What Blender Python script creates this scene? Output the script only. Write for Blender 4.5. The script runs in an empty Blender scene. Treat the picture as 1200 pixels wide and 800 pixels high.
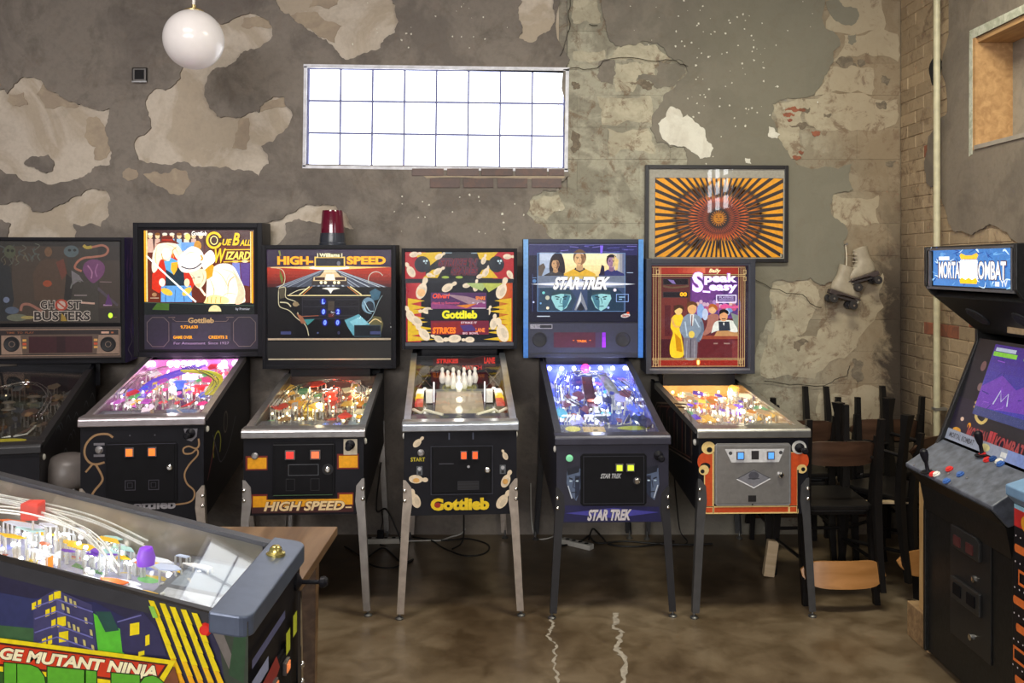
import bpy, math, random
from mathutils import Vector, Matrix
from mathutils.geometry import tessellate_polygon
R = math.radians
S = bpy.context.scene
COL = S.collection

# ---------------------------------------------------------------- camera, world, light, exposure
F, HX, HY, EYE = 1050.0, 600.0, 310.0, 1.74        # focal length in px, vanishing point, eye height
cam_d = bpy.data.cameras.new('camera'); cam = bpy.data.objects.new('camera', cam_d); COL.objects.link(cam)
cam_d.sensor_width = 36; cam_d.lens = 36 * F / 1200; cam_d.shift_y = -(400 - HY) / 1200
cam.location = (0, 0, EYE); cam.rotation_euler = (R(90), 0, 0); cam_d.clip_start = .05
S.camera = cam
S.view_settings.view_transform = 'Standard'; S.view_settings.look = 'None'
S.view_settings.exposure = 0.12; S.view_settings.gamma = 1.0; S.view_settings.use_curve_mapping = False
W_ = bpy.data.worlds.new('sky'); S.world = W_; W_.use_nodes = True
W_.node_tree.nodes['Background'].inputs[0].default_value = (.78, .87, 1, 1)
W_.node_tree.nodes['Background'].inputs[1].default_value = 1.2

def area(name, loc, rot, sx, sy, power, col):
    d = bpy.data.lights.new(name, 'AREA'); d.shape = 'RECTANGLE'; d.size = sx; d.size_y = sy; d.energy = power; d.color = col
    o = bpy.data.objects.new(name, d); COL.objects.link(o); o.location = loc; o.rotation_euler = rot
    return o
# daylight coming through the tall windows of the wall behind the camera and of the right wall
area('rear_window_daylight', (-1.6, -4.75, 3.1), (R(84), 0, 0), 5.6, 1.3, 330, (1, .97, .95))
# ceiling luminaires over the room
area('ceiling_lamp_light', (-1.8, 2.6, 3.85), (0, 0, 0), 1.2, .5, 70, (1, .93, .86))
area('ceiling_lamp_light', (1.3, 3.4, 3.85), (0, 0, 0), 1.2, .5, 85, (1, .95, .74))

YW = 5.78          # face of the back wall
XR = 2.50          # face of the right wall
def wx(px, Y): return (px - HX) * Y / F
def wz(py, Y): return EYE - (py - HY) * Y / F

# ---------------------------------------------------------------- materials
MATS = {}
def nd(nt, t, **k):
    n = nt.nodes.new(t)
    for a, v in k.items(): setattr(n, a, v)
    return n
def pm(name, col, rough=.5, metal=0, var=.12, scale=18, bump=.0, emit=None, es=0, spec=.5, coat=0):
    if name in MATS: return MATS[name]
    m = bpy.data.materials.new(name); m.use_nodes = True; nt = m.node_tree; b = nt.nodes['Principled BSDF']
    tc = nd(nt, 'ShaderNodeTexCoord'); nz = nd(nt, 'ShaderNodeTexNoise'); nz.inputs['Scale'].default_value = scale; nz.inputs['Detail'].default_value = 5
    nt.links.new(tc.outputs['Object'], nz.inputs['Vector'])
    cr = nd(nt, 'ShaderNodeValToRGB'); e = cr.color_ramp.elements
    e[0].position = .3; e[1].position = .7
    e[0].color = [max(0, c * (1 - var)) for c in col] + [1]; e[1].color = [min(1, c * (1 + var)) for c in col] + [1]
    nt.links.new(nz.outputs['Fac'], cr.inputs['Fac']); nt.links.new(cr.outputs['Color'], b.inputs['Base Color'])
    b.inputs['Roughness'].default_value = rough; b.inputs['Metallic'].default_value = metal
    b.inputs['Specular IOR Level'].default_value = spec; b.inputs['Coat Weight'].default_value = coat
    if bump:
        bp = nd(nt, 'ShaderNodeBump'); bp.inputs['Strength'].default_value = bump; bp.inputs['Distance'].default_value = .01
        nt.links.new(nz.outputs['Fac'], bp.inputs['Height']); nt.links.new(bp.outputs['Normal'], b.inputs['Normal'])
    if emit:
        b.inputs['Emission Color'].default_value = list(emit) + [1]; b.inputs['Emission Strength'].default_value = es
    MATS[name] = m; return m
def print_mat(name, emission, rough=.35, gain=1.0, base=1.0):
    """reads the printed colour of each face; emission > 0 for back-lit glass and screens"""
    if name in MATS: return MATS[name]
    m = bpy.data.materials.new(name); m.use_nodes = True; nt = m.node_tree; b = nt.nodes['Principled BSDF']
    a = nd(nt, 'ShaderNodeAttribute', attribute_name='ink')
    tc = nd(nt, 'ShaderNodeTexCoord'); nz = nd(nt, 'ShaderNodeTexNoise'); nz.inputs['Scale'].default_value = 60
    nt.links.new(tc.outputs['Object'], nz.inputs['Vector'])
    mr = nd(nt, 'ShaderNodeMapRange'); mr.inputs['To Min'].default_value = .75; mr.inputs['To Max'].default_value = 1.25
    nt.links.new(nz.outputs['Fac'], mr.inputs['Value'])
    vm = nd(nt, 'ShaderNodeVectorMath', operation='SCALE'); nt.links.new(a.outputs['Color'], vm.inputs[0]); nt.links.new(mr.outputs[0], vm.inputs['Scale'])
    v2 = nd(nt, 'ShaderNodeVectorMath', operation='SCALE'); nt.links.new(vm.outputs[0], v2.inputs[0]); v2.inputs['Scale'].default_value = base
    nt.links.new(v2.outputs[0], b.inputs['Base Color']); b.inputs['Roughness'].default_value = rough
    if emission:
        nt.links.new(vm.outputs[0], b.inputs['Emission Color']); b.inputs['Emission Strength'].default_value = emission
    MATS[name] = m; return m
def glass_mat(name, tint=(1, 1, 1), base=.04, rough=.02, ior=1.45):
    if name in MATS: return MATS[name]
    m = bpy.data.materials.new(name); m.use_nodes = True; nt = m.node_tree; nt.nodes.remove(nt.nodes['Principled BSDF'])
    out = nt.nodes['Material Output']; tr = nd(nt, 'ShaderNodeBsdfTransparent'); tr.inputs[0].default_value = list(tint) + [1]
    gl = nd(nt, 'ShaderNodeBsdfGlossy'); gl.inputs['Roughness'].default_value = rough
    ge = nd(nt, 'ShaderNodeNewGeometry'); dp = nd(nt, 'ShaderNodeVectorMath', operation='DOT_PRODUCT'); nt.links.new(ge.outputs['Normal'], dp.inputs[0]); nt.links.new(ge.outputs['Incoming'], dp.inputs[1])
    ab = nd(nt, 'ShaderNodeMath', operation='ABSOLUTE'); nt.links.new(dp.outputs['Value'], ab.inputs[0]); om = nd(nt, 'ShaderNodeMath', operation='SUBTRACT'); om.inputs[0].default_value = 1; nt.links.new(ab.outputs[0], om.inputs[1])
    pw = nd(nt, 'ShaderNodeMath', operation='POWER'); pw.inputs[1].default_value = 5; nt.links.new(om.outputs[0], pw.inputs[0])
    nz = nd(nt, 'ShaderNodeTexNoise'); nz.inputs['Scale'].default_value = 6
    bs = nd(nt, 'ShaderNodeMath', operation='MULTIPLY_ADD'); bs.inputs[1].default_value = .02; bs.inputs[2].default_value = base; nt.links.new(nz.outputs['Fac'], bs.inputs[0])
    ad = nd(nt, 'ShaderNodeMath', operation='MULTIPLY_ADD'); ad.inputs[1].default_value = .9; nt.links.new(pw.outputs[0], ad.inputs[0]); nt.links.new(bs.outputs[0], ad.inputs[2])
    mx = nd(nt, 'ShaderNodeMixShader'); nt.links.new(ad.outputs[0], mx.inputs[0]); nt.links.new(tr.outputs[0], mx.inputs[1]); nt.links.new(gl.outputs[0], mx.inputs[2])
    nt.links.new(mx.outputs[0], out.inputs['Surface']); MATS[name] = m; return m
def glow(name, col, s):
    if name in MATS: return MATS[name]
    return pm(name, [min(1, c) for c in col], .4, emit=col, es=s, var=.05)
def wood(name, c1, c2, rough=.45, sc=3.0, axis=(1, 12, 12)):
    if name in MATS: return MATS[name]
    m = bpy.data.materials.new(name); m.use_nodes = True; nt = m.node_tree; b = nt.nodes['Principled BSDF']
    tc = nd(nt, 'ShaderNodeTexCoord'); mp = nd(nt, 'ShaderNodeMapping'); mp.inputs['Scale'].default_value = axis
    nz = nd(nt, 'ShaderNodeTexNoise'); nz.inputs['Scale'].default_value = sc; nz.inputs['Detail'].default_value = 7; nz.inputs['Distortion'].default_value = .6
    nt.links.new(tc.outputs['Object'], mp.inputs[0]); nt.links.new(mp.outputs[0], nz.inputs['Vector'])
    cr = nd(nt, 'ShaderNodeValToRGB'); e = cr.color_ramp.elements; e[0].position = .35; e[1].position = .68
    e[0].color = list(c1) + [1]; e[1].color = list(c2) + [1]
    nt.links.new(nz.outputs['Fac'], cr.inputs[0]); nt.links.new(cr.outputs[0], b.inputs['Base Color']); b.inputs['Roughness'].default_value = rough
    MATS[name] = m; return m

def wall_mat(name, base, alt, dark, sc=1.6, tan=None, stain=False, rough=.85, grime=.5, bump=.35, rnd=0.0, tx=(2.05, 2.75), spots=.75):
    """mottled mineral surface: base colour with alternate patches and dark grime; optional tan zone and damp stain at the room corner"""
    m = bpy.data.materials.new(name); m.use_nodes = True; nt = m.node_tree; b = nt.nodes['Principled BSDF']; L = nt.links.new
    g = nd(nt, 'ShaderNodeNewGeometry')
    def noise(s, d=6, dist=0, rg=.6):
        n = nd(nt, 'ShaderNodeTexNoise'); n.inputs['Scale'].default_value = s; n.inputs['Detail'].default_value = d
        n.inputs['Distortion'].default_value = dist; n.inputs['Roughness'].default_value = rg; L(g.outputs['Position'], n.inputs['Vector']); return n.outputs['Fac']
    def ramp(f, p0, p1):
        r = nd(nt, 'ShaderNodeMapRange'); r.inputs['From Min'].default_value = p0; r.inputs['From Max'].default_value = p1; L(f, r.inputs['Value']); return r.outputs[0]
    def mix(f, a, c):
        x = nd(nt, 'ShaderNodeMix', data_type='RGBA')
        if hasattr(f, 'links'): L(f, x.inputs['Factor'])
        else: x.inputs['Factor'].default_value = f
        for s, v in ((x.inputs[6], a), (x.inputs[7], c)):
            if hasattr(v, 'links'): L(v, s)
            else: s.default_value = list(v) + [1]
        return x.outputs[2]
    def mul(a, c):
        n = nd(nt, 'ShaderNodeMath', operation='MULTIPLY')
        for i, v in ((0, a), (1, c)):
            if hasattr(v, 'links'): L(v, n.inputs[i])
            else: n.inputs[i].default_value = v
        return n.outputs[0]
    c = mix(ramp(noise(sc, 8, .8), .47, .56), base, alt)
    c = mix(mul(ramp(noise(sc * 3.1, 9, .4, .7), .5, .72), grime), c, dark)
    c = mix(mul(ramp(noise(38, 4), .45, .75), .25), c, dark)
    sp = nd(nt, 'ShaderNodeSeparateXYZ'); L(g.outputs['Position'], sp.inputs[0])
    if tan:
        w = nd(nt, 'ShaderNodeMath', operation='MULTIPLY_ADD'); L(noise(1.3, 6), w.inputs[0]); w.inputs[1].default_value = 1.0; L(sp.outputs[0], w.inputs[2])
        c = mix(mul(ramp(w.outputs[0], *tx), .8), c, tan)
        c = mix(mul(ramp(noise(9, 8, .5, .75), .53, .62), spots), c, (.17, .11, .07))
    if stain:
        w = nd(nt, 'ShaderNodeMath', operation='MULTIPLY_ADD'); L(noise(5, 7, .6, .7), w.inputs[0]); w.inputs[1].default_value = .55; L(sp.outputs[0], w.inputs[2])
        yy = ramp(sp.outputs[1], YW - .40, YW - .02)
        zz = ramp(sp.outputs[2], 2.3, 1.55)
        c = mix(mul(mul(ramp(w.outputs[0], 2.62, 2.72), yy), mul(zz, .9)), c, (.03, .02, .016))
        # darker towards the foot of the wall
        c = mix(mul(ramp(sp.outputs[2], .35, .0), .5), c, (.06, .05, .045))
    if rnd:
        oi = nd(nt, 'ShaderNodeObjectInfo'); hs = nd(nt, 'ShaderNodeHueSaturation'); r = nd(nt, 'ShaderNodeMapRange')
        r.inputs['To Min'].default_value = 1 - rnd; r.inputs['To Max'].default_value = 1 + rnd; L(oi.outputs['Random'], r.inputs['Value']); L(r.outputs[0], hs.inputs['Value']); L(c, hs.inputs['Color']); c = hs.outputs[0]
    L(c, b.inputs['Base Color']); b.inputs['Roughness'].default_value = rough
    bp = nd(nt, 'ShaderNodeBump'); bp.inputs['Strength'].default_value = bump; bp.inputs['Distance'].default_value = .012
    L(noise(14, 9, .2, .65), bp.inputs['Height']); L(bp.outputs[0], b.inputs['Normal'])
    MATS[name] = m; return m

# ---------------------------------------------------------------- mesh helpers
class MB:
    def __init__(s): s.v = []; s.f = []; s.m = []; s.c = []; s.mi = 0; s.col = (1, 1, 1)
    def add(s, vs, fs):
        o = len(s.v); s.v += [tuple(v) for v in vs]
        for f in fs: s.f.append([i + o for i in f]); s.m.append(s.mi); s.c.append(s.col)
        return s
    def box(s, x0, x1, y0, y1, z0, z1, M=None):
        vs = [Vector((x, y, z)) for x in (x0, x1) for y in (y0, y1) for z in (z0, z1)]
        if M: vs = [M @ v for v in vs]
        return s.add(vs, [(0, 1, 3, 2), (4, 6, 7, 5), (0, 4, 5, 1), (2, 3, 7, 6), (0, 2, 6, 4), (1, 5, 7, 3)])
    def hexa(s, b, t):      # two matching quads
        return s.add(list(b) + list(t), [(3, 2, 1, 0), (4, 5, 6, 7), (0, 1, 5, 4), (1, 2, 6, 5), (2, 3, 7, 6), (3, 0, 4, 7)])
    def prism(s, pts, fn, d0, d1):   # 2-d outline, fn(a,b,d)->xyz
        n = len(pts); vs = [fn(a, b, d0) for a, b in pts] + [fn(a, b, d1) for a, b in pts]
        return s.add(vs, [tuple(range(n))[::-1], tuple(range(n, 2 * n))] + [(i, (i + 1) % n, n + (i + 1) % n, n + i) for i in range(n)])
    def rings(s, rings, closed=False, caps=True):
        n = len(rings[0]); vs = [v for r in rings for v in r]; fs = []
        k = len(rings)
        for i in range(k if closed else k - 1):
            a, b = i * n, ((i + 1) % k) * n
            for j in range(n): fs.append((a + j, a + (j + 1) % n, b + (j + 1) % n, b + j))
        if caps and not closed: fs += [tuple(range(n))[::-1], tuple(range((k - 1) * n, k * n))]
        return s.add(vs, fs)
    def cyl(s, p0, p1, r0, r1=None, n=12):
        return s.tube([p0, p1], [r0, r0 if r1 is None else r1], n)
    def tube(s, path, r, n=8, closed=False):
        P = [Vector(p) for p in path]; k = len(P)
        rr = r if isinstance(r, (list, tuple)) else [r] * k; up = None; rings = []
        for i in range(k):
            a = P[i - 1] if (i > 0 or closed) else P[i]; b = P[(i + 1) % k] if (i < k - 1 or closed) else P[i]
            t = (b - a).normalized()
            if up is None: up = Vector((0, 0, 1)) if abs(t.z) < .9 else Vector((1, 0, 0))
            x = t.cross(up)
            if x.length < 1e-5: x = t.cross(Vector((0, 1, .01)))
            x.normalize(); y = x.cross(t).normalized(); up = y
            rings.append([P[i] + (x * math.cos(2 * math.pi * j / n) + y * math.sin(2 * math.pi * j / n)) * rr[i] for j in range(n)])
        return s.rings(rings, closed)
    def lathe(s, prof, c=(0, 0, 0), n=20, M=None):   # prof (r,z)
        rings = [[Vector((c[0] + r * math.cos(2 * math.pi * j / n), c[1] + r * math.sin(2 * math.pi * j / n), c[2] + z)) for j in range(n)] for r, z in prof]
        if M: rings = [[M @ v for v in r] for r in rings]
        return s.rings(rings)
    def sphere(s, c, r, n=12, k=8, sc=(1, 1, 1)):
        prof = [(max(1e-4, math.sin(math.pi * i / k)) * r, -math.cos(math.pi * i / k) * r) for i in range(k + 1)]
        rings = [[(c[0] + q * math.cos(2 * math.pi * j / n) * sc[0], c[1] + q * math.sin(2 * math.pi * j / n) * sc[1], c[2] + z * sc[2]) for j in range(n)] for q, z in prof]
        return s.rings(rings)
    def mesh(s, name, mats, smooth=None):
        me = bpy.data.meshes.new(name); me.from_pydata([tuple(v) for v in s.v], [], s.f)
        for m in (mats if isinstance(mats, (list, tuple)) else [mats]): me.materials.append(m)
        me.polygons.foreach_set('material_index', s.m)
        at = me.attributes.new('ink', 'FLOAT_COLOR', 'FACE'); fl = []
        for c in s.c: fl += [c[0], c[1], c[2], 1]
        at.data.foreach_set('color', fl)
        me.update()
        if smooth:
            me.polygons.foreach_set('use_smooth', [True] * len(me.polygons)); me.set_sharp_from_angle(angle=smooth)
        return me
    def build(s, name, mats, parent=None, smooth=None, bevel=0, **k):
        o = bpy.data.objects.new(name, s.mesh(name, mats, smooth)); COL.objects.link(o)
        if parent: o.parent = parent
        if bevel:
            b = o.modifiers.new('bevel', 'BEVEL'); b.width = bevel; b.segments = 2; b.limit_method = 'ANGLE'; b.angle_limit = R(40); b.harden_normals = False
        tag(o, **k); return o
def tag(o, label=None, cat=None, group=None, kind=None):
    if label: o['label'] = label
    if cat: o['category'] = cat
    if group: o['group'] = group
    if kind: o['kind'] = kind
    return o
def thing(name, label, cat, loc=(0, 0, 0), rz=0, group=None):
    o = bpy.data.objects.new(name, None); COL.objects.link(o); o.empty_display_size = .1
    o.location = loc; o.rotation_euler = (0, 0, rz); return tag(o, label, cat, group)
def dup(o, parent=None):
    c = o.copy(); COL.objects.link(c)
    if parent: c.parent = parent
    for ch in [x for x in bpy.data.objects if x.parent == o]: dup(ch, c)
    return c

def smooth_path(P, k=6):
    P = [Vector(p) for p in P]; out = []
    for i in range(len(P) - 1):
        p0 = P[max(0, i - 1)]; p1 = P[i]; p2 = P[i + 1]; p3 = P[min(len(P) - 1, i + 2)]
        for j in range(k):
            t = j / k
            out.append(.5 * ((2 * p1) + (-p0 + p2) * t + (2 * p0 - 5 * p1 + 4 * p2 - p3) * t * t + (-p0 + 3 * p1 - 3 * p2 + p3) * t ** 3))
    out.append(P[-1]); return out
def frac(poly, rng, amp=.18, lv=4, closed=True):
    """break a coarse outline into a ragged one"""
    P = [Vector(p) for p in poly]
    for l in range(lv):
        Q = []; n = len(P)
        for i in range(n if closed else n - 1):
            a, b = P[i], P[(i + 1) % n]; d = b - a; Q.append(a)
            if d.length > 1.2: Q.append((a + b) / 2 + Vector((-d.y, d.x)) * rng.uniform(-amp, amp))
        if not closed: Q.append(P[-1])
        P = Q
    return P

# ---------------------------------------------------------------- flat print
_tc = {}
def glyphs(s, weight, shear):
    k = (s, weight, shear)
    if k not in _tc:
        cu = bpy.data.curves.new('t', 'FONT'); cu.body = s; cu.offset = weight; cu.shear = shear; cu.resolution_u = 3; cu.fill_mode = 'BOTH'
        o = bpy.data.objects.new('t', cu); COL.objects.link(o)
        me = bpy.data.meshes.new_from_object(o.evaluated_get(bpy.context.evaluated_depsgraph_get()))
        v = [(q.co.x, q.co.y) for q in me.vertices]; f = [tuple(p.vertices) for p in me.polygons]
        bpy.data.objects.remove(o); bpy.data.curves.remove(cu); bpy.data.meshes.remove(me)
        x0 = min(a for a, b in v); x1 = max(a for a, b in v); y0 = min(b for a, b in v); y1 = max(b for a, b in v)
        _tc[k] = ([((a - x0) / (x1 - x0), (b - y0) / (y1 - y0)) for a, b in v], f)
    return _tc[k]
class Art:
    """flat artwork drawn in the pixel frame (x0,y0,x1,y1) and laid on a panel W x H metres"""
    def __init__(s, fr, W, H, step=.00008): s.fr = fr; s.W = W; s.H = H; s.mb = MB(); s.k = 0; s.step = step
    def pt(s, x, y):
        a, b, c, d = s.fr; return ((x - a) / (c - a) * s.W - s.W / 2, s.H / 2 - (y - b) / (d - b) * s.H)
    def put(s, pts, faces, col):
        s.k += 1; s.mb.col = col; s.mb.add([(p[0], -s.k * s.step, p[1]) for p in pts], faces); return s
    def poly(s, P, col, smooth=0):
        if smooth: P = [(v.x, v.y) for v in smooth_path([Vector((a, b)) for a, b in list(P) + [P[0]]], smooth)[:-1]]
        return s.put([s.pt(*p) for p in P], [tuple(range(len(P)))[::-1]], col)
    def rect(s, x0, y0, x1, y1, col): return s.poly([(x0, y0), (x1, y0), (x1, y1), (x0, y1)], col)
    def grad(s, x0, y0, x1, y1, c0, c1, n=8, horiz=False):
        for i in range(n):
            t = (i + .5) / n; c = [a + (b - a) * t for a, b in zip(c0, c1)]
            if horiz: s.rect(x0 + (x1 - x0) * i / n, y0, x0 + (x1 - x0) * (i + 1) / n, y1, c)
            else: s.rect(x0, y0 + (y1 - y0) * i / n, x1, y0 + (y1 - y0) * (i + 1) / n, c)
            s.k -= 1
        s.k += 1; return s
    def ell(s, cx, cy, rx, ry, col, rot=0, n=18, a0=0, a1=360):
        P = []; full = (a1 - a0) >= 360
        for i in range(n if full else n + 1):
            a = R(a0 + (a1 - a0) * i / n); x, y = rx * math.cos(a), ry * math.sin(a)
            P.append((cx + x * math.cos(R(rot)) - y * math.sin(R(rot)), cy + x * math.sin(R(rot)) + y * math.cos(R(rot))))
        return s.poly(P, col)
    def line(s, P, w, col, sm=0, taper=False):
        Q = smooth_path([Vector((a, b)) for a, b in P], sm) if sm else [Vector((a, b)) for a, b in P]
        L, Rr = [], []
        for i, p in enumerate(Q):
            t = (Q[min(i + 1, len(Q) - 1)] - Q[max(i - 1, 0)]); t = t.normalized() if t.length > 1e-6 else Vector((1, 0)); n = Vector((-t.y, t.x))
            ww = w / 2 * ((1 - abs(2 * i / (len(Q) - 1) - 1)) * .85 + .15 if taper else 1)
            L.append(p + n * ww); Rr.append(p - n * ww)
        V = [s.pt(*p) for p in L + Rr]; n = len(Q)
        return s.put(V, [(i, i + 1, n + i + 1, n + i) for i in range(n - 1)], col)
    def frame(s, x0, y0, x1, y1, w, col):
        return s.line([(x0, y0), (x1, y0)], w, col).line([(x1, y0 - w / 2), (x1, y1 + w / 2)], w, col).line([(x1, y1), (x0, y1)], w, col).line([(x0, y1 + w / 2), (x0, y0 - w / 2)], w, col)
    def ring(s, cx, cy, rx, ry, w, col, a0=0, a1=360, n=24):
        return s.line([(cx + rx * math.cos(R(a0 + (a1 - a0) * i / n)), cy + ry * math.sin(R(a0 + (a1 - a0) * i / n))) for i in range(n + 1)], w, col)
    def text(s, t, x0, y0, x1, y1, col, weight=.02, shear=0, skew=0, under=None, uw=.05, col2=None):
        if under: s.text(t, x0 - 1.2, y0 - 1.2, x1 + 1.2, y1 + 1.2, under, uw, shear, skew)
        v, f = glyphs(t, weight, shear)
        P = [s.pt(x0 + a * (x1 - x0), y1 - b * (y1 - y0) + skew * a) for a, b in v]
        s.put(P, f, col)
        return s
    def dots(s, x0, y0, x1, y1, n, rmin, rmax, cols, seed=1):
        g = random.Random(seed)
        for i in range(n):
            s.ell(g.uniform(x0, x1), g.uniform(y0, y1), g.uniform(rmin, rmax), g.uniform(rmin, rmax), g.choice(cols), g.uniform(0, 90), 7); s.k -= .7
        return s
    def bust(s, cx, cy, h, skin, hair, coat, shade=None, collar=None):
        """generic head and shoulders, h = head height"""
        s.poly([(cx - h * 1.1, cy + h * 1.7), (cx - h * .95, cy + h * .95), (cx - h * .3, cy + h * .62), (cx + h * .3, cy + h * .62), (cx + h * .95, cy + h * .95), (cx + h * 1.1, cy + h * 1.7)], coat)
        if collar: s.line([(cx - h * .3, cy + h * .62), (cx, cy + h * .8), (cx + h * .3, cy + h * .62)], h * .14, collar)
        s.poly([(cx - h * .17, cy + h * .3), (cx + h * .17, cy + h * .3), (cx + h * .22, cy + h * .68), (cx, cy + h * .78), (cx - h * .22, cy + h * .68)], [c * .75 for c in skin])
        s.ell(cx, cy - h * .08, h * .40, h * .5, hair)
        s.ell(cx, cy + h * .04, h * .32, h * .44, skin)
        s.poly([(cx - h * .33, cy - h * .12), (cx - h * .2, cy - h * .32), (cx + h * .22, cy - h * .32), (cx + h * .34, cy - h * .12), (cx + h * .36, cy - h * .4), (cx, cy - h * .56), (cx - h * .36, cy - h * .4)], hair)
        if shade: s.poly([(cx + h * .05, cy - h * .3), (cx + h * .3, cy - h * .15), (cx + h * .28, cy + h * .25), (cx + h * .05, cy + h * .46), (cx + h * .12, cy + h * .1)], shade)
        d = [c * .25 for c in skin]
        for q in (-1, 1):
            s.line([(cx + q * h * .06, cy - h * .07), (cx + q * h * .22, cy - h * .08)], h * .05, d); s.ell(cx + q * h * .14, cy, h * .06, h * .03, d, n=8)
        s.line([(cx, cy), (cx + h * .03, cy + h * .16), (cx - h * .05, cy + h * .18)], h * .03, [c * .5 for c in skin]); s.line([(cx - h * .11, cy + h * .29), (cx + h * .11, cy + h * .29)], h * .04, [c * .45 for c in skin])
        return s
    def build(s, name, mat, parent=None, at=(0, 0, 0), place=None, **k):
        if place: s.mb.v = [tuple(place(x, -y, z)) for x, y, z in s.mb.v]
        else: s.mb.v = [(x + at[0], y + at[1], z + at[2]) for x, y, z in s.mb.v]
        return s.mb.build(name, mat, parent, **k)
LIT = print_mat('backlit_print', 1.0, .25, base=.12)
DIM = print_mat('printed_decal', 0, .35)
PAPER = print_mat('printed_poster', 0, .6)

# ================================================================ the room
PLASTER = wall_mat('grey_plaster', (.235, .205, .178), (.175, .152, .135), (.105, .090, .078), 1.7, rough=.9, grime=.75, bump=.5, tan=(.205, .195, .148), tx=(.6, 2.2), spots=.12)
LIME = wall_mat('cream_undercoat', (.58, .51, .43), (.46, .385, .30), (.33, .28, .225), 2.2, rough=.85, grime=.45, bump=.3)
BLOCK = wall_mat('painted_block', (.40, .38, .30), (.27, .255, .20), (.15, .13, .10), 3.4, tan=(.25, .18, .11), stain=True, rnd=.05, grime=.9, bump=.6)
MORTAR = wall_mat('wall_core', (.29, .265, .215), (.22, .20, .165), (.10, .085, .07), 4.0, tan=(.23, .175, .115), stain=True)
BRICK = wall_mat('weathered_brick', (.165, .125, .12), (.20, .135, .12), (.12, .105, .11), 9.0, rnd=.15)
REDBRICK = wall_mat('bare_red_brick', (.30, .10, .055), (.22, .08, .05), (.12, .07, .05), 12.0, rnd=.15)
PBRICK = wall_mat('painted_brick', (.40, .31, .21), (.29, .22, .145), (.11, .07, .045), 5.0, stain=True, tan=(.37, .275, .175), rnd=.16, grime=1.0, bump=.7)
rng = random.Random(7)

def outline_to_back(P): return [(wx(x, YW), wz(y, YW)) for x, y in P]
H = {}
H['west'] = [(-70, 100), (5, 104), (8, 110), (27, 90), (42, 92), (50, 96), (58, 106), (78, 117), (96, 123), (112, 128), (129, 127), (126, 140), (127, 165), (131, 180), (129, 193), (111, 195), (100, 205), (87, 210), (45, 211), (18, 204), (-70, 200)]
H['lamp'] = [(282, 18), (296, 16), (315, 24), (319, 32), (318, 45), (300, 57), (286, 60), (280, 67), (264, 79), (249, 82), (240, 105), (245, 126), (258, 138), (282, 138), (303, 132), (309, 120), (333, 113), (343, 135), (330, 156), (306, 171), (315, 192), (303, 207), (279, 198), (250, 195), (216, 189), (186, 192), (162, 187), (157, 172), (177, 150), (170, 120), (180, 105), (204, 99), (213, 81), (228, 60), (255, 26), (268, 26)]
H['top'] = [(325, -20), (462, -20), (459, 0), (463, 14), (463, 38), (450, 46), (446, 56), (430, 62), (408, 70), (397, 62), (388, 52), (374, 44), (360, 35), (345, 25), (328, 12)]
H['top_small'] = [(608, -12), (645, -12), (650, 12), (648, 28), (635, 40), (622, 50), (608, 45), (612, 30), (607, 15)]
H['south_west'] = [(-60, 240), (-10, 238), (15, 236), (33, 240), (38, 248), (60, 246), (80, 236), (95, 229), (112, 221), (124, 223), (130, 235), (128, 252), (118, 267), (100, 264), (86, 262), (88, 282), (8, 283), (12, 262), (-10, 256), (-60, 262)]
H['beacon'] = [(304, 268), (322, 258), (340, 250), (365, 240), (392, 240), (406, 250), (415, 268), (404, 266), (392, 256), (375, 262), (350, 256), (334, 262), (332, 280), (318, 290), (304, 290)]
H['blocks'] = [(666, -40), (704, -40), (707, 20), (712, 42), (722, 54), (745, 53), (757, 48), (770, 50), (782, 65), (800, 72), (806, 85), (790, 103), (777, 118), (768, 130), (762, 150), (770, 167), (785, 172), (800, 171), (806, 186), (800, 240), (790, 300), (700, 305), (668, 290), (640, 268), (617, 250), (624, 230), (652, 224), (667, 206), (668, 70)]
WIN = [(357, 76), (663, 80), (663, 197), (356, 192)]
rb = [(965, -90), (962, -20), (963, 20), (968, 34), (984, 46), (985, 52), (976, 60), (970, 84), (958, 105), (950, 112), (914, 117), (905, 122), (904, 136), (910, 150), (917, 170), (926, 185), (934, 193), (998, 192), (1000, 222), (976, 228), (973, 244), (985, 260), (993, 268), (990, 298), (986, 318), (966, 334), (950, 325), (906, 330), (902, 350), (904, 372), (890, 396), (884, 420), (874, 445), (886, 470), (880, 640)]
outer = frac(outline_to_back([(-900, -90)] + [(965, -90)]), rng, 0, 0) if 0 else outline_to_back([(-700, -90)])
bord = [(v.x, v.y) for v in frac([Vector(p) for p in rb], rng, .16, 3, closed=False)]
outer = outline_to_back([(-700, -90)] + bord + [(880, 629.5), (-700, 629.5)])
holes = [outline_to_back([(v.x, v.y) for v in frac([Vector(p) for p in H[k]], rng, .17, 3)]) for k in H] + [outline_to_back(WIN)]
def sheet(loops, fn, d0, d1):
    """plate with ragged holes: loops[0] outside, the rest holes; fn(a,b,d) -> xyz"""
    tri = tessellate_polygon([[Vector((a, b, 0)) for a, b in L] for L in loops]); m = MB(); flat = [p for L in loops for p in L]
    m.add([fn(a, b, d1) for a, b in flat], [t for t in tri])
    for L in loops:
        n = len(L); m.add([fn(a, b, d0) for a, b in L] + [fn(a, b, d1) for a, b in L], [(i, (i + 1) % n, n + (i + 1) % n, n + i) for i in range(n)])
    return m
bk = lambda a, b, d: (a, YW + .02 - d, b)      # d = how far it stands proud of the core
XW = -6.0
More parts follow.
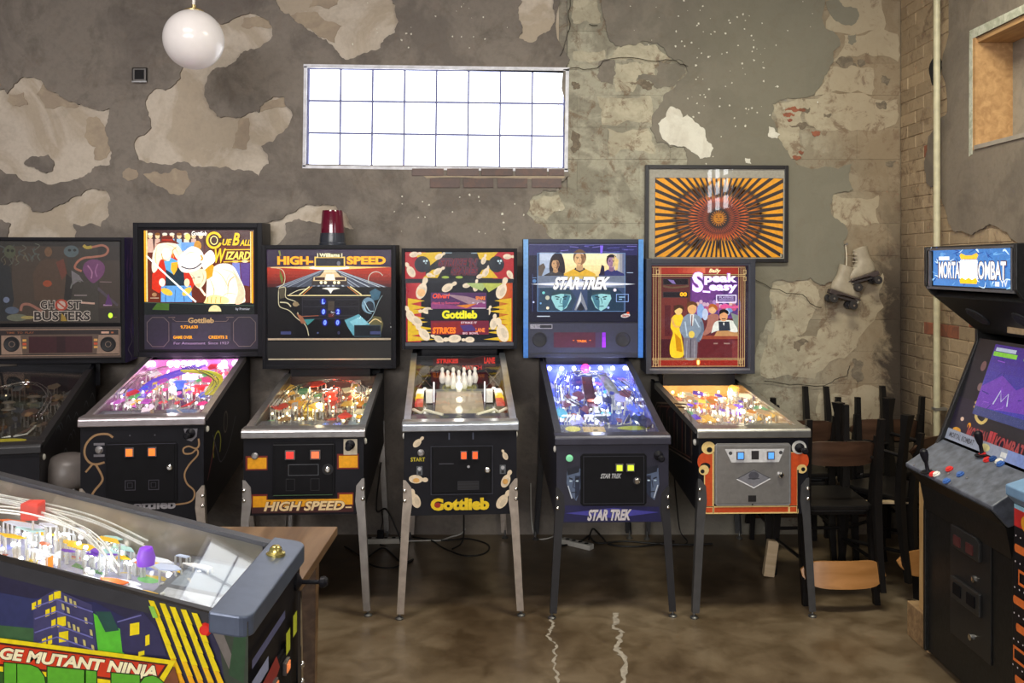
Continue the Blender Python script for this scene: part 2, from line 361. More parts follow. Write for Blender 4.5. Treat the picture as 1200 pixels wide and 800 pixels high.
# core of the back wall, with the window opening left free
wxa, wxb, wza, wzb = wx(357, YW), wx(663, YW), wz(197, YW), wz(77, YW)
m = MB(); m.box(XW, wxa, YW + .02, YW + .27, 0, 4.05); m.box(wxb, XR + .2, YW + .02, YW + .27, 0, 4.05); m.box(wxa, wxb, YW + .02, YW + .27, 0, wza); m.box(wxa, wxb, YW + .02, YW + .27, wzb, 4.05)
wall_back = m.build('wall_back', MORTAR, kind='structure')
# cream undercoat behind the holes of the left half
m = sheet([outline_to_back([(-700, -90), (655, -90), (655, 629), (-700, 629)]), outline_to_back([(355, 74), (654.6, 74), (654.6, 199), (354, 199)])], bk, 0, .008)
m.build('lime_undercoat', LIME, wall_back, kind='structure')
m = sheet([outer] + holes, bk, .008, .022); m.build('grey_plaster', PLASTER, wall_back, kind='structure')
# remnants lying on the plaster or on the lime
def remnant(name, P, mat, d0, d1, amp=.15, lv=3):
    d1 += rng.uniform(-.0005, .0005); L = outline_to_back([(v.x, v.y) for v in frac([Vector(p) for p in P], rng, amp, lv)]); sheet([L], bk, d0, d1).build(name, mat, wall_back)
WHITE = wall_mat('white_paint_flake', (.74, .72, .64), (.66, .63, .55), (.45, .42, .36), 5.0, grime=.3)
TANP = wall_mat('buff_plaster', (.36, .29, .22), (.42, .34, .25), (.25, .2, .16), 5.0, grime=.3)
remnant('paint_flake', [(785, 125), (795, 128), (800, 138), (805, 134), (820, 148), (826, 152), (828, 165), (836, 174), (832, 184), (820, 186), (810, 178), (803, 172), (785, 170), (775, 160), (771, 145)], WHITE, .02, .025)
remnant('paint_flake', [(901, 148), (907, 150), (909, 155), (914, 157), (911, 162), (900, 160)], WHITE, .02, .025)
remnant('paint_flake', [(873, 185), (879, 186), (880, 192), (874, 191)], WHITE, .02, .025)
remnant('buff_patch', [(315, 22), (300, 18), (285, 20), (282, 30), (292, 33), (318, 32)], TANP, .008, .012)
remnant('buff_patch', [(281, 138), (291, 138), (292, 160), (288, 175), (271, 173), (275, 158)], TANP, .008, .012)
remnant('buff_patch', [(306, 122), (333, 114), (337, 124), (318, 127), (305, 131)], TANP, .008, .012)
remnant('buff_patch', [(50, 97), (60, 106), (80, 118), (92, 124), (52, 126), (42, 110)], TANP, .008, .012)
remnant('buff_patch', [(100, 140), (112, 136), (126, 150), (124, 185), (110, 187), (112, 172), (98, 160)], TANP, .008, .012)
remnant('buff_patch', [(365, -15), (405, -15), (395, 5), (385, 10), (362, 8)], TANP, .008, .012)
remnant('buff_patch', [(340, 18), (372, 14), (400, 30), (392, 50), (372, 42), (352, 30)], TANP, .008, .012)
remnant('plaster_patch', [(28, 192), (40, 183), (56, 181), (62, 188), (61, 200), (54, 203), (42, 198)], PLASTER, .008, .02)
remnant('plaster_patch', [(10, 110), (27, 108), (32, 122), (22, 125), (8, 118)], TANP, .008, .014)
remnant('plaster_ridge', [(168, 204), (190, 204), (206, 197), (218, 200), (224, 212), (214, 228), (198, 226), (182, 216)], TANP, .02, .024)
remnant('plaster_ridge', [(144, 203), (150, 197), (160, 199), (162, 207), (150, 212), (144, 208)], TANP, .02, .025)
remnant('plaster_patch', [(702, 72), (720, 70), (722, 86), (718, 99), (705, 96), (700, 88)], PLASTER, .012, .0172)
remnant('plaster_patch', [(772, 71), (798, 73), (804, 84), (790, 101), (770, 104), (764, 96), (745, 94), (748, 88), (770, 88)], PLASTER, .012, .0172)
remnant('plaster_patch', [(968, 2), (982, -2), (990, 8), (1005, 10), (1006, 22), (998, 30), (980, 25), (972, 14)], PLASTER, .012, .0172)
remnant('plaster_patch', [(994, 41), (1003, 40), (1004, 48), (999, 53), (994, 50)], PLASTER, .012, .0172)
g2 = random.Random(3)
m = MB()
for i in range(180):                                 # small chips of white paint
    cx, cy = g2.choice([(790, 110, 30, 45), (790, 30, 60, 40), (530, 250, 60, 30), (500, 35, 60, 30), (900, 60, 60, 60), (720, 240, 40, 40), (640, 250, 40, 30)])[:2] if 0 else (g2.gauss(*g2.choice([(795, 28), (540, 60), (500, 50), (900, 45)])), 0)
    c = g2.choice([(795, 108, 24, 30), (800, 30, 45, 30), (535, 248, 50, 22), (500, 30, 50, 25), (890, 50, 50, 50), (860, 110, 40, 40)])
    x, y = g2.gauss(c[0], c[2]), g2.gauss(c[1], c[3])
    if 350 < x < 672 and 70 < y < 225: continue
    if 660 < x < 806 and y > 55: continue
    if y < -20: continue
    r = g2.uniform(.5, 1.7); L = outline_to_back([(x + r * g2.uniform(.4, 1.2) * math.cos(a), y + r * g2.uniform(.4, 1.2) * math.sin(a)) for a in (0, 1.2, 2.4, 3.7, 5)])
    m.prism(L, lambda a, b, d: (a, YW - d, b), -.001, .003)
m.build('paint_chips', WHITE, wall_back, kind='stuff')

# concrete blocks where the plaster has come off
def inside(p, poly):
    x, y = p; c = False; n = len(poly)
    for i in range(n):
        (x1, y1), (x2, y2) = poly[i], poly[(i + 1) % n]
        if (y1 > y) != (y2 > y) and x < (x2 - x1) * (y - y1) / (y2 - y1) + x1: c = not c
    return c
bw, bh = 73.0, 37.6
eastpoly = rb + [(1300, 640), (1300, -90)]
box = MB(); bm_cache = {}
def block_mesh(w, h, t, cham, key, mat):
    k = (round(w, 3), round(h, 3), key)
    if k not in bm_cache:
        q = MB(); c = cham
        q.hexa([(0, 0, 0), (w, 0, 0), (w, 0, h), (0, 0, h)], [(0, -t + c, 0), (w, -t + c, 0), (w, -t + c, h), (0, -t + c, h)])
        q.hexa([(0, -t + c, 0), (w, -t + c, 0), (w, -t + c, h), (0, -t + c, h)], [(c, -t, c), (w - c, -t, c), (w - c, -t, h - c), (c, -t, h - c)])
        bm_cache[k] = q.mesh('block', mat)
    return bm_cache[k]
for r in range(-2, 17):
    y0 = -1 + r * bh
    for c in range(-1, 8):
        x0 = 640 + c * bw + (bw / 2 if r % 2 else 0); x1 = x0 + bw - .6; y1 = y0 + bh - .5
        a, b = max(x0, 618), min(x1, 1055)
        if b - a < 6: continue
        if y0 < 200 and a < 664: a = 665
        if b - a < 6: continue
        pts = [(a + (b - a) * i / 4, y0 + (y1 - y0) * j / 3) for i in range(5) for j in range(4)]
        if not any(inside(p, H['blocks']) or inside(p, eastpoly) for p in pts): continue
        if y1 > 629: y1 = 629
        if y1 - y0 < 8: continue
        W, Hh = (b - a) * YW / F, (y1 - y0) * YW / F
        o = bpy.data.objects.new('block', block_mesh(W, Hh, .030 - .018, .0015, 'b', BLOCK)); COL.objects.link(o); o.parent = wall_back
        o.location = (wx(a, YW), YW + .018 + g2.uniform(-.001, .0015), wz(y1, YW))
# bare bricks: two courses under the window, a few scars on the right
def brick(x0, y0, x1, y1, Y, mat, t=.012):
    o = bpy.data.objects.new('brick', block_mesh((x1 - x0) * YW / F, (y1 - y0) * YW / F, t, .002, mat.name, mat)); COL.objects.link(o); o.parent = wall_back
    o.location = (wx(x0, YW), Y + g2.uniform(-.001, .001), wz(y1, YW))
for x in (481, 522, 562, 602): brick(x + 2, 197.5, x + 39, 206, YW + .003, BRICK)
brick(643, 198, 661, 206, YW + .003, BRICK)
for x in (502, 541, 581, 621): brick(x + 2, 209, x + 37, 220, YW + .003, BRICK)
for a, b_, c, d in [(919, 126, 937, 131), (917, 132, 932, 137), (936, 127, 945, 131), (951, 153, 962, 159), (936, 176, 942, 181), (929, 182, 939, 187), (922, 139, 929, 143)]: remnant('brick', [(a, b_ + 1), (a + (c - a) * .4, b_), (c, b_ + 1.2), (c - 1, d - 1), (a + (c - a) * .6, d), (a + 1.5, d - .8)], REDBRICK, .010, .0172, .28, 3)
DKS = wall_mat('dark_spall', (.16, .13, .095), (.22, .18, .13), (.08, .06, .045), 20.0)
CRM = wall_mat('cream_block_paint', (.50, .46, .35), (.40, .365, .275), (.25, .21, .15), 4.0, tan=(.36, .29, .20), grime=.6)
for P in ([(966, -30), (1035, -30), (1036, 36), (968, 33)], [(990, 41), (1052, 40), (1053, 72), (975, 72), (986, 60)], [(955, 112), (974, 78), (1024, 80), (1022, 111)], [(906, 122), (940, 114), (944, 122), (938, 150), (940, 184), (928, 186), (912, 160)], [(944, 116), (1052, 116), (1050, 145), (990, 150), (948, 146)], [(974, 226), (1030, 228), (1031, 262), (996, 264), (976, 256)], [(906, 334), (930, 326), (952, 332), (962, 350), (940, 392), (905, 392), (908, 362)], [(900, 392), (960, 396), (955, 444), (892, 440)], [(1000, 350), (1035, 320), (1036, 360), (990, 420), (950, 444), (940, 440)], [(722, 58), (768, 52), (786, 70), (744, 71), (712, 70)], [(722, 74), (740, 73), (766, 74), (768, 88), (746, 92), (742, 108), (722, 108)], [(700, 112), (762, 112), (764, 145), (706, 146)], [(712, 150), (760, 150), (768, 180), (716, 184)], [(620, 236), (655, 228), (662, 244), (640, 258), (624, 252)], [(672, 60), (708, 58), (710, 68), (672, 70)], [(672, 0), (700, -10), (704, 26), (672, 27)], [(962, 460), (1030, 455), (1028, 500), (960, 498)]): remnant('paint_remnant', P, CRM, .010, .0155, .16, 3)
for P in ([(736, 96), (748, 92), (760, 95), (768, 98), (764, 104), (744, 99)], [(980, 72), (1000, 71), (1004, 77), (984, 76)], [(1005, 70), (1013, 70), (1012, 77), (1006, 77)], [(940, 127), (950, 126), (949, 131), (941, 131)], [(965, 133), (975, 133), (973, 137), (966, 137)], [(925, 146), (945, 143), (952, 148), (930, 149)], [(1026, 120), (1037, 118), (1038, 128), (1030, 127)], [(1038, 190), (1050, 188), (1046, 196), (1039, 194)], [(1034, 88), (1044, 92), (1040, 100), (1033, 97)], [(671, 95), (678, 97), (680, 103), (672, 105)], [(671, 152), (680, 158), (678, 176), (672, 180)], [(930, 400), (948, 402), (936, 412)], [(1000, 420), (1012, 424), (1004, 450), (998, 440)]): remnant('spall', P, DKS, .010, .0168, .28, 3)
m = MB(); m.prism([(617, 629), (617, 224), (667, 222), (667, -60), (1056, -60), (1056, 629)], lambda a, b, d: (wx(a, YW), YW + d, wz(b, YW)), .0085, .019); m.build('mortar_bed', BLOCK, wall_back, kind='structure')
remnant('mortar_smear', [(496, 206), (520, 206), (560, 206.3), (600, 206.2), (662, 206.5), (661, 209), (600, 208.6), (560, 209), (500, 209)], TANP, .02, .026, .02, 2)
# cracks between plaster and blocks
m = MB(); DARKC = pm('crack_shadow', (.035, .03, .025), .95)
for P in ([(660, 82), (684, 82), (700, 80), (706, 72), (790, 71), (806, 78)], [(668, 0), (668, 28), (662, 50), (656, 66)], [(870, 320), (940, 345), (948, 355), (962, 360)], [(895, 446), (975, 447), (992, 440), (995, 428)], [(700, 30), (690, 29)]):
    Q = frac([Vector(p) for p in P], rng, .10, 3, closed=False)
    m.tube([(wx(v.x, YW), YW - .012, wz(v.y, YW)) for v in Q], .0022, 4)
m.build('crack', DARKC, wall_back)

# floor
fm = bpy.data.materials.new('sealed_concrete'); fm.use_nodes = True; nt = fm.node_tree; b = nt.nodes['Principled BSDF']; L = nt.links.new
g = nd(nt, 'ShaderNodeNewGeometry'); n1 = nd(nt, 'ShaderNodeTexNoise'); n1.inputs['Scale'].default_value = 1.3; n1.inputs['Detail'].default_value = 9; n1.inputs['Distortion'].default_value = .35; n1.inputs['Roughness'].default_value = .62
n2 = nd(nt, 'ShaderNodeTexNoise'); n2.inputs['Scale'].default_value = 7; n2.inputs['Detail'].default_value = 8; n2.inputs['Distortion'].default_value = .5
L(g.outputs['Position'], n1.inputs[0]); L(g.outputs['Position'], n2.inputs[0])
cr = nd(nt, 'ShaderNodeValToRGB'); e = cr.color_ramp.elements; e[0].position = .36; e[0].color = (.095, .064, .037, 1); e[1].position = .66; e[1].color = (.225, .175, .118, 1)
q = e.new(.5); q.color = (.155, .113, .070, 1)
L(n1.outputs[0], cr.inputs[0]); mx = nd(nt, 'ShaderNodeMix', data_type='RGBA', blend_type='MULTIPLY'); mx.inputs[0].default_value = .7
c2 = nd(nt, 'ShaderNodeValToRGB'); c2.color_ramp.elements[0].color = (.50, .46, .40, 1); c2.color_ramp.elements[0].position = .35; c2.color_ramp.elements[1].position = .6; L(n2.outputs[0], c2.inputs[0]); L(cr.outputs[0], mx.inputs[6]); L(c2.outputs[0], mx.inputs[7])
L(mx.outputs[2], b.inputs['Base Color']); rr = nd(nt, 'ShaderNodeMapRange'); rr.inputs['To Min'].default_value = .22; rr.inputs['To Max'].default_value = .5; L(n2.outputs[0], rr.inputs[0]); L(rr.outputs[0], b.inputs['Roughness'])
bp = nd(nt, 'ShaderNodeBump'); bp.inputs['Strength'].default_value = .12; bp.inputs['Distance'].default_value = .01; L(n2.outputs[0], bp.inputs['Height']); L(bp.outputs[0], b.inputs['Normal'])
m = MB(); m.box(XW, XR + .2, -5.0, YW + .25, -.1, 0); floor = m.build('floor', fm, kind='structure')
m = MB(); SCAR = pm('pale_floor_filler', (.34, .30, .25), .7, var=.25, scale=40)
def fl(px, py): Y = F * EYE / (py - HY); return Vector((wx(px, Y), Y))
for P, w in (([(643, 722), (646, 735), (640, 745), (652, 757), (648, 775), (654, 800), (650, 830)], .008), ([(722, 718), (718, 733), (728, 742), (722, 758), (732, 770), (730, 800), (726, 830)], .015)):
    Q = frac([fl(*p) for p in P], rng, .16, 0, closed=False); Q = [Vector((a.x, a.y)) for a in Q]
    for k in range(3):
        T = []
        for i in range(len(Q) - 1): T += [Q[i], (Q[i] + Q[i + 1]) / 2 + Vector((rng.uniform(-.01, .01), 0))]
        Q = T + [Q[-1]]
    n = len(Q); ws = [w * rng.uniform(.25, 1.2) for _ in Q]
    m.add([(v.x - a, v.y, .0012) for v, a in zip(Q, ws)] + [(v.x + a, v.y, .0012) for v, a in zip(Q, ws)], [(i, n + i, n + i + 1, i + 1) for i in range(n - 1)])
m.build('filled_crack', SCAR, floor)

# right wall: brick, painted; opening with timber lining
def ry(px): return XR * F / (px - HX)
def rp(px, py): Y = ry(px); return (Y, wz(py, Y))
oy0, oy1, oz0, oz1 = 4.10, ry(1140), 2.36, 2.965        # opening in the right wall
ny0, ny1, nz0, nz1 = -.4, 1.35, 2.40, 3.0                # tall side window nearer the camera
m = MB()
m.box(XR + .02, XR + .27, -5, ny0, 0, 4.05); m.box(XR + .02, XR + .27, ny1, oy0, 0, 4.05); m.box(XR + .02, XR + .27, oy1, YW + .3, 0, 4.05)
m.box(XR + .02, XR + .27, ny0, ny1, 0, nz0); m.box(XR + .02, XR + .27, ny0, ny1, nz1, 4.05); m.box(XR + .02, XR + .27, oy0, oy1, 0, oz0); m.box(XR + .02, XR + .27, oy0, oy1, oz1, 4.05)
wall_right = m.build('wall_right', MORTAR, kind='structure')
rt = lambda a, b, d: (XR + .02 - d, a, b)
gp = [rp(1112, -60), rp(1112, 40), rp(1110, 132), rp(1100, 140), rp(1088, 160), rp(1083, 190), rp(1086, 215), rp(1098, 228), rp(1108, 245), rp(1112, 262), rp(1130, 272), rp(1150, 268), (4.6, 1.93), (4.3, 1.80), (3.9, 1.9), (3.2, 1.85), (1.5, 1.9), (-4.95, 1.9), (-4.95, 3.98), (5.1, 3.98)]
gf = [(v.x, v.y) for v in frac([Vector(p) for p in gp], rng, .0, 0)]
T = []
for i in range(len(gp)):
    a, b2 = Vector(gp[i]), Vector(gp[(i + 1) % len(gp)]); seg = frac([a, b2], rng, 0, 0, closed=False)
    P = [a, b2]
    if 0 < i < 15 and (b2 - a).length < 1:
        for l in range(3):
            N = []
            for j in range(len(P) - 1): d = P[j + 1] - P[j]; N += [P[j], (P[j] + P[j + 1]) / 2 + Vector((-d.y, d.x)) * rng.uniform(-.15, .15)]
            P = N + [P[-1]]
    T += [(p.x, p.y) for p in P[:-1]]
GPR = wall_mat('grey_plaster_right', (.205, .170, .135), (.16, .133, .108), (.10, .08, .065), 1.6, rough=.9, grime=.6, bump=.35)
sheet([T, [(oy0, oz0), (oy1, oz0), (oy1, oz1), (oy0, oz1)], [(ny0, nz0), (ny1, nz0), (ny1, nz1), (ny0, nz1)]], rt, 0, .022).build('grey_plaster', GPR, wall_right, kind='structure')
pit = .0765; lb = .215; cnt = 0
for r in range(0, 52):
    z = .02 + r * pit
    if z > 3.5: break
    for c in range(-1, 8):
        y1 = YW - .0 - c * lb + (lb / 2 if r % 2 else 0); y0 = y1 - lb + .005; y1 = min(y1, YW)
        if y1 - y0 < .04 or y0 < 4.2: continue
        if z < .95 and y0 < 5.2 and r % 9 == 0: pass
        px = HX + XR * F / ((y0 + y1) / 2)
        cp = [(y0 + .01, z + .01), (y1 - .01, z + .06), ((y0 + y1) / 2, z + .03), (y0 + .01, z + .06), (y1 - .01, z + .01)]
        if all(inside(p, gp) for p in cp): continue
        if z < 1.2 and y1 < 5.05: continue
        if cnt >= 292 or g2.random() < .06: continue
        cnt += 1; w, h = y1 - y0, pit - .004
        mat = REDBRICK if (r, c) in ((31, 2), (17, 2), (17, 3), (18, 4)) else PBRICK
        k = ('R', round(w, 3), mat.name)
        if k not in bm_cache:
            q = MB(); t, ch = .011, .003
            q.hexa([(0, 0, 0), (0, w, 0), (0, w, h), (0, 0, h)], [(-t + ch, 0, 0), (-t + ch, w, 0), (-t + ch, w, h), (-t + ch, 0, h)]); q.hexa([(-t + ch, 0, 0), (-t + ch, w, 0), (-t + ch, w, h), (-t + ch, 0, h)], [(-t, ch, ch), (-t, w - ch, ch), (-t, w - ch, h - ch), (-t, ch, h - ch)])
            bm_cache[k] = q.mesh('brick', mat)
        o = bpy.data.objects.new('brick', bm_cache[k]); COL.objects.link(o); o.parent = wall_right; o.location = (XR + .019 + g2.uniform(-.002, .002), y0, z)
m = MB(); m.box(XR + .0115, XR + .0195, oy1, YW, 0, 3.6); m.box(XR + .0115, XR + .0195, 4.2, oy1, 0, oz0); m.box(XR + .0115, XR + .0195, 4.2, oy1, oz1, 3.6); m.build('mortar_bed', PBRICK, wall_right, kind='structure')
# broken hole in the brickwork, its inner shade painted as a flat black patch
m = MB(); cy, cz = rp(1095, 83)
Q = [(cy + .075 * math.cos(a) * (1 + .18 * math.sin(3 * a)), cz + .088 * math.sin(a)) for a in [i * math.pi / 9 for i in range(18)]]
m.prism(Q, lambda a, b, d: (XR + .007 - d, a, b), 0, .003); m.build('broken_hole', pm('hole_shade', (.012, .011, .012), .95), wall_right)
# timber lined opening, boarded up
TIM = wood('raw_pine_lining', (.38, .21, .09), (.55, .33, .15), .6, 3, (10, 1, 10))
WHT = wall_mat('chalky_white_edge', (.55, .56, .47), (.40, .42, .33), (.2, .2, .15), 12)
BRD = wall_mat('grey_board', (.33, .29, .24), (.28, .25, .21), (.2, .17, .14), 6)
w2 = thing('window_2', None, None, (XR, oy1, oz0)); tag(w2, kind='structure')
def loc(o, root): o.location = -root.location; return o
def ch(mb, name, mat, root, **k): o = mb.build(name, mat, root, **k); o.location = -root.location; return o
m = MB(); m.box(XR - .002, XR + .20, oy1 - .03, oy1 - .001, oz0, oz1); ch(m, 'jamb', TIM, w2)
m = MB(); m.box(XR + .01, XR + .20, oy0, oy1 - .03, oz1 - .028, oz1); ch(m, 'head_board', TIM, w2)
m = MB(); m.box(XR - .01, XR + .20, oy0, oy1 - .03, oz0, oz0 + .022); ch(m, 'sill_board', pm('grey_painted_sill', (.32, .28, .24), .7), w2)
m = MB(); m.box(XR + .20, XR + .22, oy0, oy1 - .001, oz0, oz1); ch(m, 'boarding', BRD, w2)
m = MB(); e1 = frac([Vector((oy1 + .035, oz0 - .03)), Vector((oy1 + .03, oz1 + .04))], rng, .02, 4, False); e2 = frac([Vector((oy1 - .002, oz1)), Vector((oy1 - .002, oz0 - .02))], rng, .01, 3, False)
m.prism([(v.x, v.y) for v in list(e1) + list(e2)], lambda a, b, d: (XR + .002 - d, a, b), 0, .006); ch(m, 'plaster_edge', WHT, w2)
m = MB(); e1 = frac([Vector((oy1 + .03, oz1 + .05)), Vector((oy0, oz1 + .04))], rng, .02, 4, False)
m.prism([(v.x, v.y) for v in list(e1)] + [(oy0, oz1), (oy1, oz1)], lambda a, b, d: (XR + .002 - d, a, b), 0, .006); ch(m, 'plaster_edge', WHT, w2)

# glass block window of the back wall
w1 = thing('window_1', None, None, ((wxa + wxb) / 2, YW, wza)); tag(w1, kind='structure'); w1.rotation_euler = (0, R(.75), 0)
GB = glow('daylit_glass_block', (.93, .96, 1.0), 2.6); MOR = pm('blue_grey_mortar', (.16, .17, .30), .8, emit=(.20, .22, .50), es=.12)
nw, nh = 8, 3; tw, th = wxb - wxa - .03, wzb - wza - .035; pw, ph = tw / nw, th / nh
q = MB(); e = .0045; q.hexa([(e, .05, e), (pw - e, .05, e), (pw - e, .05, ph - e), (e, .05, ph - e)], [(e, .012, e), (pw - e, .012, e), (pw - e, .012, ph - e), (e, .012, ph - e)]); q.hexa([(e, .012, e), (pw - e, .012, e), (pw - e, .012, ph - e), (e, .012, ph - e)], [(e + .008, .0, e + .008), (pw - e - .008, .0, e + .008), (pw - e - .008, .0, ph - e - .008), (e + .008, .0, ph - e - .008)])
gme = q.mesh('glass_block', GB)
for i in range(nw):
    for j in range(nh):
        o = bpy.data.objects.new('glass_block', gme); COL.objects.link(o); o.parent = w1; o.location = (-tw / 2 + i * pw, .02, .012 + j * ph)
m = MB(); m.box(-tw / 2 - .01, tw / 2 + .01, .035, .06, .0, th + .02); m.build('mortar_grid', MOR, w1)
m = MB()
for i in range(nw + 1): m.box(-tw / 2 + i * pw - .0055, -tw / 2 + i * pw + .0055, .017, .036, .01, th + .012)
for j in range(nh + 1): m.box(-tw / 2, tw / 2, .018, .036, .012 + j * ph - .0055, .012 + j * ph + .0055)
m.build('mortar_joint', MOR, w1)
m = MB(); m.box(-tw / 2 - .03, tw / 2 + .03, -.004, .03, th + .012, th + .034); m.box(-tw / 2 - .028, -tw / 2 - .008, -.004, .03, -.002, th + .02); m.box(tw / 2 + .006, tw / 2 + .028, -.004, .03, -.002, th + .02); m.box(-tw / 2 - .03, tw / 2 + .03, -.004, .03, -.012, .008)
m.build('window_frame', pm('chalky_white_reveal', (.75, .76, .85), .8, var=.2), w1)

# rest of the shell: left wall, rear wall with windows, ceiling
SH = wall_mat('distant_plaster', (.30, .27, .23), (.24, .21, .18), (.15, .13, .11), .9)
m = MB(); m.box(XW - .2, XW, -5.2, YW + .3, 0, 4.05); m.build('wall_left', SH, kind='structure')
m = MB(); xs = [-4.4, -2.5, -2.3, -.4, -.2, 1.7]
m.box(XW, XR + .2, -5.2, -5, 0, 2.45); m.box(XW, XR + .2, -5.2, -5, 3.75, 4.05)
for a, b2 in ((XW, -4.4), (-2.5, -2.3), (-.4, -.2), (1.7, XR + .2)): m.box(a, b2, -5.2, -5, 2.45, 3.75)
m.build('wall_rear', SH, kind='structure')
SKYP = glow('daylit_pane', (.95, .97, 1.0), 3.0); FRM = pm('dark_window_bar', (.10, .10, .11), .5)
def grid_window(name, org, ax, w, h, nx, nz, pane=None):
    r_ = thing(name, None, None, org); tag(r_, kind='structure'); r_.rotation_euler = (0, 0, ax)
    q = MB(); q.box(.015, w / nx - .015, 0, .012, .015, h / nz - .015); me = q.mesh('pane', pane or SKYP); q = MB()
    for i in range(nx):
        for j in range(nz):
            o = bpy.data.objects.new('pane', me); COL.objects.link(o); o.parent = r_; o.location = (i * w / nx, .04, j * h / nz)
    for i in range(nx + 1): q.box(i * w / nx - .015, i * w / nx + .015, 0, .05, 0, h)
    for j in range(nz + 1): q.box(0, w, 0, .05, j * h / nz - .015, j * h / nz + .015)
    q.build('window_bars', FRM, r_)
for i, x in enumerate((-2.5, -.4, 1.7)): grid_window('window_%d' % (i + 4), (x, -5.05, 2.45), math.pi, 1.9, 1.3, 4, 3)
grid_window('window_3', (XR + .06, ny1, nz0), -math.pi / 2, ny1 - ny0, nz1 - nz0, 4, 3, glow('side_daylit_pane', (.93, .96, 1), 7))
m = MB(); m.box(XW - .2, XR + .3, -5.2, YW + .3, 4.05, 4.2); m.build('ceiling', wood('ceiling_deck', (.20, .15, .11), (.30, .23, .17), .7, 2, (1, 10, 1)), kind='structure')

# ================================================================ things on the walls
# pipe
px_, py_ = XR - .045, ry(1107) - .0
m = MB(); m.tube([(px_, py_, 0), (px_, py_, 4.04)], .019, 14)
pipe = m.build('conduit_pipe', pm('cream_painted_pipe', (.52, .48, .33), .45, var=.15), smooth=.6); tag(pipe, 'thin cream painted conduit pipe running up the right brick wall', 'pipe')
for z in (.9, 3.4): m = MB(); m.box(px_ - .021, XR + .012, py_ - .021, py_ + .021, z, z + .015); m.build('pipe_clip', pm('dull_steel', (.3, .29, .27), .5, .7), pipe)
# junction box on the back wall
jx, jz = wx(165, YW), wz(88, YW)
jb = thing('junction_box', 'small square metal junction box with dark opening, high on the back wall', 'electrical box', (jx, YW - .002, jz - .045))
m = MB(); m.box(-.047, .047, -.02, -.016, 0, .088); m.box(-.047, -.042, -.02, 0, 0, .088); m.box(.042, .047, -.02, 0, 0, .088); m.box(-.042, .042, -.02, 0, 0, .005); m.box(-.042, .042, -.02, 0, .083, .088)
m.mi = 0; m.build('housing', pm('grey_tin', (.18, .17, .165), .5, .5), jb)
m = MB(); m.box(-.030, .030, -.0235, -.0201, .014, .074); m.build('opening', pm('black_void', (.01, .01, .012), .9), jb)
m = MB(); m.box(-.047, .047, -.024, -.0201, -.006, .003); m.build('lip', pm('bare_steel', (.5, .5, .52), .35, .9), jb)
# globe lamp
Yg = 4.9; gx, gz = wx(227, Yg), wz(46.5, Yg); rg = 34.5 * Yg / F
gl = thing('globe_pendant_lamp', 'white opal glass globe lamp hanging from a black cord', 'lamp', (gx, Yg, gz))
m = MB(); m.lathe([(max(.001, rg * math.sin(math.pi * i / 28)), -rg * math.cos(math.pi * i / 28)) for i in range(27)], n=48); m.build('globe_shade', pm('opal_glass', (.74, .70, .69), .22, var=.02, emit=(1, .95, .95), es=.10), gl, smooth=1.2)
m = MB(); m.lathe([(.052, rg - .018), (.054, rg - .004), (.040, rg + .004), (.012, rg + .012), (.012, rg + .028), (.001, rg + .03)], n=24); m.build('brass_cap', pm('aged_brass', (.50, .38, .18), .35, .8), gl, smooth=.6)
m = MB(); m.tube([(0, 0, rg + .02), (0, 0, 4.05 - gz)], .0035, 6); m.build('cord', pm('black_cord', (.015, .015, .015), .6), gl)
m = MB(); m.lathe([(.008, rg + .03), (.009, rg + .055), (.004, rg + .06)], n=10); m.build('cord_grip', pm('white_plastic', (.8, .78, .74), .4), gl)

# ================================================================ pinball machines
BLK = pm('black_lacquer', (.010, .010, .014), .42, var=.2, scale=8, spec=.16)
BLKM = pm('black_matt', (.006, .006, .008), .6, spec=.15)
STEEL = pm('brushed_steel', (.42, .41, .42), .30, .9, var=.12, scale=30)
CHAMP = pm('champagne_leg_steel', (.44, .38, .33), .38, .75, var=.15, scale=25)
CHROME = pm('bolt_chrome', (.75, .75, .75), .18, 1)
LEGB = pm('black_leg_paint', (.022, .022, .026), .42, .2)
LEGG = pm('dark_grey_leg', (.085, .085, .09), .42, .5)
PGLASS = glass_mat('table_glass', (.97, .98, .98), .012, .03)
BGLASS = glass_mat('front_glass', (.98, .98, .98), .006, .04)
POSTM = pm('translucent_post', (.75, .75, .72), .25, var=.2)
RUB = pm('white_rubber', (.72, .70, .66), .5)
RAMPC = pm('clear_ramp_plastic', (.45, .48, .55), .12, var=.3, scale=30)
WIRE = pm('wireform_steel', (.65, .65, .66), .2, 1)
EXPO = []
def lamp_pt(parent, loc, e, col, r=.02):
    d = bpy.data.lights.new('playfield_bulb_light', 'POINT'); d.energy = e; d.color = col; d.shadow_soft_size = r
    o = bpy.data.objects.new('playfield_bulb_light', d); COL.objects.link(o); o.parent = parent; o.location = loc; return o
LEGCACHE = {}
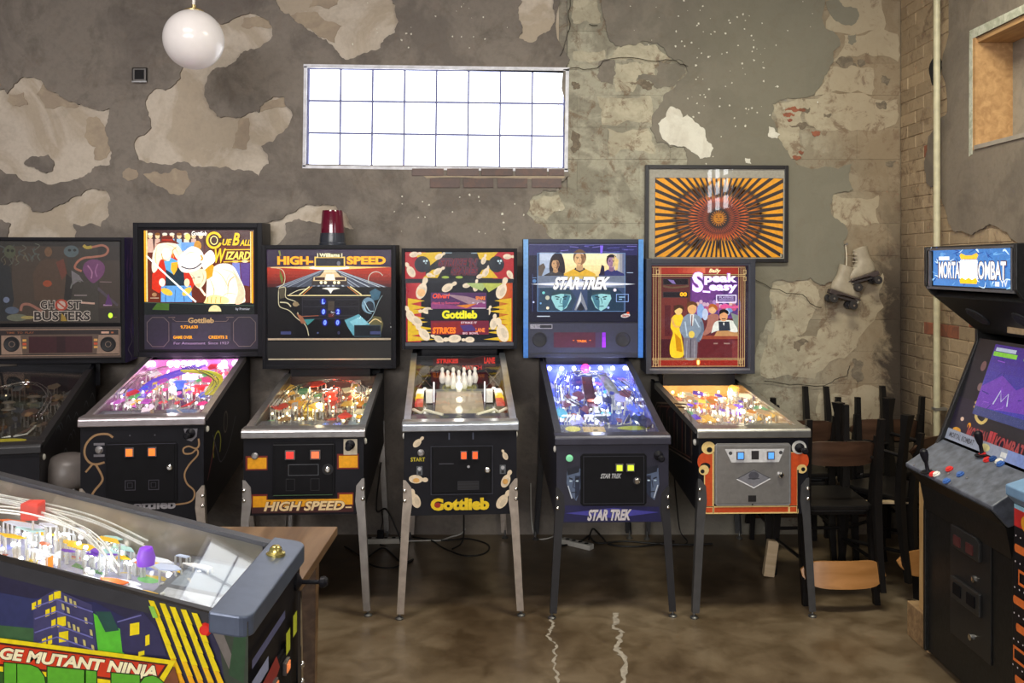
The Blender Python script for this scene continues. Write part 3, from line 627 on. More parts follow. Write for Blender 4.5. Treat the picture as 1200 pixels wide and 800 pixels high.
def machine(sp):
    D = sp.get('D', 4.42); W = sp['W']; h = W / 2; L = 1.26; Lg = sp.get('Lg', 1.12)
    zf = wz(sp['bar_y'], D); zb = wz(sp['bot_y'], D); zr = wz(sp['rear_y'], D + Lg); zbr = zb + .10
    x0 = wx(sp['cx'], D); x1 = wx(sp['rcx'], D + Lg)
    yaw = math.atan2(-(x1 - x0), Lg)
    if 'geom' in sp: x0, D, yaw, zf, zb, zr = sp['geom']; zbr = zb + .14
    root = thing('pinball_machine', sp['label'], 'pinball machine', (x0, D, 0), yaw, None if 'geom' in sp else 'row of pinball machines along the back wall')
    cabm, railm, legm = sp.get('cab', BLK), sp.get('rail', STEEL), sp.get('leg', LEGB)
    slope = (zr - zf) / (Lg - .06)
    def top(y): return zf - .012 + max(0, y - .06) * slope
    # cabinet shell
    m = MB(); t = .019
    prof = [(0, zb), (L, zbr), (L, top(L) + .01), (Lg, top(Lg)), (.06, top(.06)), (0, top(0))]
    for s in (-1, 1): m.prism(prof, lambda a, b, d, s=s: (s * (h - d), a, b), 0, t)
    m.hexa([(-h + t, 0, zb), (h - t, 0, zb), (h - t, .02, zb), (-h + t, .02, zb)], [(-h + t, 0, top(0) - .002), (h - t, 0, top(0) - .002), (h - t, .02, top(0) - .002), (-h + t, .02, top(0) - .002)])
    m.box(-h + t, h - t, L - .02, L, zbr, top(L)); m.hexa([(-h + t, .02, zb + .01), (h - t, .02, zb + .01), (h - t, L - .02, zbr + .008), (-h + t, L - .02, zbr + .008)], [(-h + t, .02, zb + .025), (h - t, .02, zb + .025), (h - t, L - .02, zbr + .025), (-h + t, L - .02, zbr + .025)])
    m.build('cabinet', cabm, root)
    # rails, lockdown bar, glass
    for s in (-1, 1):
        m = MB(); a, b2 = s * (h + .004), s * (h - sp.get('railw', .030))
        m.hexa([(a, .05, zf - .03), (b2, .05, zf - .008), (b2, Lg, zr - .008), (a, Lg, zr - .03)], [(a, .05, zf + .004), (b2, .05, zf + .004), (b2, Lg, zr + .004), (a, Lg, zr + .004)])
        m.build('side_rail', railm, root)
    m = MB(); m.prism([(-.016, zf - .040), (.0, zf - .042), (.0, zf - .008), (.075, zf + .0), (.075, zf + .008), (-.004, zf + .006), (-.016, zf - .006)], lambda a, b, d: (d, a, b), -h - .010, h + .010)
    m.build('lockdown_bar', sp.get('bar', railm), root, bevel=.004)
    m = MB(); m.hexa([(-h + .028, .075, zf - .003), (h - .028, .075, zf - .003), (h - .028, Lg, zr - .003), (-h + .028, Lg, zr - .003)], [(-h + .028, .075, zf), (h - .028, .075, zf), (h - .028, Lg, zr), (-h + .028, Lg, zr)])
    m.build('table_glass', PGLASS, root)
    # legs
    for fy in (0, 1):
        for s in (-1, 1):
            zt = (zb + .175 if fy == 0 else zbr + .18); y0 = .0 if fy == 0 else L
            m = MB(); out = .030; fw = -.012 if fy == 0 else .02; wT, wB = .046, .034; d = 1 if fy == 0 else -1
            X = s * (h + .004); e = .004
            def sec(z, k, w):     # L section, corner outside
                cx = X + s * out * k; cy = y0 - d * .004 + fw * k
                return [(cx, cy, z), (cx - s * w, cy, z), (cx - s * w, cy + d * e, z), (cx - s * e, cy + d * e, z), (cx - s * e, cy + d * w, z), (cx, cy + d * w, z)]
            pts = [sec(zt, -.0, .012), sec(zt - .035, 0, wT * .86), sec(zt - .11, .05, wT), sec(zb - .02, .22, wT * .86), sec(.03, 1, wB)]
            m.rings([r if s * d < 0 else r[::-1] for r in pts]); lg = m.build('leg', legm, root)
            m = MB()
            for zz in (zt - .05, zt - .10):
                M = Matrix.Translation((X - s * .012 + s * .004, y0 - d * .006, zz)) @ Matrix.Rotation(R(90 * d), 4, 'X')
                m.lathe([(.010, 0), (.010, .004), (.006, .009), (.001, .010)], n=10, M=M)
            m.build('leg_bolt', CHROME, lg, smooth=.8, kind='stuff')
            m = MB(); m.lathe([(.020, .0), (.021, .006), (.010, .014), (.006, .016), (.006, .05)], c=(X + s * (out - .012), y0 + fw + d * .014, 0), n=14); m.build('foot', pm('leveller_steel', (.2, .2, .2), .4, .8), lg, smooth=.6)
    # front print and door
    pf = dict(root=root, W=W, h=h, zf=zf, zb=zb, zr=zr, Lg=Lg, L=L, slope=slope, D=D)
    fr = sp['front_frame']; pz0, pz1 = zb, zf - .042; pf['fr'] = fr
    sc = W / (fr[2] - fr[0]); szz = (pz1 - pz0) / (fr[3] - fr[1])
    def fp(x, y): return ((x - fr[0]) * sc - h, pz1 - (y - fr[1]) * szz)
    pf['fp'] = fp
    A = Art(fr, W, pz1 - pz0); sp['front'](A)
    if A.mb.v: A.build('front_artwork', DIM, root, at=(0, -.0012, (pz0 + pz1) / 2))
    dx0, dy0, dx1, dy1 = sp['door']; a = fp(dx0, dy1); b2 = fp(dx1, dy0)
    m = MB(); m.prism([(a[0] + .012, a[1]), (b2[0] - .012, a[1]), (b2[0], a[1] + .012), (b2[0], b2[1] - .012), (b2[0] - .012, b2[1]), (a[0] + .012, b2[1]), (a[0], b2[1] - .012), (a[0], a[1] + .012)], lambda x, z, d: (x, d, z), -.008, .0)
    door = m.build('coin_door', sp.get('doorm', BLKM), root, bevel=.002)
    m = MB(); g_ = .012; m.box(a[0] + g_, b2[0] - g_, -.011, -.0075, a[1] + g_, b2[1] - g_); m.build('door_panel', sp.get('doorm', BLKM), door, bevel=.0015)
    if 'doorart' in sp:
        A = Art(fr, W, pz1 - pz0); sp['doorart'](A); A.build('door_artwork', sp.get('doorprint', DIM), door, at=(0, -.0118, (pz0 + pz1) / 2))
    for i, (bx0, by0, bx1, by1, col, es) in enumerate(sp.get('slots', [])):
        c0 = fp(bx0, by1); c1 = fp(bx1, by0); m = MB(); w_ = c1[0] - c0[0]
        m.box(c0[0], c1[0], -.021, -.011, c0[1], c1[1]); s_ = m.build('coin_slot', pm('slot_surround', (.14, .12, .12), .4, .4), door, bevel=.002)
        m = MB(); m.box(c0[0] + w_ * .14, c1[0] - w_ * .14, -.0235, -.0205, c0[1] + w_ * .14, c1[1] - w_ * .14); m.box(c0[0] + w_ * .4, c0[0] + w_ * .6, -.026, -.0236, c0[1] + w_ * .3, c1[1] - w_ * .3)
        o = m.build('coin_button', glow('lit_button_%d_%d_%d' % tuple(int(c * 99) for c in col), col, es), door)
    if 'lock' in sp:
        c = fp(*sp['lock']); m = MB(); m.lathe([(.014, 0), (.014, .012), (.009, .016), (.001, .016)], n=16, M=Matrix.Translation((c[0], -.011, c[1])) @ Matrix.Rotation(R(90), 4, 'X')); m.build('lock', CHROME, door, smooth=.6)
    if 'plunger' in sp:
        c = fp(*sp['plunger']); m = MB(); M = Matrix.Translation((c[0], 0, c[1])) @ Matrix.Rotation(R(90), 4, 'X')
        m.lathe([(.024, 0), (.024, .006), (.012, .014), (.006, .018), (.006, .065), (.015, .07), (.016, .082), (.010, .09), (.001, .09)], n=16, M=M); m.build('plunger', sp.get('plungm', BLK), root, smooth=.6)
    if 'start' in sp:
        c = fp(*sp['start']); m = MB(); M = Matrix.Translation((c[0], 0, c[1])) @ Matrix.Rotation(R(90), 4, 'X')
        m.lathe([(.017, 0), (.017, .006), (.012, .008), (.012, .012), (.001, .013)], n=16, M=M); m.build('start_button', sp.get('startm', STEEL), root, smooth=.5)
    m = MB()
    for s in (-1, 1):
        m = MB(); m.lathe([(.016, 0), (.016, .004), (.011, .009), (.001, .010)], n=12, M=Matrix.Translation((s * h, .07, zf - .075)) @ Matrix.Rotation(s * R(90), 4, 'Y')); m.build('flipper_button', sp.get('flipm', RUB), root, smooth=.6)
    # backbox
    yb = sp.get('yb', 1.07); db = .23
    Db = D + yb; bx0, by0, bx1, by1 = sp['box']; Wb = (bx1 - bx0) * Db / F; cxb = wx((bx0 + bx1) / 2, Db); zt_, zc = wz(by0, Db), wz(by1, Db)
    # centre in machine frame
    Mi = (Matrix.Translation((x0, D, 0)) @ Matrix.Rotation(yaw, 4, 'Z')).inverted(); lc = Mi @ Vector((cxb, Db, 0))
    bbx, bby = lc.x, lc.y; hb = Wb / 2; Hb = zt_ - zc
    if 'geom' in sp: bbx, bby, hb, Hb, zc, Wb = 0, 1.07, .35, .70, zr + .01, .70
    m = MB(); tb = sp.get('boxt', .020)
    m.box(-hb, -hb + tb, 0, db, 0, Hb); m.box(hb - tb, hb, 0, db, 0, Hb); m.box(-hb + tb, hb - tb, 0, db, Hb - tb, Hb); m.box(-hb + tb, hb - tb, 0, db, 0, tb); m.box(-hb + tb, hb - tb, db - .02, db, tb, Hb - tb)
    bb = m.build('backbox', sp.get('boxm', cabm), root, bevel=.002); bb.location = (bbx, bby, zc); bb.rotation_euler = (R(sp.get('lean', 1.2)), 0, 0 if 'geom' in sp else -yaw * .6)
    m = MB(); hn = min(h, hb) - .05; m.box(bbx - hn, bbx + hn, bby + .04, min(L, bby + db - .02), top(Lg) - .10, zc + .002); m.build('neck', cabm, root)
    bfr = sp['boxframe']; A = Art(bfr, Wb, Hb)
    if 'boxart' in sp:
        sp['boxart'](A)
        if A.mb.v: A.build('box_artwork', DIM, bb, at=(0, -.0008, Hb / 2))
    gx0, gy0, gx1, gy1 = sp['glass']; kx = Wb / (bfr[2] - bfr[0]); kz = Hb / (bfr[3] - bfr[1])
    gl0 = ((gx0 - bfr[0]) * kx - hb, Hb - (gy1 - bfr[1]) * kz); gl1 = ((gx1 - bfr[0]) * kx - hb, Hb - (gy0 - bfr[1]) * kz)
    pf['gl'] = (gl0, gl1)
    A = Art((gx0, gy0, gx1, gy1), gl1[0] - gl0[0], gl1[1] - gl0[1]); sp['art'](A)
    A.build('backglass', sp.get('artm', LIT), bb, at=((gl0[0] + gl1[0]) / 2, .018, (gl0[1] + gl1[1]) / 2))
    # black surround of the glass
    m = MB(); y_ = .010
    m.box(-hb + tb, gl0[0], y_ - .004, .03, tb, Hb - tb); m.box(gl1[0], hb - tb, y_ - .004, .03, tb, Hb - tb); m.box(gl0[0], gl1[0], y_ - .004, .03, gl1[1], Hb - tb); m.box(gl0[0], gl1[0], y_ - .004, .03, tb, gl0[1])
    m.build('glass_surround', sp.get('surm', BLKM), bb)
    m = MB(); m.box(gl0[0] + .001, gl1[0] - .001, .0065, .009, gl0[1], gl1[1]); m.build('cover_glass', BGLASS, bb)
    if 'speakers' in sp:
        for (cx, cy, r) in sp['speakers']:
            X, Z = (cx - bfr[0]) * kx - hb, Hb - (cy - bfr[1]) * kz; m = MB(); rr = r * kx
            M = Matrix.Translation((X, .006, Z)) @ Matrix.Rotation(R(90), 4, 'X')
            m.lathe([(rr, 0), (rr, .004), (rr * .9, .006), (rr * .8, .003), (rr * .35, .001), (.001, .003)], n=24, M=M); m.build('speaker', pm('speaker_mesh', (.018, .018, .022), .7), bb, smooth=.6)
    if 'panelart' in sp:
        A = Art(bfr, Wb, Hb); sp['panelart'](A); A.build('speaker_panel', DIM, bb, at=(0, .0055, Hb / 2))
    if 'display' in sp:
        A = Art(bfr, Wb, Hb); sp['display'](A); A.build('display', LIT, bb, at=(0, -.001, Hb / 2))
    pf['bb'] = bb; pf['Hb'] = Hb; pf['Wb'] = Wb; pf['k'] = (kx, kz, hb, bfr)
    playfield(sp, pf)
    if 'extra' in sp: sp['extra'](pf)
    return root

def playfield(sp, pf):
    root, h, zf, zr, Lg = pf['root'], pf['h'], pf['zf'], pf['zr'], pf['Lg']
    P = sp['pf']; g = random.Random(P.get('seed', 1)); dep0, dep1 = P.get('depth', (.055, .13)); hw = h - .026; yA, yB = .10, Lg - .02
    def at(u, v, hh=0):      # u -1..1 across, v 0..1 front to back
        y = yA + (yB - yA) * v; gz = zf + (zr - zf) * (y - .06) / (Lg - .06)
        return Vector((u * hw, y, gz - (dep0 + (dep1 - dep0) * v) + hh))
    pf['at'] = at
    pal, em = P['pal'], P['em']
    # board with its printed inserts
    A = Art((-100, -100, 100, 100), 2, 2, .00002); A.rect(-100, -100, 100, 100, P['board'])
    for i in range(46):
        c = g.choice(pal); x, y = g.uniform(-95, 95), g.uniform(-95, 90)
        if g.random() < .5: A.ell(x, y, g.uniform(3, 12), g.uniform(3, 10), [k * P.get('ins', .6) for k in c], n=10)
        else: A.poly([(x + g.uniform(-22, 22), y + g.uniform(-14, 14)) for _ in range(4)], [k * .5 * P.get('ins', .6) for k in c])
        A.k -= .5
    if 'board_art' in P: P['board_art'](A)
    board = A.build('playfield', em['board'], root, place=lambda x, d, z: at(x, (z + 1) / 2, d * 1.0))
    # back panel and inner side walls
    m = MB(); a, b2, c, d_ = at(-1, 1, -.01), at(1, 1, -.01), at(1, 1, dep1 - .01), at(-1, 1, dep1 - .01); m.add([a, b2, c, d_], [(0, 1, 2, 3)]); m.v = m.v; m.build('back_panel', P.get('backm', BLKM), root)
    for s in (-1, 1):
        m = MB(); q = s * .999; m.hexa([at(q, 0, -.01), at(q, 1, -.01), at(q, 1, dep1 - .008), at(q, 0, dep0 - .006)], [at(q - s * .008, 0, -.01), at(q - s * .008, 1, -.01), at(q - s * .008, 1, dep1 - .008), at(q - s * .008, 0, dep0 - .006)]); m.build('inner_side', P.get('sidem', BLKM), root)
    # apron
    A = Art((-100, 0, 100, 100), 2, 1, .00004); A.rect(-100, 0, 100, 100, P.get('apron', (.03, .03, .04)))
    if 'apron_art' in P: P['apron_art'](A)
    A.build('apron', P.get('apronm', DIM), root, place=lambda x, d, z: at(x, .0 + (z + .5) * P.get('apl', .13), .028 + d))
    # plastics standing on posts
    def pick(): return em['pl'][g.randrange(len(em['pl']))]
    clear = P.get('clear', [])
    def free(u, v): return not any(a <= u <= b2 and c <= v <= d for a, b2, c, d in clear)
    posts = MB(); lights = MB(); n = P.get('n', 34)
    for i in range(n):
        for _ in range(20):
            s = g.choice((-1, 1)); u = s * min(.95, abs(g.gauss(.62, .28))); v = g.uniform(.14, .96)
            if free(u, v): break
        else: continue
        k = g.randint(4, 6); r = g.uniform(.04, .12) * P.get('rs', 1); hh = g.uniform(.018, .05 + .03 * v); m = MB()
        Q = [(u + r * 1.5 * math.cos(2 * math.pi * j / k + i) * g.uniform(.6, 1.2), v + r * .8 * math.sin(2 * math.pi * j / k + i) * g.uniform(.6, 1.2)) for j in range(k)]
        Q = [(max(-.97, min(.97, a)), max(.02, min(.985, b2))) for a, b2 in Q]
        m.prism(Q, lambda a, b2, d: at(a, b2, d), hh, hh + .003); m.build('plastic', pick(), board)
        for a, b2 in Q[:4]: p = at(a, b2, 0); posts.cyl(p, p + Vector((0, 0, hh)), .0045, .003, 6)
        if g.random() < P.get('bulbs', .6): q = at(u, v, hh * .55); lights.sphere(q, g.uniform(.005, .009), 8, 5)
    for i in range(P.get('np', 46)):
        u, v = g.uniform(-.93, .93), g.uniform(.16, .97)
        if not free(u, v): continue
        p = at(u, v); hh = g.uniform(.02, .045); posts.tube([p, p + Vector((0, 0, hh * .5)), p + Vector((0, 0, hh))], [.006, .0035, .006], 7)
        if g.random() < P.get('bulbs', .6) * .5: lights.sphere(p + Vector((.008, 0, hh)), g.uniform(.004, .007), 8, 5)
    posts.build('posts', P.get('postm', POSTM), board, kind='stuff', smooth=.7)
    if lights.v: lights.build('lamps', em['bulb'], board, kind='stuff', smooth=1)
    # bumpers
    for (u, v, r, mt) in P.get('bumpers', []):
        m = MB(); c = at(u, v); m.lathe([(r * 1.1, 0), (r, .006), (r * .62, .012), (r * .6, .034), (r, .037), (r, .043), (r * .6, .048), (.001, .049)], c=c, n=18); m.build('bumper', mt, board, smooth=.5)
    # targets
    for (u0, u1, v, k, mt) in P.get('targets', []):
        for i in range(k):
            m = MB(); c = at(u0 + (u1 - u0) * i / max(1, k - 1), v); m.box(c.x - .010, c.x + .010, c.y - .002, c.y + .002, c.z, c.z + .034); m.build('target', mt[i % len(mt)], board)
    # ramps
    for (pts, rr, mt) in P.get('ramps', []):
        Q = smooth_path([at(*p) for p in pts], 6); m = MB()
        for s in (-1, 1):
            m.tube([q + Vector((s * rr, 0, .012)) for q in Q], .0024, 5)
        m.tube([q + Vector((0, 0, 0)) for q in Q], .0024, 5); m.build('wire_ramp' if mt is WIRE else 'ramp', mt, board, smooth=1, kind='stuff' if 0 else None)
    for (pts, rr, mt) in P.get('chutes', []):
        Q = smooth_path([at(*p) for p in pts], 6); m = MB()
        m.rings([[q + Vector((-rr, 0, .018)), q + Vector((-rr, 0, 0)), q + Vector((rr, 0, 0)), q + Vector((rr, 0, .018)), q + Vector((rr - .002, 0, .018)), q + Vector((rr - .002, 0, .002)), q + Vector((-rr + .002, 0, .002)), q + Vector((-rr + .002, 0, .018))] for q in Q]); m.build('ramp', mt, board)
    # slingshots, guides and flippers
    if P.get('flip', True):
        for s in (-1, 1):
            m = MB(); p0, p1 = at(s * .33, .155, .02), at(s * .08, .115, .02); m.tube([p0, p1], [.010, .006], 8); m.build('flipper', P.get('flipm', RUB), board, smooth=.8)
            m = MB(); T = [at(s * .62, .33, .02), at(s * .58, .2, .02), at(s * .38, .165, .02)]; m.tube(T, .004, 6, True); m.build('rubber_ring', RUB, board, smooth=.8)
            m = MB(); m.prism([(s * .60, .31), (s * .57, .21), (s * .42, .18)], lambda a, b2, d: at(a, b2, d), .026, .029); m.build('plastic', pick(), board)
    if 'strip' in P:      # lamps along the rear edge
        k, hh, lst = P['strip']
        for i, (u, r, mt) in enumerate(lst):
            m = MB(); m.sphere(at(u, .975, hh), r, 12, 8); m.build('spot_lamp', mt, board, smooth=1)
    for (u, v, hh, e, c) in P.get('lights', []): lamp_pt(root, at(u, v, hh), e, c)
def em_set(prefix, cols, s, bulb, bs, board_e=.25):
    return dict(pl=[glow(prefix + '_plastic_%d' % i, c, s) if s else pm(prefix + '_plastic_%d' % i, c, .3) for i, c in enumerate(cols)], bulb=glow(prefix + '_bulb', bulb, bs), board=print_mat(prefix + '_board_print', board_e, .2))

# ================================================================ artwork
def q(r, g, b, k=1.0):
    f = lambda c: ((c / 255 + .055) / 1.055) ** 2.4 if c > 10 else c / 255 / 12.92
    return (f(r) * k, f(g) * k, f(b) * k)
CREAM, WHITE_ = q(250, 238, 200), q(255, 255, 255)
def none(A): pass

# ---- 1: dim machine with the dark doorway picture, far left
def art_ghost(A):
    A.rect(-10, 60, 712, 560, q(52, 46, 44)); A.rect(80, 95, 420, 545, q(70, 60, 54)); A.rect(400, 100, 580, 550, q(62, 58, 54)); A.rect(-10, 60, 712, 92, q(46, 44, 44)); A.rect(585, 180, 712, 470, q(66, 56, 50))
    A.poly([(0, 180), (70, 220), (90, 420), (60, 545), (-10, 545), (-10, 180)], q(38, 42, 48))
    g = random.Random(5)
    for i in range(26):
        x, y = g.uniform(0, 250), g.uniform(75, 170); A.line([(x, y), (x + g.uniform(-30, 30), y + g.uniform(10, 30)), (x + g.uniform(-20, 30), y + 40)], g.uniform(3, 7), g.choice([q(92, 98, 88), q(74, 84, 84), q(104, 96, 74)]), 3)
    A.ell(70, 128, 34, 40, q(78, 84, 66)); A.ell(60, 120, 9, 9, q(30, 30, 28)); A.ell(84, 122, 9, 9, q(30, 30, 28))
    A.ell(425, 125, 44, 36, q(84, 98, 104)); A.ell(415, 118, 10, 8, q(40, 44, 48)); A.ell(445, 118, 10, 8, q(40, 44, 48))
    A.poly([(240, 190), (270, 170), (330, 170), (390, 200), (410, 420), (360, 440), (210, 420), (200, 260)], q(80, 64, 54)); A.ell(292, 128, 22, 30, q(112, 84, 62)); A.poly([(335, 190), (380, 170), (400, 260), (370, 300)], q(104, 60, 50))
    A.ell(285, 320, 26, 20, q(150, 74, 48)); A.poly([(395, 260), (440, 300), (420, 420), (380, 420)], q(40, 38, 38))
    A.poly([(490, 240), (500, 200), (540, 175), (590, 180), (620, 215), (612, 265), (580, 300), (550, 318), (515, 285)], q(112, 66, 110), 3); A.line([(520, 210), (545, 250), (540, 290)], 8, q(170, 120, 160), 3); A.line([(580, 200), (565, 245), (575, 280)], 8, q(150, 100, 146), 3)
    A.line([(495, 88), (520, 104), (560, 96), (610, 88), (640, 112), (622, 146), (560, 158), (500, 165), (462, 188), (446, 225), (485, 245)], 13, q(168, 110, 92), 4); A.line([(497, 88), (515, 102), (545, 98)], 18, q(176, 156, 66), 3)
    A.poly([(425, 240), (470, 270), (495, 310), (470, 300), (430, 330)], q(120, 116, 122)); A.line([(420, 350), (440, 300), (480, 310)], 8, q(110, 112, 110), 3)
    A.line([(440, 392), (515, 392)], 8, q(132, 122, 122)); A.line([(610, 452), (660, 452)], 9, q(176, 140, 180)); A.line([(480, 436), (560, 442)], 11, q(206, 170, 156)); A.line([(590, 310), (660, 312)], 5, q(130, 110, 110)); A.poly([(580, 340), (700, 450), (690, 460), (578, 360)], q(80, 72, 84)); A.poly([(640, 380), (665, 450), (620, 450)], q(90, 50, 110))
    A.ell(48, 418, 18, 18, q(110, 122, 150)); A.ell(80, 482, 40, 22, q(84, 96, 118)); A.ell(110, 525, 62, 22, q(106, 110, 96)); A.line([(130, 485), (140, 450), (180, 446), (240, 480), (270, 500)], 16, q(150, 104, 92), 4); A.ell(170, 525, 40, 10, q(160, 146, 90))
    for t, x0, x1, y0, y1 in (('GH', 245, 326, 424, 474), ('ST', 402, 482, 424, 474), ('BUSTERS', 208, 532, 489, 545)):
        A.text(t, x0 - 4, y0 - 4, x1 + 4, y1 + 4, q(206, 196, 186), .07); A.text(t, x0, y0, x1, y1, q(44, 38, 40), .025)
    A.ell(366, 450, 24, 28, q(196, 176, 166)); A.ring(366, 450, 32, 30, 11, q(176, 72, 56)); A.line([(342, 430), (390, 470)], 9, q(176, 72, 56)); A.poly([(366, 498), (386, 520), (398, 548), (362, 548)], q(170, 140, 60))
    A.ell(652, 515, 13, 16, q(190, 240, 60, 2.2)); A.line([(664, 525), (690, 525)], 4, q(120, 90, 80))
def panel_ghost(A):
    A.rect(-10, 583, 716, 770, q(86, 74, 70)); A.rect(-4, 592, 708, 762, q(30, 26, 28)); A.frame(0, 598, 704, 756, 6, q(150, 124, 108)); A.rect(8, 603, 700, 630, q(44, 36, 38)); A.rect(20, 632, 700, 748, q(146, 122, 108))
    A.poly([(130, 628), (585, 628), (572, 748), (142, 748)], q(92, 76, 68)); A.rect(178, 640, 548, 740, q(58, 26, 34)); A.rect(340, 640, 390, 740, q(42, 18, 26))
    for x in (154, 567):
        for y, c in ((663, q(214, 160, 90)), (685, q(196, 84, 56)), (706, q(214, 160, 90))): A.rect(x - 11, y - 7, x + 11, y + 7, c)
    A.rect(600, 612, 645, 624, q(210, 170, 150)); A.rect(658, 614, 672, 623, q(180, 100, 60)); A.text('TIME  TO  PLAY', 50, 610, 210, 622, q(150, 90, 60), .01)
def side_ghost(pf):
    bb = pf['bb']; Hb = pf['Hb']; hb = pf['Wb'] / 2
    A = Art((0, 0, 60, 770), .23, Hb); A.rect(0, 0, 60, 770, q(84, 66, 150)); g = random.Random(4)
    for i in range(9): x = g.uniform(8, 40); y = g.uniform(0, 600); A.line([(x, y), (x + g.uniform(-8, 12), y + 70), (x + g.uniform(-8, 10), y + 150)], g.uniform(3, 9), g.choice([q(180, 166, 240), q(130, 110, 215), q(150, 110, 190)]), 4, True)
    A.line([(20, 560), (34, 640), (14, 690), (30, 740), (24, 768)], 5, q(196, 186, 214), 4, True)
    A.build('side_artwork', DIM, bb, place=lambda x, d, z: (hb + .001 + d, .115 + x, Hb / 2 + z))
    side_rope(pf, 'ghost')
def side_rope(pf, kind):
    root, h, zf, zb, L, top = pf['root'], pf['h'], pf['zf'], pf['zb'], pf['L'], None
    s = -1 if kind == 'deco' else 1
    A = Art((0, 0, 126, 60), L, .60)
    if kind == 'cue':
        A.ring(30, 26, 9, 12, 1.6, q(150, 150, 40), 150, 400); A.ring(52, 14, 5, 9, 1.4, q(90, 80, 70)); A.line([(20, 12), (30, 30), (40, 44), (60, 40), (80, 20)], 1.2, q(70, 66, 80), 4); A.line([(8, 44), (24, 22)], 1.5, q(130, 60, 60))
    elif kind == 'ghost':
        g = random.Random(8)
        for i in range(14): x, y = g.uniform(10, 110), g.uniform(6, 46); A.line([(x, y), (x + 6, y - 5), (x + 12, y + 3)], 1.4, g.choice([q(70, 76, 90), q(50, 60, 70), q(90, 90, 96)]), 4, True)
    elif kind == 'deco':
        for k, c in ((0, q(120, 100, 84)), (3, q(90, 50, 34))):
            A.line([(8 + k, 50 - k), (8 + k, 24 + k), (20 + k, 12 + k), (100 - k, 4 + k), (112 - k, 14), (112 - k, 50 - k), (8 + k, 50 - k)], 1.3, c)
        for x in (30, 50, 70, 90): A.line([(x, 46), (x, 16), (x + 6, 12)], 1.4, q(96, 40, 30)); A.line([(x + 8, 46), (x + 8, 20)], .8, q(130, 110, 90))
    elif kind == 'star':
        A.poly([(4, 50), (30, 18), (60, 24), (110, 14), (120, 50)], q(24, 26, 44)); A.line([(10, 30), (110, 18)], 1.2, q(70, 90, 170))
    zc = zb + .26
    A.build('side_artwork', DIM, root, place=lambda x, d, z: (s * (h + .001 + d), L / 2 + s * -x * -1 if s < 0 else L / 2 + x, zc + z * .62 + (L / 2 + x) * .08))

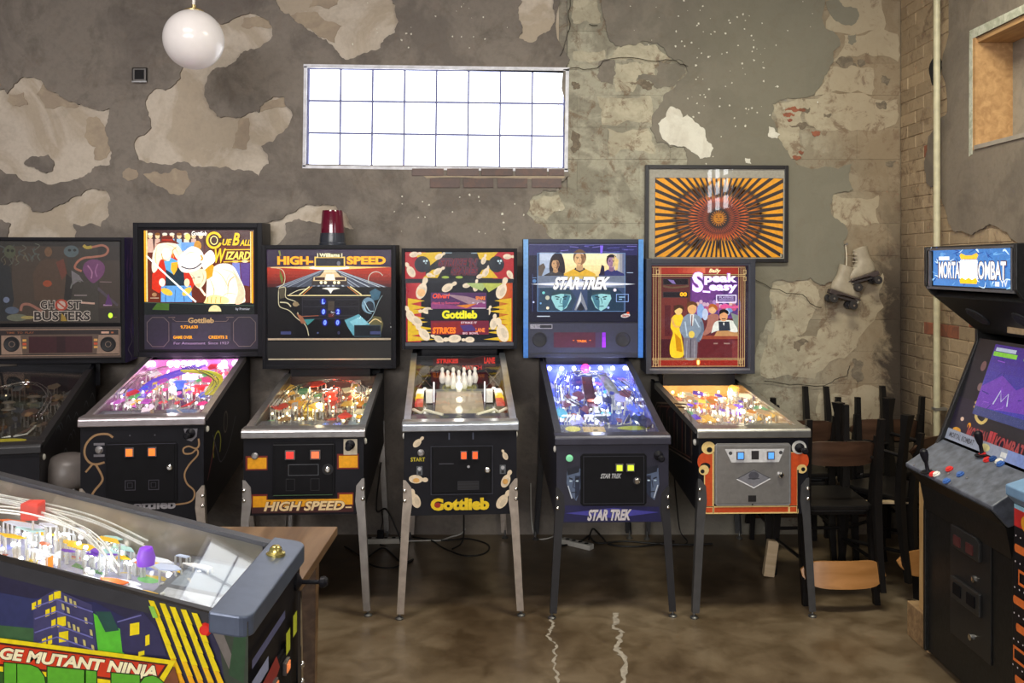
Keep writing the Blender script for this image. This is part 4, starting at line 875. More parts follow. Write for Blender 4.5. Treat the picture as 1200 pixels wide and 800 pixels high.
# ---- 2: billiard picture
def art_cue(A):
    K = 1.25
    A.rect(74, 66, 716, 560, q(24, 22, 26)); A.rect(74, 68, 714, 496, q(98, 36, 22, K)); A.rect(74, 68, 714, 160, q(70, 40, 40, K))
    g = random.Random(3)
    for i in range(9):      # people at the back
        x = 110 + i * 42; c = g.choice([q(150, 190, 220, K), q(210, 170, 150, K), q(240, 220, 190, K), q(90, 60, 60, K)]); A.poly([(x - 20, 200), (x - 14, 120), (x + 14, 120), (x + 20, 200)], c); A.ell(x, 104, 13, 16, q(236, 196, 150, K)); A.ell(x, 92, 15, 8, g.choice([q(60, 30, 20, K), q(130, 80, 30, K), q(230, 220, 200, K)]))
    A.ell(328, 108, 16, 20, q(250, 220, 120, K)); A.rect(290, 140, 370, 190, q(110, 160, 220, K)); A.ell(385, 160, 22, 30, q(200, 140, 50, K))
    A.poly([(585, 262), (630, 262), (634, 380), (600, 360)], q(120, 130, 200, K)); A.poly([(634, 262), (690, 262), (686, 400), (640, 390)], q(88, 60, 130, K)); A.ell(605, 254, 20, 8, q(230, 180, 130, K)); A.ell(660, 252, 20, 8, q(240, 220, 200, K))
    # left player
    A.poly([(120, 330), (170, 220), (250, 200), (330, 260), (370, 380), (340, 440), (310, 380), (190, 400), (160, 440), (118, 415)], q(206, 44, 22, K)); A.poly([(200, 290), (300, 290), (312, 400), (250, 410), (196, 400)], q(26, 44, 58, K))
    A.poly([(172, 396), (345, 396), (352, 492), (170, 492)], q(96, 156, 216, K)); A.line([(200, 400), (196, 490)], 5, q(50, 96, 160, K)); A.line([(300, 400), (306, 490)], 5, q(50, 96, 160, K)); A.line([(255, 420), (250, 490)], 4, q(60, 106, 170, K))
    A.poly([(190, 250), (230, 230), (270, 250), (245, 330), (200, 300)], q(96, 170, 220, K)); A.poly([(232, 260), (270, 255), (266, 300), (246, 334), (228, 300)], q(240, 176, 40, K))
    A.poly([(122, 235), (130, 190), (160, 150), (210, 140), (262, 150), (298, 200), (292, 240), (262, 236), (240, 200), (220, 250), (185, 240), (165, 250), (150, 300), (128, 320), (118, 290)], q(255, 244, 214, 1.15), 3); A.ell(202, 205, 24, 32, q(255, 240, 210, 1.9)); A.line([(176, 205), (184, 240), (202, 248)], 5, q(210, 150, 60, K), 3); A.line([(262, 170), (240, 190), (246, 230)], 5, q(224, 170, 60, K), 3)
    A.poly([(140, 152), (175, 130), (180, 104), (235, 104), (245, 126), (280, 150), (210, 142)], q(112, 34, 18, K), 3); A.rect(178, 122, 240, 132, q(170, 40, 20, K))
    A.ell(178, 376, 18, 24, q(255, 236, 210, 1.3)); A.ell(322, 378, 16, 24, q(255, 226, 180, 1.3)); A.ell(205, 432, 36, 18, q(240, 190, 60, K), 25); A.ell(322, 430, 34, 18, q(240, 196, 80, K), -40)
    # right player, hat and shirt
    A.poly([(432, 500), (436, 400), (446, 320), (500, 272), (560, 266), (600, 290), (630, 350), (656, 410), (660, 460), (640, 500)], q(255, 244, 220, 1.3), 4); A.poly([(590, 300), (640, 380), (660, 450), (640, 500), (600, 500), (620, 420)], q(255, 206, 170, 1.25), 3); A.line([(560, 420), (568, 370), (600, 340)], 5, q(230, 160, 90, K), 4)
    A.poly([(420, 290), (450, 250), (480, 280), (470, 340), (440, 360)], q(226, 160, 20, K)); A.poly([(404, 240), (450, 190), (478, 200), (486, 250), (450, 280), (420, 300)], q(255, 250, 230, 1.8), 3)
    A.poly([(330, 312), (420, 296), (436, 350), (416, 396), (392, 412), (366, 388), (352, 350)], q(255, 238, 200, 1.1), 3); A.poly([(370, 388), (400, 380), (398, 414)], q(250, 200, 150, K))
    A.poly([(268, 244), (284, 216), (312, 190), (350, 164), (392, 176), (418, 208), (422, 250), (404, 290), (350, 316), (300, 316), (276, 290)], q(255, 248, 232, 1.3), 4); A.line([(290, 282), (330, 296), (372, 290), (408, 262)], 7, q(70, 56, 80, K), 4); A.line([(404, 216), (414, 236), (404, 246)], 9, q(240, 160, 20, K), 3)
    A.line([(88, 218), (180, 310), (374, 492)], 9, q(255, 250, 236, 1.8)); A.line([(395, 405), (430, 455)], 12, q(255, 230, 190, 1.6)); A.poly([(424, 490), (440, 462), (480, 450), (520, 456), (560, 470), (556, 500), (430, 500)], q(255, 226, 150, 1.4), 3)
    for x in (444, 466, 492, 520): A.line([(x, 462), (x - 4, 498)], 4, q(220, 150, 50, K))
    for P, w, c in (([(470, 300), (520, 330), (560, 400), (556, 460)], 5, q(250, 214, 150)), ([(500, 290), (590, 320), (630, 400)], 4, q(252, 220, 170)), ([(450, 340), (480, 420), (470, 470)], 5, q(246, 200, 130)), ([(520, 470), (560, 440), (620, 450)], 4, q(246, 206, 140)), ([(300, 230), (340, 200), (390, 205)], 4, q(250, 226, 170)), ([(150, 170), (140, 230), (150, 280)], 5, q(240, 200, 120)), ([(200, 150), (250, 170), (280, 220)], 4, q(244, 206, 130)), ([(345, 325), (366, 350), (362, 384)], 4, q(230, 176, 110)), ([(410, 310), (420, 350), (400, 392)], 4, q(236, 190, 120)), ([(600, 300), (560, 350), (540, 440)], 3, q(250, 224, 180)), ([(425, 230), (455, 215), (470, 240)], 4, q(240, 206, 130))): A.line(P, w, c, 4, True)
    for x, y in ((360, 352), (392, 346)): A.line([(x - 8, y), (x + 8, y - 2)], 4, q(110, 60, 30))
    # title
    Y_ = q(250, 200, 30, 1.25); BR = q(70, 30, 14)
    A.ring(482, 128, 40, 44, 22, BR); A.ring(482, 128, 40, 44, 14, Y_, 20, 340); A.ring(482, 128, 20, 24, 5, q(255, 236, 150, 1.3)); A.text('UE', 530, 120, 586, 158, Y_, .035, .3, under=BR, uw=.09); A.text('B', 588, 84, 632, 158, Y_, .03, .3, under=BR, uw=.08); A.text('ALL', 632, 124, 694, 160, Y_, .035, .3, under=BR, uw=.09)
    A.text('W', 486, 176, 552, 262, Y_, .03, .3, under=BR, uw=.07); A.text('IZARD', 548, 194, 694, 242, q(255, 222, 90, 1.25), .035, .3, under=BR, uw=.09); A.line([(548, 184), (694, 182)], 5, Y_); A.line([(536, 256), (690, 250)], 5, Y_)
    A.text('Gottlieb', 352, 74, 440, 100, q(255, 250, 240, 1.4), .02, .2)
    A.rect(76, 72, 86, 490, q(240, 170, 30, 1.2)); A.rect(88, 72, 95, 490, q(255, 225, 150, 1.3)); A.rect(700, 76, 709, 500, q(240, 170, 30, 1.2)); A.rect(693, 76, 698, 498, q(255, 225, 150, 1.2))
    A.ell(134, 448, 14, 12, q(180, 130, 90)); A.rect(110, 465, 160, 471, q(190, 160, 130))
    A.poly([(74, 492), (220, 498), (716, 514), (716, 570), (74, 570)], q(26, 30, 32)); A.poly([(150, 498), (220, 500), (218, 540), (120, 536)], q(70, 104, 40)); A.line([(76, 494), (714, 514)], 4, q(60, 84, 70))
    A.ell(485, 548, 37, 38, q(255, 236, 170, 1.0), a0=180, a1=360); A.text('by Premier', 606, 526, 690, 544, q(170, 170, 180), .02)
def panel_cue(A):
    A.rect(76, 566, 740, 770, q(34, 30, 48)); A.rect(236, 612, 578, 722, q(52, 48, 66))
    for x0, x1 in ((92, 218), (594, 722)):
        A.line([(x0 + 30, 582), (x0, 612), (x0, 720), (x0 + 30, 754), (x1 - 30, 754), (x1, 720), (x1, 612), (x1 - 30, 582), (x0 + 30, 582)], 4, q(110, 96, 96)); A.poly([(x0 + 30, 590), (x1 - 30, 590), (x1 - 8, 616), (x1 - 8, 716), (x1 - 30, 746), (x0 + 30, 746), (x0 + 8, 716), (x0 + 8, 616)], q(40, 34, 54))
    A.line([(215, 582), (255, 582), (240, 592), (260, 606), (330, 606)], 3, q(130, 112, 104)); A.line([(596, 582), (552, 582), (566, 592), (552, 606), (484, 606)], 3, q(130, 112, 104))
    A.text('Gottlieb', 330, 584, 480, 616, q(196, 168, 110), .035); A.text('For Amusement  Since 1927', 246, 727, 568, 742, q(150, 134, 160), .01)
def disp_cue(A):
    O = q(255, 170, 40, 1.1); A.text('9,724,630', 288, 629, 388, 650, O, .02); A.text('GAME OVER', 245, 690, 356, 708, O, .03); A.text('CREDITS 2', 450, 690, 560, 708, O, .03)
def front_cue(A):
    T = q(150, 118, 84)
    A.line([(195, 408), (170, 393), (120, 398), (85, 430), (75, 470), (90, 505), (120, 520), (160, 512)], 9, T, 4); A.line([(120, 516), (145, 560), (150, 590), (118, 630), (100, 660)], 9, T, 4); A.line([(108, 520), (80, 552)], 8, T)
    A.line([(560, 420), (562, 448), (548, 462), (518, 452), (495, 462), (500, 482), (530, 482), (552, 466), (556, 490), (520, 530), (500, 570), (510, 610), (540, 640), (540, 672), (515, 692), (450, 700)], 7, T, 4); A.text('Gottlieb', 230, 676, 462, 716, q(150, 148, 156), .04)
    A.rect(114, 430, 160, 440, q(110, 108, 116)); A.rect(114, 478, 160, 488, q(110, 108, 116)); A.ring(137, 459, 14, 14, 7, q(110, 108, 116)); A.poly([(496, 376), (556, 376), (552, 412), (530, 432), (510, 425)], q(110, 108, 116))
    for x in (267, 373): A.rect(x - 3, 398, x + 3, 404, q(80, 80, 90))
def door_cue(A):
    for x in (250, 350):
        A.frame(x, 590, x + 42, 630, 3, q(60, 58, 70)); A.frame(x + 10, 600, x + 30, 620, 2, q(50, 48, 60))
    A.line([(170, 436), (466, 436)], 2, q(56, 56, 70))

# ---- 3: highway picture with beacon
def art_high(A):
    K = 1.0; A.rect(28, 195, 708, 668, q(14, 13, 18)); A.rect(28, 195, 708, 290, q(44, 26, 56)); A.grad(30, 290, 708, 395, q(190, 50, 24), q(60, 20, 24), 6)
    A.poly([(370, 288), (70, 395), (690, 395)], q(70, 76, 90)); g = random.Random(2)
    for i in range(22): x = 80 + i * 28; A.poly([(367, 290), (373, 290), (x + 9, 395), (x - 3, 395)], q(*(g.choice([(150, 156, 170), (110, 116, 130), (80, 84, 100), (190, 196, 206)]))))
    A.poly([(30, 288), (200, 286), (370, 278), (540, 286), (708, 288), (540, 296), (370, 304), (200, 297)], q(255, 196, 110, 1.2)); A.ell(370, 292, 110, 10, q(255, 250, 230, 1.5))
    Y_ = q(255, 176, 20, 1.15); A.text('HIGH-', 86, 230, 282, 276, Y_, .045, under=q(150, 50, 14), uw=.08); A.text('SPEED', 464, 230, 678, 274, Y_, .045, under=q(150, 50, 14), uw=.08); A.line([(96, 200), (102, 228)], 9, q(140, 140, 60))
    A.poly([(288, 288), (296, 240), (445, 240), (458, 288)], q(28, 26, 34)); A.frame(292, 236, 452, 286, 7, q(250, 200, 90, 1.1)); A.rect(306, 214, 436, 236, q(80, 70, 40)); A.text('Williams', 316, 214, 426, 234, q(255, 246, 200, 1.2), .03); A.line([(306, 214), (306, 236)], 5, CREAM); A.line([(438, 214), (438, 236)], 5, CREAM); A.ell(420, 268, 10, 12, q(110, 110, 120))
    A.poly([(272, 385), (276, 344), (310, 336), (330, 312), (418, 312), (438, 336), (466, 344), (468, 385)], q(60, 50, 50)); A.poly([(280, 362), (284, 342), (318, 336), (336, 316), (410, 316), (430, 336), (462, 342), (462, 362)], q(230, 200, 150)); A.poly([(346, 300), (396, 300), (410, 316), (336, 316)], q(240, 220, 180)); A.rect(290, 342, 345, 358, q(70, 44, 40)); A.rect(400, 342, 455, 358, q(70, 44, 40)); A.poly([(352, 326), (394, 326), (402, 358), (344, 358)], q(255, 244, 220, 1.1))
    for x in (325, 348, 398, 420): A.ell(x, 371, 8, 8, q(255, 240, 190, 1.5))
    A.poly([(140, 436), (240, 392), (500, 392), (600, 436)], q(16, 15, 20)); A.line([(140, 440), (600, 440)], 5, q(240, 220, 160)); A.line([(205, 436), (262, 392)], 6, q(244, 226, 160)); A.line([(224, 436), (276, 392)], 3, q(230, 140, 60)); A.line([(545, 436), (482, 392)], 6, q(244, 226, 160)); A.line([(526, 436), (468, 392)], 3, q(230, 140, 60)); A.line([(150, 436), (200, 412), (250, 404)], 3, CREAM, 3)
    A.poly([(328, 402), (362, 410), (376, 430), (390, 410), (428, 402), (398, 398), (358, 398)], q(250, 244, 226, 1.1)); A.rect(218, 446, 534, 568, q(24, 22, 30))
    for y in (462, 500, 548): A.line([(228, y), (350, y)], 2, q(60, 60, 72)); A.line([(400, y), (526, y)], 2, q(60, 60, 72))
    A.frame(222, 450, 532, 564, 2, q(60, 58, 66)); A.rect(362, 470, 396, 520, q(70, 60, 50)); A.rect(364, 538, 394, 556, q(96, 36, 34)); A.line([(220, 552), (310, 548)], 4, q(150, 84, 60))
    B = q(120, 150, 255, 1.6)
    for t, x, y in (('L', 336, 472), ('0', 337, 527), ('2', 416, 527), ('0', 345, 585), ('0', 414, 585)): A.ell(x, y, 19, 22, q(16, 18, 80)); A.ell(x, y, 13, 17, q(26, 34, 170)); A.text(t, x - 8, y - 13, x + 8, y + 13, B, .05, .1)
    # left driver outlines
    for P, w in (([(50, 290), (110, 300), (128, 340), (120, 380), (96, 400), (92, 460), (100, 500), (150, 520), (190, 560), (240, 600), (256, 655)], 4), ([(96, 400), (130, 398), (132, 450), (180, 470), (204, 490)], 4), ([(100, 476), (140, 480), (160, 500)], 6), ([(196, 530), (210, 570), (240, 590)], 5)): A.line(P, w, q(206, 196, 160), 4)
    A.poly([(92, 406), (126, 396), (128, 450), (100, 458)], q(84, 76, 60)); A.ell(186, 486, 17, 13, q(140, 120, 90)); A.poly([(190, 535), (220, 550), (246, 590), (216, 590)], q(150, 96, 70)); A.poly([(230, 568), (290, 566), (250, 600)], q(60, 130, 130)); A.poly([(100, 300), (120, 350), (112, 380), (100, 340)], q(104, 116, 50))
    # right driver
    A.ring(625, 355, 42, 42, 4, q(196, 196, 176), 150, 330); A.poly([(590, 420), (620, 402), (652, 420), (640, 460), (604, 470)], q(60, 96, 116)); A.ell(582, 492, 36, 42, q(110, 140, 160)); A.ell(590, 500, 24, 30, q(36, 44, 56)); A.line([(560, 470), (586, 520), (612, 524)], 4, q(180, 210, 220), 3); A.line([(552, 488), (574, 530), (600, 536)], 3, q(150, 190, 206), 3)
    A.poly([(452, 572), (530, 540), (592, 596), (500, 655), (470, 610)], q(96, 160, 176)); A.poly([(480, 580), (540, 552), (580, 590), (520, 625)], q(130, 190, 204)); A.poly([(590, 590), (610, 550), (650, 556), (664, 590), (650, 655), (600, 640)], q(96, 90, 56)); A.line([(586, 590), (620, 566), (654, 584)], 5, q(230, 200, 140), 3); A.line([(560, 590), (600, 560), (640, 470), (660, 440)], 3, q(150, 170, 176), 3)
    A.rect(504, 598, 652, 662, q(24, 30, 38)); A.frame(506, 600, 650, 660, 3, q(60, 80, 90)); A.rect(592, 632, 648, 648, q(60, 66, 110)); A.rect(104, 632, 160, 648, q(60, 66, 110)); A.text('0', 414, 632, 426, 648, q(70, 70, 110)); A.ell(306, 640, 5, 5, q(70, 80, 120))
def box_high(A): A.rect(36, 668, 706, 678, q(186, 170, 150)); A.rect(38, 776, 706, 784, q(186, 176, 156)); A.rect(34, 684, 708, 772, q(14, 13, 15))
def front_high(A):
    Y_ = q(230, 160, 20); Rr = q(110, 26, 20)
    for x0, y0, x1, y1 in ((112, 418, 192, 466), (498, 414, 578, 466), (135, 584, 192, 628), (500, 582, 556, 626)): A.rect(x0 - 8, y0 - 8, x1 + 4, y1 + 6, Rr); A.rect(x0, y0, x1, y1, Y_)
    A.rect(130, 628, 560, 658, q(60, 14, 16)); A.rect(135, 628, 190, 632, Y_); A.poly([(190, 600), (505, 600), (505, 632), (190, 632)], Y_); A.text('HIGH SPEED', 180, 609, 522, 650, q(236, 208, 160), .035, .25, under=q(70, 20, 20), uw=.09); A.line([(526, 638), (552, 638)], 6, q(236, 208, 160)); A.rect(518, 342, 576, 410, q(190, 180, 160))
def door_high(A):
    A.line([(222, 362), (478, 362)], 3, q(56, 56, 60)); A.line([(222, 580), (472, 580)], 3, q(60, 90, 60)); A.frame(286, 448, 412, 494, 3, q(70, 72, 78))
    for x in (276, 380): A.frame(x, 510, x + 36, 560, 2, q(34, 34, 38))
    A.ell(452, 470, 24, 24, q(24, 24, 28))
def beacon(pf):
    kx, kz, hb, fr = pf['k']; bb = pf['bb']; X = (376 - fr[0]) * kx - hb; z0 = pf['Hb']; r = .062; Kb = 1.13
    o = MB(); o.lathe([(.074, 0), (.074, .010), (.070, .014), (.070, .030), (.066, .062), (.066, .066), (.001, .066)], c=(0, 0, 0), n=28)
    b = o.build('beacon_base', pm('smoked_beacon_base', (.035, .04, .055), .25), pf['root'], smooth=.6)
    o2 = MB(); o2.lathe([(.064, .064), (.062, .10), (.056, .180), (.053, .190), (.001, .192)], c=(0, 0, 0), n=28); c = o2.build('beacon_lens', glass_red, pf['root'], smooth=.6)
    o3 = MB(); o3.lathe([(.026, .066), (.026, .13), (.001, .15)], c=(0, 0, 0), n=16); d = o3.build('beacon_lamp', glow('dim_red_lamp', (.45, .03, .06), .35), pf['root'], smooth=.6)
    for k in (b, c, d): k.parent = bb; k.location = (X, .085, z0); k.scale = (Kb, Kb, Kb)
glass_red = pm('red_beacon_lens', (.085, .004, .016), .12, emit=(.3, .01, .06), es=.10, coat=.5)

# ---- 4: bowling picture
def pin(A, x, y, r, rot=0, c=None, k=1):
    c = c or q(226, 210, 180); a = R(rot); d = Vector((-math.sin(a), math.cos(a))) * -1
    A.ell(x, y, r * .62, r, c, rot); A.ell(x + d.x * r * 1.35, y + d.y * r * 1.35, r * .33, r * .42, c, rot); A.line([(x + d.x * r * .6, y + d.y * r * .6), (x + d.x * r * 1.3, y + d.y * r * 1.3)], r * .5, c); A.ell(x - d.y * r * .15, y + d.x * r * .15 + 2, r * .3, r * .6, [m * .82 for m in c], rot)
def art_strike(A):
    Rd, Y_, BK, C_ = q(170, 30, 40), q(216, 176, 40), q(20, 24, 34), q(226, 206, 178)
    A.rect(40, 60, 890, 750, q(22, 24, 34)); A.rect(55, 66, 880, 268, BK); A.rect(55, 66, 210, 268, Rd); A.rect(720, 66, 880, 268, Rd)
    for P in ([(100, 70), (210, 70), (330, 66), (345, 90), (240, 170)], [(190, 260), (260, 200), (340, 190), (300, 262)], [(600, 262), (640, 200), (700, 190), (760, 262)], [(600, 70), (760, 66), (700, 130), (620, 120)]): A.poly(P, Y_)
    for x, y, r, t in ((120, 84, 34, 80), (100, 215, 46, -30), (300, 212, 36, 60), (310, 100, 32, 60), (650, 130, 30, 20), (665, 220, 36, 30), (830, 100, 32, 90), (850, 235, 34, 150), (240, 240, 26, 100), (620, 250, 26, 70)): pin(A, x, y, r, t, C_)
    for x in (185, 748): A.ell(x, 158, 60, 62, q(26, 34, 46)); A.ell(x + 14, 134, 8, 8, q(200, 220, 226)); A.ell(x + 34, 132, 8, 8, q(200, 220, 226)); A.ell(x + 26, 150, 7, 7, q(160, 180, 190))
    A.text("STRIKE 'N", 305, 112, 608, 175, q(70, 40, 60), .05, .25, under=q(150, 40, 50), uw=.09); A.text('SPARES', 400, 180, 608, 240, q(70, 40, 60), .05, .25, under=q(150, 40, 50), uw=.09)
    A.ell(360, 256, 28, 10, q(150, 170, 70)); A.ell(465, 256, 28, 10, q(150, 170, 70)); A.line([(360, 72), (410, 72)], 6, q(150, 170, 180)); A.line([(556, 74), (600, 74)], 6, q(150, 170, 180))
    A.rect(40, 268, 890, 300, q(30, 34, 44)); A.rect(62, 300, 870, 746, BK); A.grad(62, 300, 175, 746, q(150, 20, 40), q(190, 60, 60), 6, True); A.grad(770, 300, 870, 746, q(190, 120, 40), q(190, 60, 30), 6, True)
    for s, X in ((1, 75), (-1, 862)):
        for i, y in enumerate((440, 480, 520, 560, 600, 640, 680, 720)): A.poly([(X, y - 26), (X + s * (130 + (i % 3) * 22 + (i > 4) * 60), y + (i % 2) * 14 - 6), (X, y + 22)], Y_)
    for x, y, r, t in ((178, 360, 62, 20), (95, 550, 48, -25), (225, 508, 40, -95), (140, 590, 52, -50), (200, 690, 54, -40), (310, 726, 40, -60), (375, 335, 46, 60), (590, 330, 34, 10), (785, 360, 62, 20), (682, 522, 32, 25), (725, 610, 44, 10), (795, 680, 70, -20), (430, 722, 50, -95), (545, 730, 36, -90), (520, 318, 30, 80)): pin(A, x, y, r, t, C_)
    A.ell(178, 372, 30, 30, q(226, 176, 120)); A.poly([(520, 300), (680, 300), (640, 360), (560, 330)], q(160, 176, 110)); A.poly([(640, 300), (800, 302), (690, 370)], q(170, 176, 80))
    A.rect(250, 372, 672, 495, q(74, 40, 84)); A.poly([(330, 380), (520, 400), (670, 440), (560, 470), (400, 400)], q(150, 120, 130)); A.poly([(252, 450), (500, 476), (668, 440), (668, 494), (252, 494)], q(130, 60, 110)); A.poly([(440, 470), (600, 455), (520, 490)], q(206, 120, 40)); A.text('Oliver!', 264, 378, 392, 416, q(240, 80, 50), .03, .2); A.text('SPARE', 590, 400, 664, 428, q(240, 130, 50), .04); A.text('Hands to Remember', 262, 440, 470, 460, q(210, 80, 110), .01); A.line([(560, 490), (665, 490)], 4, q(220, 220, 230)); A.text('* /  *', 560, 444, 664, 462, q(220, 200, 220), .01)
    A.rect(230, 500, 690, 580, BK); A.text('Gottlieb', 334, 506, 602, 570, q(236, 220, 40), .05, under=q(40, 90, 40), uw=.08)
    A.rect(250, 585, 690, 690, q(110, 26, 50)); A.poly([(260, 600), (470, 590), (560, 640), (420, 690), (256, 690)], q(130, 30, 34)); A.text('STRIKES', 262, 634, 440, 682, q(250, 120, 30, 1.1), .05, .1); A.text('LANE', 590, 640, 660, 672, q(250, 130, 60), .04); A.text('STRIKE IT', 478, 592, 600, 608, q(230, 200, 210), .02); A.text('BIG  BOWL', 492, 672, 612, 688, q(230, 190, 200), .02); A.poly([(470, 620), (560, 615), (600, 660), (500, 668)], q(70, 50, 110))
def front_strike(A):
    C_ = q(214, 196, 170); pin(A, 174, 428, 22, 45, C_); A.ring(190, 470, 12, 12, 6, q(150, 150, 156)); A.text('START', 146, 490, 208, 508, q(190, 176, 50), .02)
    pin(A, 556, 490, 18, -25, C_); pin(A, 168, 585, 30, 95, C_); A.ell(170, 590, 14, 10, q(210, 160, 90)); pin(A, 168, 680, 32, -20, C_); pin(A, 558, 600, 30, 25, C_); A.ell(556, 602, 12, 12, q(200, 150, 80)); pin(A, 542, 690, 34, 35, C_)
    for x in (184, 545): A.rect(x - 13, 528, x + 13, 568, q(80, 84, 90)); A.ell(x, 540, 8, 8, q(170, 170, 176)); A.rect(x - 6, 552, x + 6, 564, q(20, 20, 24))
    A.text('Gottlieb', 232, 670, 486, 724, q(224, 190, 30), .055, under=q(60, 50, 20), uw=.08)
    A.ell(262, 700, 14, 12, q(150, 40, 20)); g = random.Random(1)
    for x in (312, 416): A.rect(x - 3, 384, x + 3, 414, q(70, 76, 96))
def door_strike(A):
    A.frame(234, 442, 500, 652, 3, q(44, 46, 58)); A.line([(268, 518), (332, 518)], 4, q(60, 60, 70)); A.ell(396, 532, 6, 6, q(150, 150, 156)); A.rect(350, 596, 440, 632, q(14, 14, 18)); A.frame(350, 596, 440, 632, 2, q(40, 40, 50)); A.line([(350, 608), (440, 608)], 2, q(44, 44, 54)); A.line([(350, 620), (440, 620)], 2, q(44, 44, 54))

# ---- 5: space crew picture
def art_star(A):
    A.rect(55, 55, 750, 560, q(26, 26, 50)); A.rect(55, 55, 750, 130, q(44, 44, 92)); A.rect(110, 112, 672, 490, q(60, 76, 110)); A.grad(270, 118, 640, 310, q(255, 236, 190, 1.1), q(250, 200, 110), 5); A.grad(125, 112, 270, 310, q(200, 210, 230), q(120, 140, 170), 4); A.grad(600, 118, 670, 310, q(230, 220, 200), q(60, 80, 130), 4, True)
    g = random.Random(6)
    for i in range(20): x, y = g.uniform(70, 720), g.uniform(60, 120); A.line([(x, y), (x + g.uniform(20, 80), y + g.uniform(-8, 8))], 3, g.choice([q(90, 90, 170), q(60, 60, 110), q(130, 120, 210)]))
    A.poly([(510, 66), (530, 66), (524, 120), (512, 120)], q(120, 90, 220, 1.2)); A.poly([(130, 330), (300, 320), (360, 410), (330, 490), (115, 490)], q(50, 70, 90)); A.poly([(430, 330), (600, 330), (660, 380), (660, 490), (430, 490)], q(36, 58, 80))
    A.poly([(230, 110), (262, 118), (282, 170), (286, 240), (250, 250), (190, 240), (195, 150)], q(40, 34, 44), 3)
    A.bust(226, 186, 76, q(206, 160, 116), q(44, 32, 34), q(64, 62, 66), q(120, 84, 66)); A.poly([(115, 200), (150, 180), (162, 206), (140, 260), (118, 290)], q(96, 84, 76))
    A.bust(583, 170, 84, q(160, 120, 150), q(34, 28, 36), q(50, 54, 110), q(216, 190, 130)); A.poly([(505, 260), (520, 190), (536, 200), (540, 260)], q(40, 36, 60)); A.poly([(600, 130), (628, 160), (622, 220), (606, 230)], q(230, 200, 130))
    A.bust(380, 150, 104, q(222, 176, 126), q(104, 76, 50), q(226, 176, 56), q(140, 100, 72), collar=q(40, 36, 40))
    A.rect(110, 262, 672, 340, q(110, 120, 140)); A.poly([(300, 262), (500, 262), (540, 300), (260, 300)], q(200, 170, 90))
    for k, c in ((34, q(150, 160, 190)), (18, q(220, 220, 230)), (6, q(255, 250, 230, 1.5))): A.poly([(70, 316), (390, 316 - k), (735, 316), (390, 316 + k)], c)
    A.text('STAR TREK', 210, 268, 574, 352, WHITE_, .05, .45, under=q(60, 50, 60), uw=.085)
    for cx, s in ((262, 1), (516, -1)):
        A.poly([(cx - 56, 366), (cx + 56, 366), (cx + 66, 410), (cx + 34, 470), (cx, 490), (cx - 34, 470), (cx - 62, 410)], q(150, 206, 210)); A.poly([(cx - 56, 366), (cx + 58, 362), (cx + 60, 384), (cx, 378), (cx - 60, 392)], q(50, 70, 80)); A.poly([(cx + s * 20, 380), (cx + s * 60, 390), (cx + s * 40, 450), (cx + s * 12, 486), (cx + s * 8, 430)], q(70, 120, 140))
        for u in (-1, 1): A.line([(cx + u * 10, 402), (cx + u * 38, 396)], 7, q(30, 46, 56)); A.ell(cx + u * 24, 412, 9, 4, q(36, 60, 76))
        A.line([(cx, 406), (cx - s * 8, 438), (cx + 6, 442)], 5, q(60, 110, 120)); A.line([(cx - 18, 460), (cx + 18, 458)], 5, q(50, 90, 100))
    A.poly([(388, 362), (430, 478), (420, 488), (388, 430), (358, 488), (346, 482)], q(130, 134, 146)); A.poly([(388, 370), (388, 424), (356, 478)], q(216, 220, 226)); A.poly([(388, 436), (412, 478), (388, 490), (364, 480)], q(40, 44, 54))
    A.frame(112, 116, 668, 492, 3, q(110, 150, 200)); A.line([(80, 275), (104, 275)], 3, q(120, 160, 210)); A.frame(614, 382, 690, 430, 4, q(140, 170, 230)); A.line([(630, 400), (670, 400)], 6, q(150, 190, 230)); A.line([(630, 414), (650, 414)], 6, q(150, 190, 230)); A.line([(80, 250), (80, 530), (200, 530)], 2, q(70, 90, 150)); A.line([(612, 492), (612, 530)], 2, q(90, 120, 190)); A.line([(680, 242), (720, 242)], 4, q(180, 200, 230))
    for x, y, r, c in ((175, 404, 14, q(190, 190, 170)), (176, 470, 10, q(250, 230, 200)), (604, 354, 10, q(250, 230, 250)), (562, 468, 8, q(160, 190, 240)), (86, 432, 6, q(190, 200, 240)), (132, 440, 6, q(120, 170, 220)), (92, 296, 12, q(90, 130, 180)), (150, 372, 9, q(120, 200, 200))): A.ell(x, y, r, r, c)
    A.rect(55, 494, 750, 560, q(28, 28, 46)); A.line([(108, 524), (190, 524)], 6, q(190, 200, 214)); A.ell(672, 520, 30, 13, q(206, 200, 196), -8); A.text('Stern', 650, 512, 694, 528, q(170, 60, 40), .03, .2); A.ell(688, 503, 9, 8, q(220, 80, 40)); A.line([(58, 60), (745, 60)], 5, q(90, 90, 130))
def panel_star(A):
    A.rect(56, 562, 748, 786, q(52, 54, 72)); A.rect(56, 562, 748, 570, q(30, 30, 44)); A.rect(66, 576, 206, 604, q(170, 168, 180)); A.text('STAR TREK', 72, 580, 130, 600, q(60, 60, 70), .01); A.rect(128, 580, 202, 600, q(40, 40, 50)); A.rect(215, 628, 500, 726, q(76, 30, 50)); A.rect(480, 628, 520, 726, q(66, 50, 80)); A.rect(60, 780, 745, 786, q(30, 30, 40))
def disp_star(A): A.text('*  TREK  *', 334, 676, 452, 692, q(255, 130, 50, 1.3), .03); A.grad(522, 628, 545, 726, q(150, 60, 220, .8), q(170, 60, 250, 1.2), 3)
def box_star(A): A.grad(21, 26, 52, 792, q(120, 175, 235), q(60, 125, 215), 4); A.grad(752, 26, 784, 792, q(90, 150, 220), q(60, 120, 205), 4)
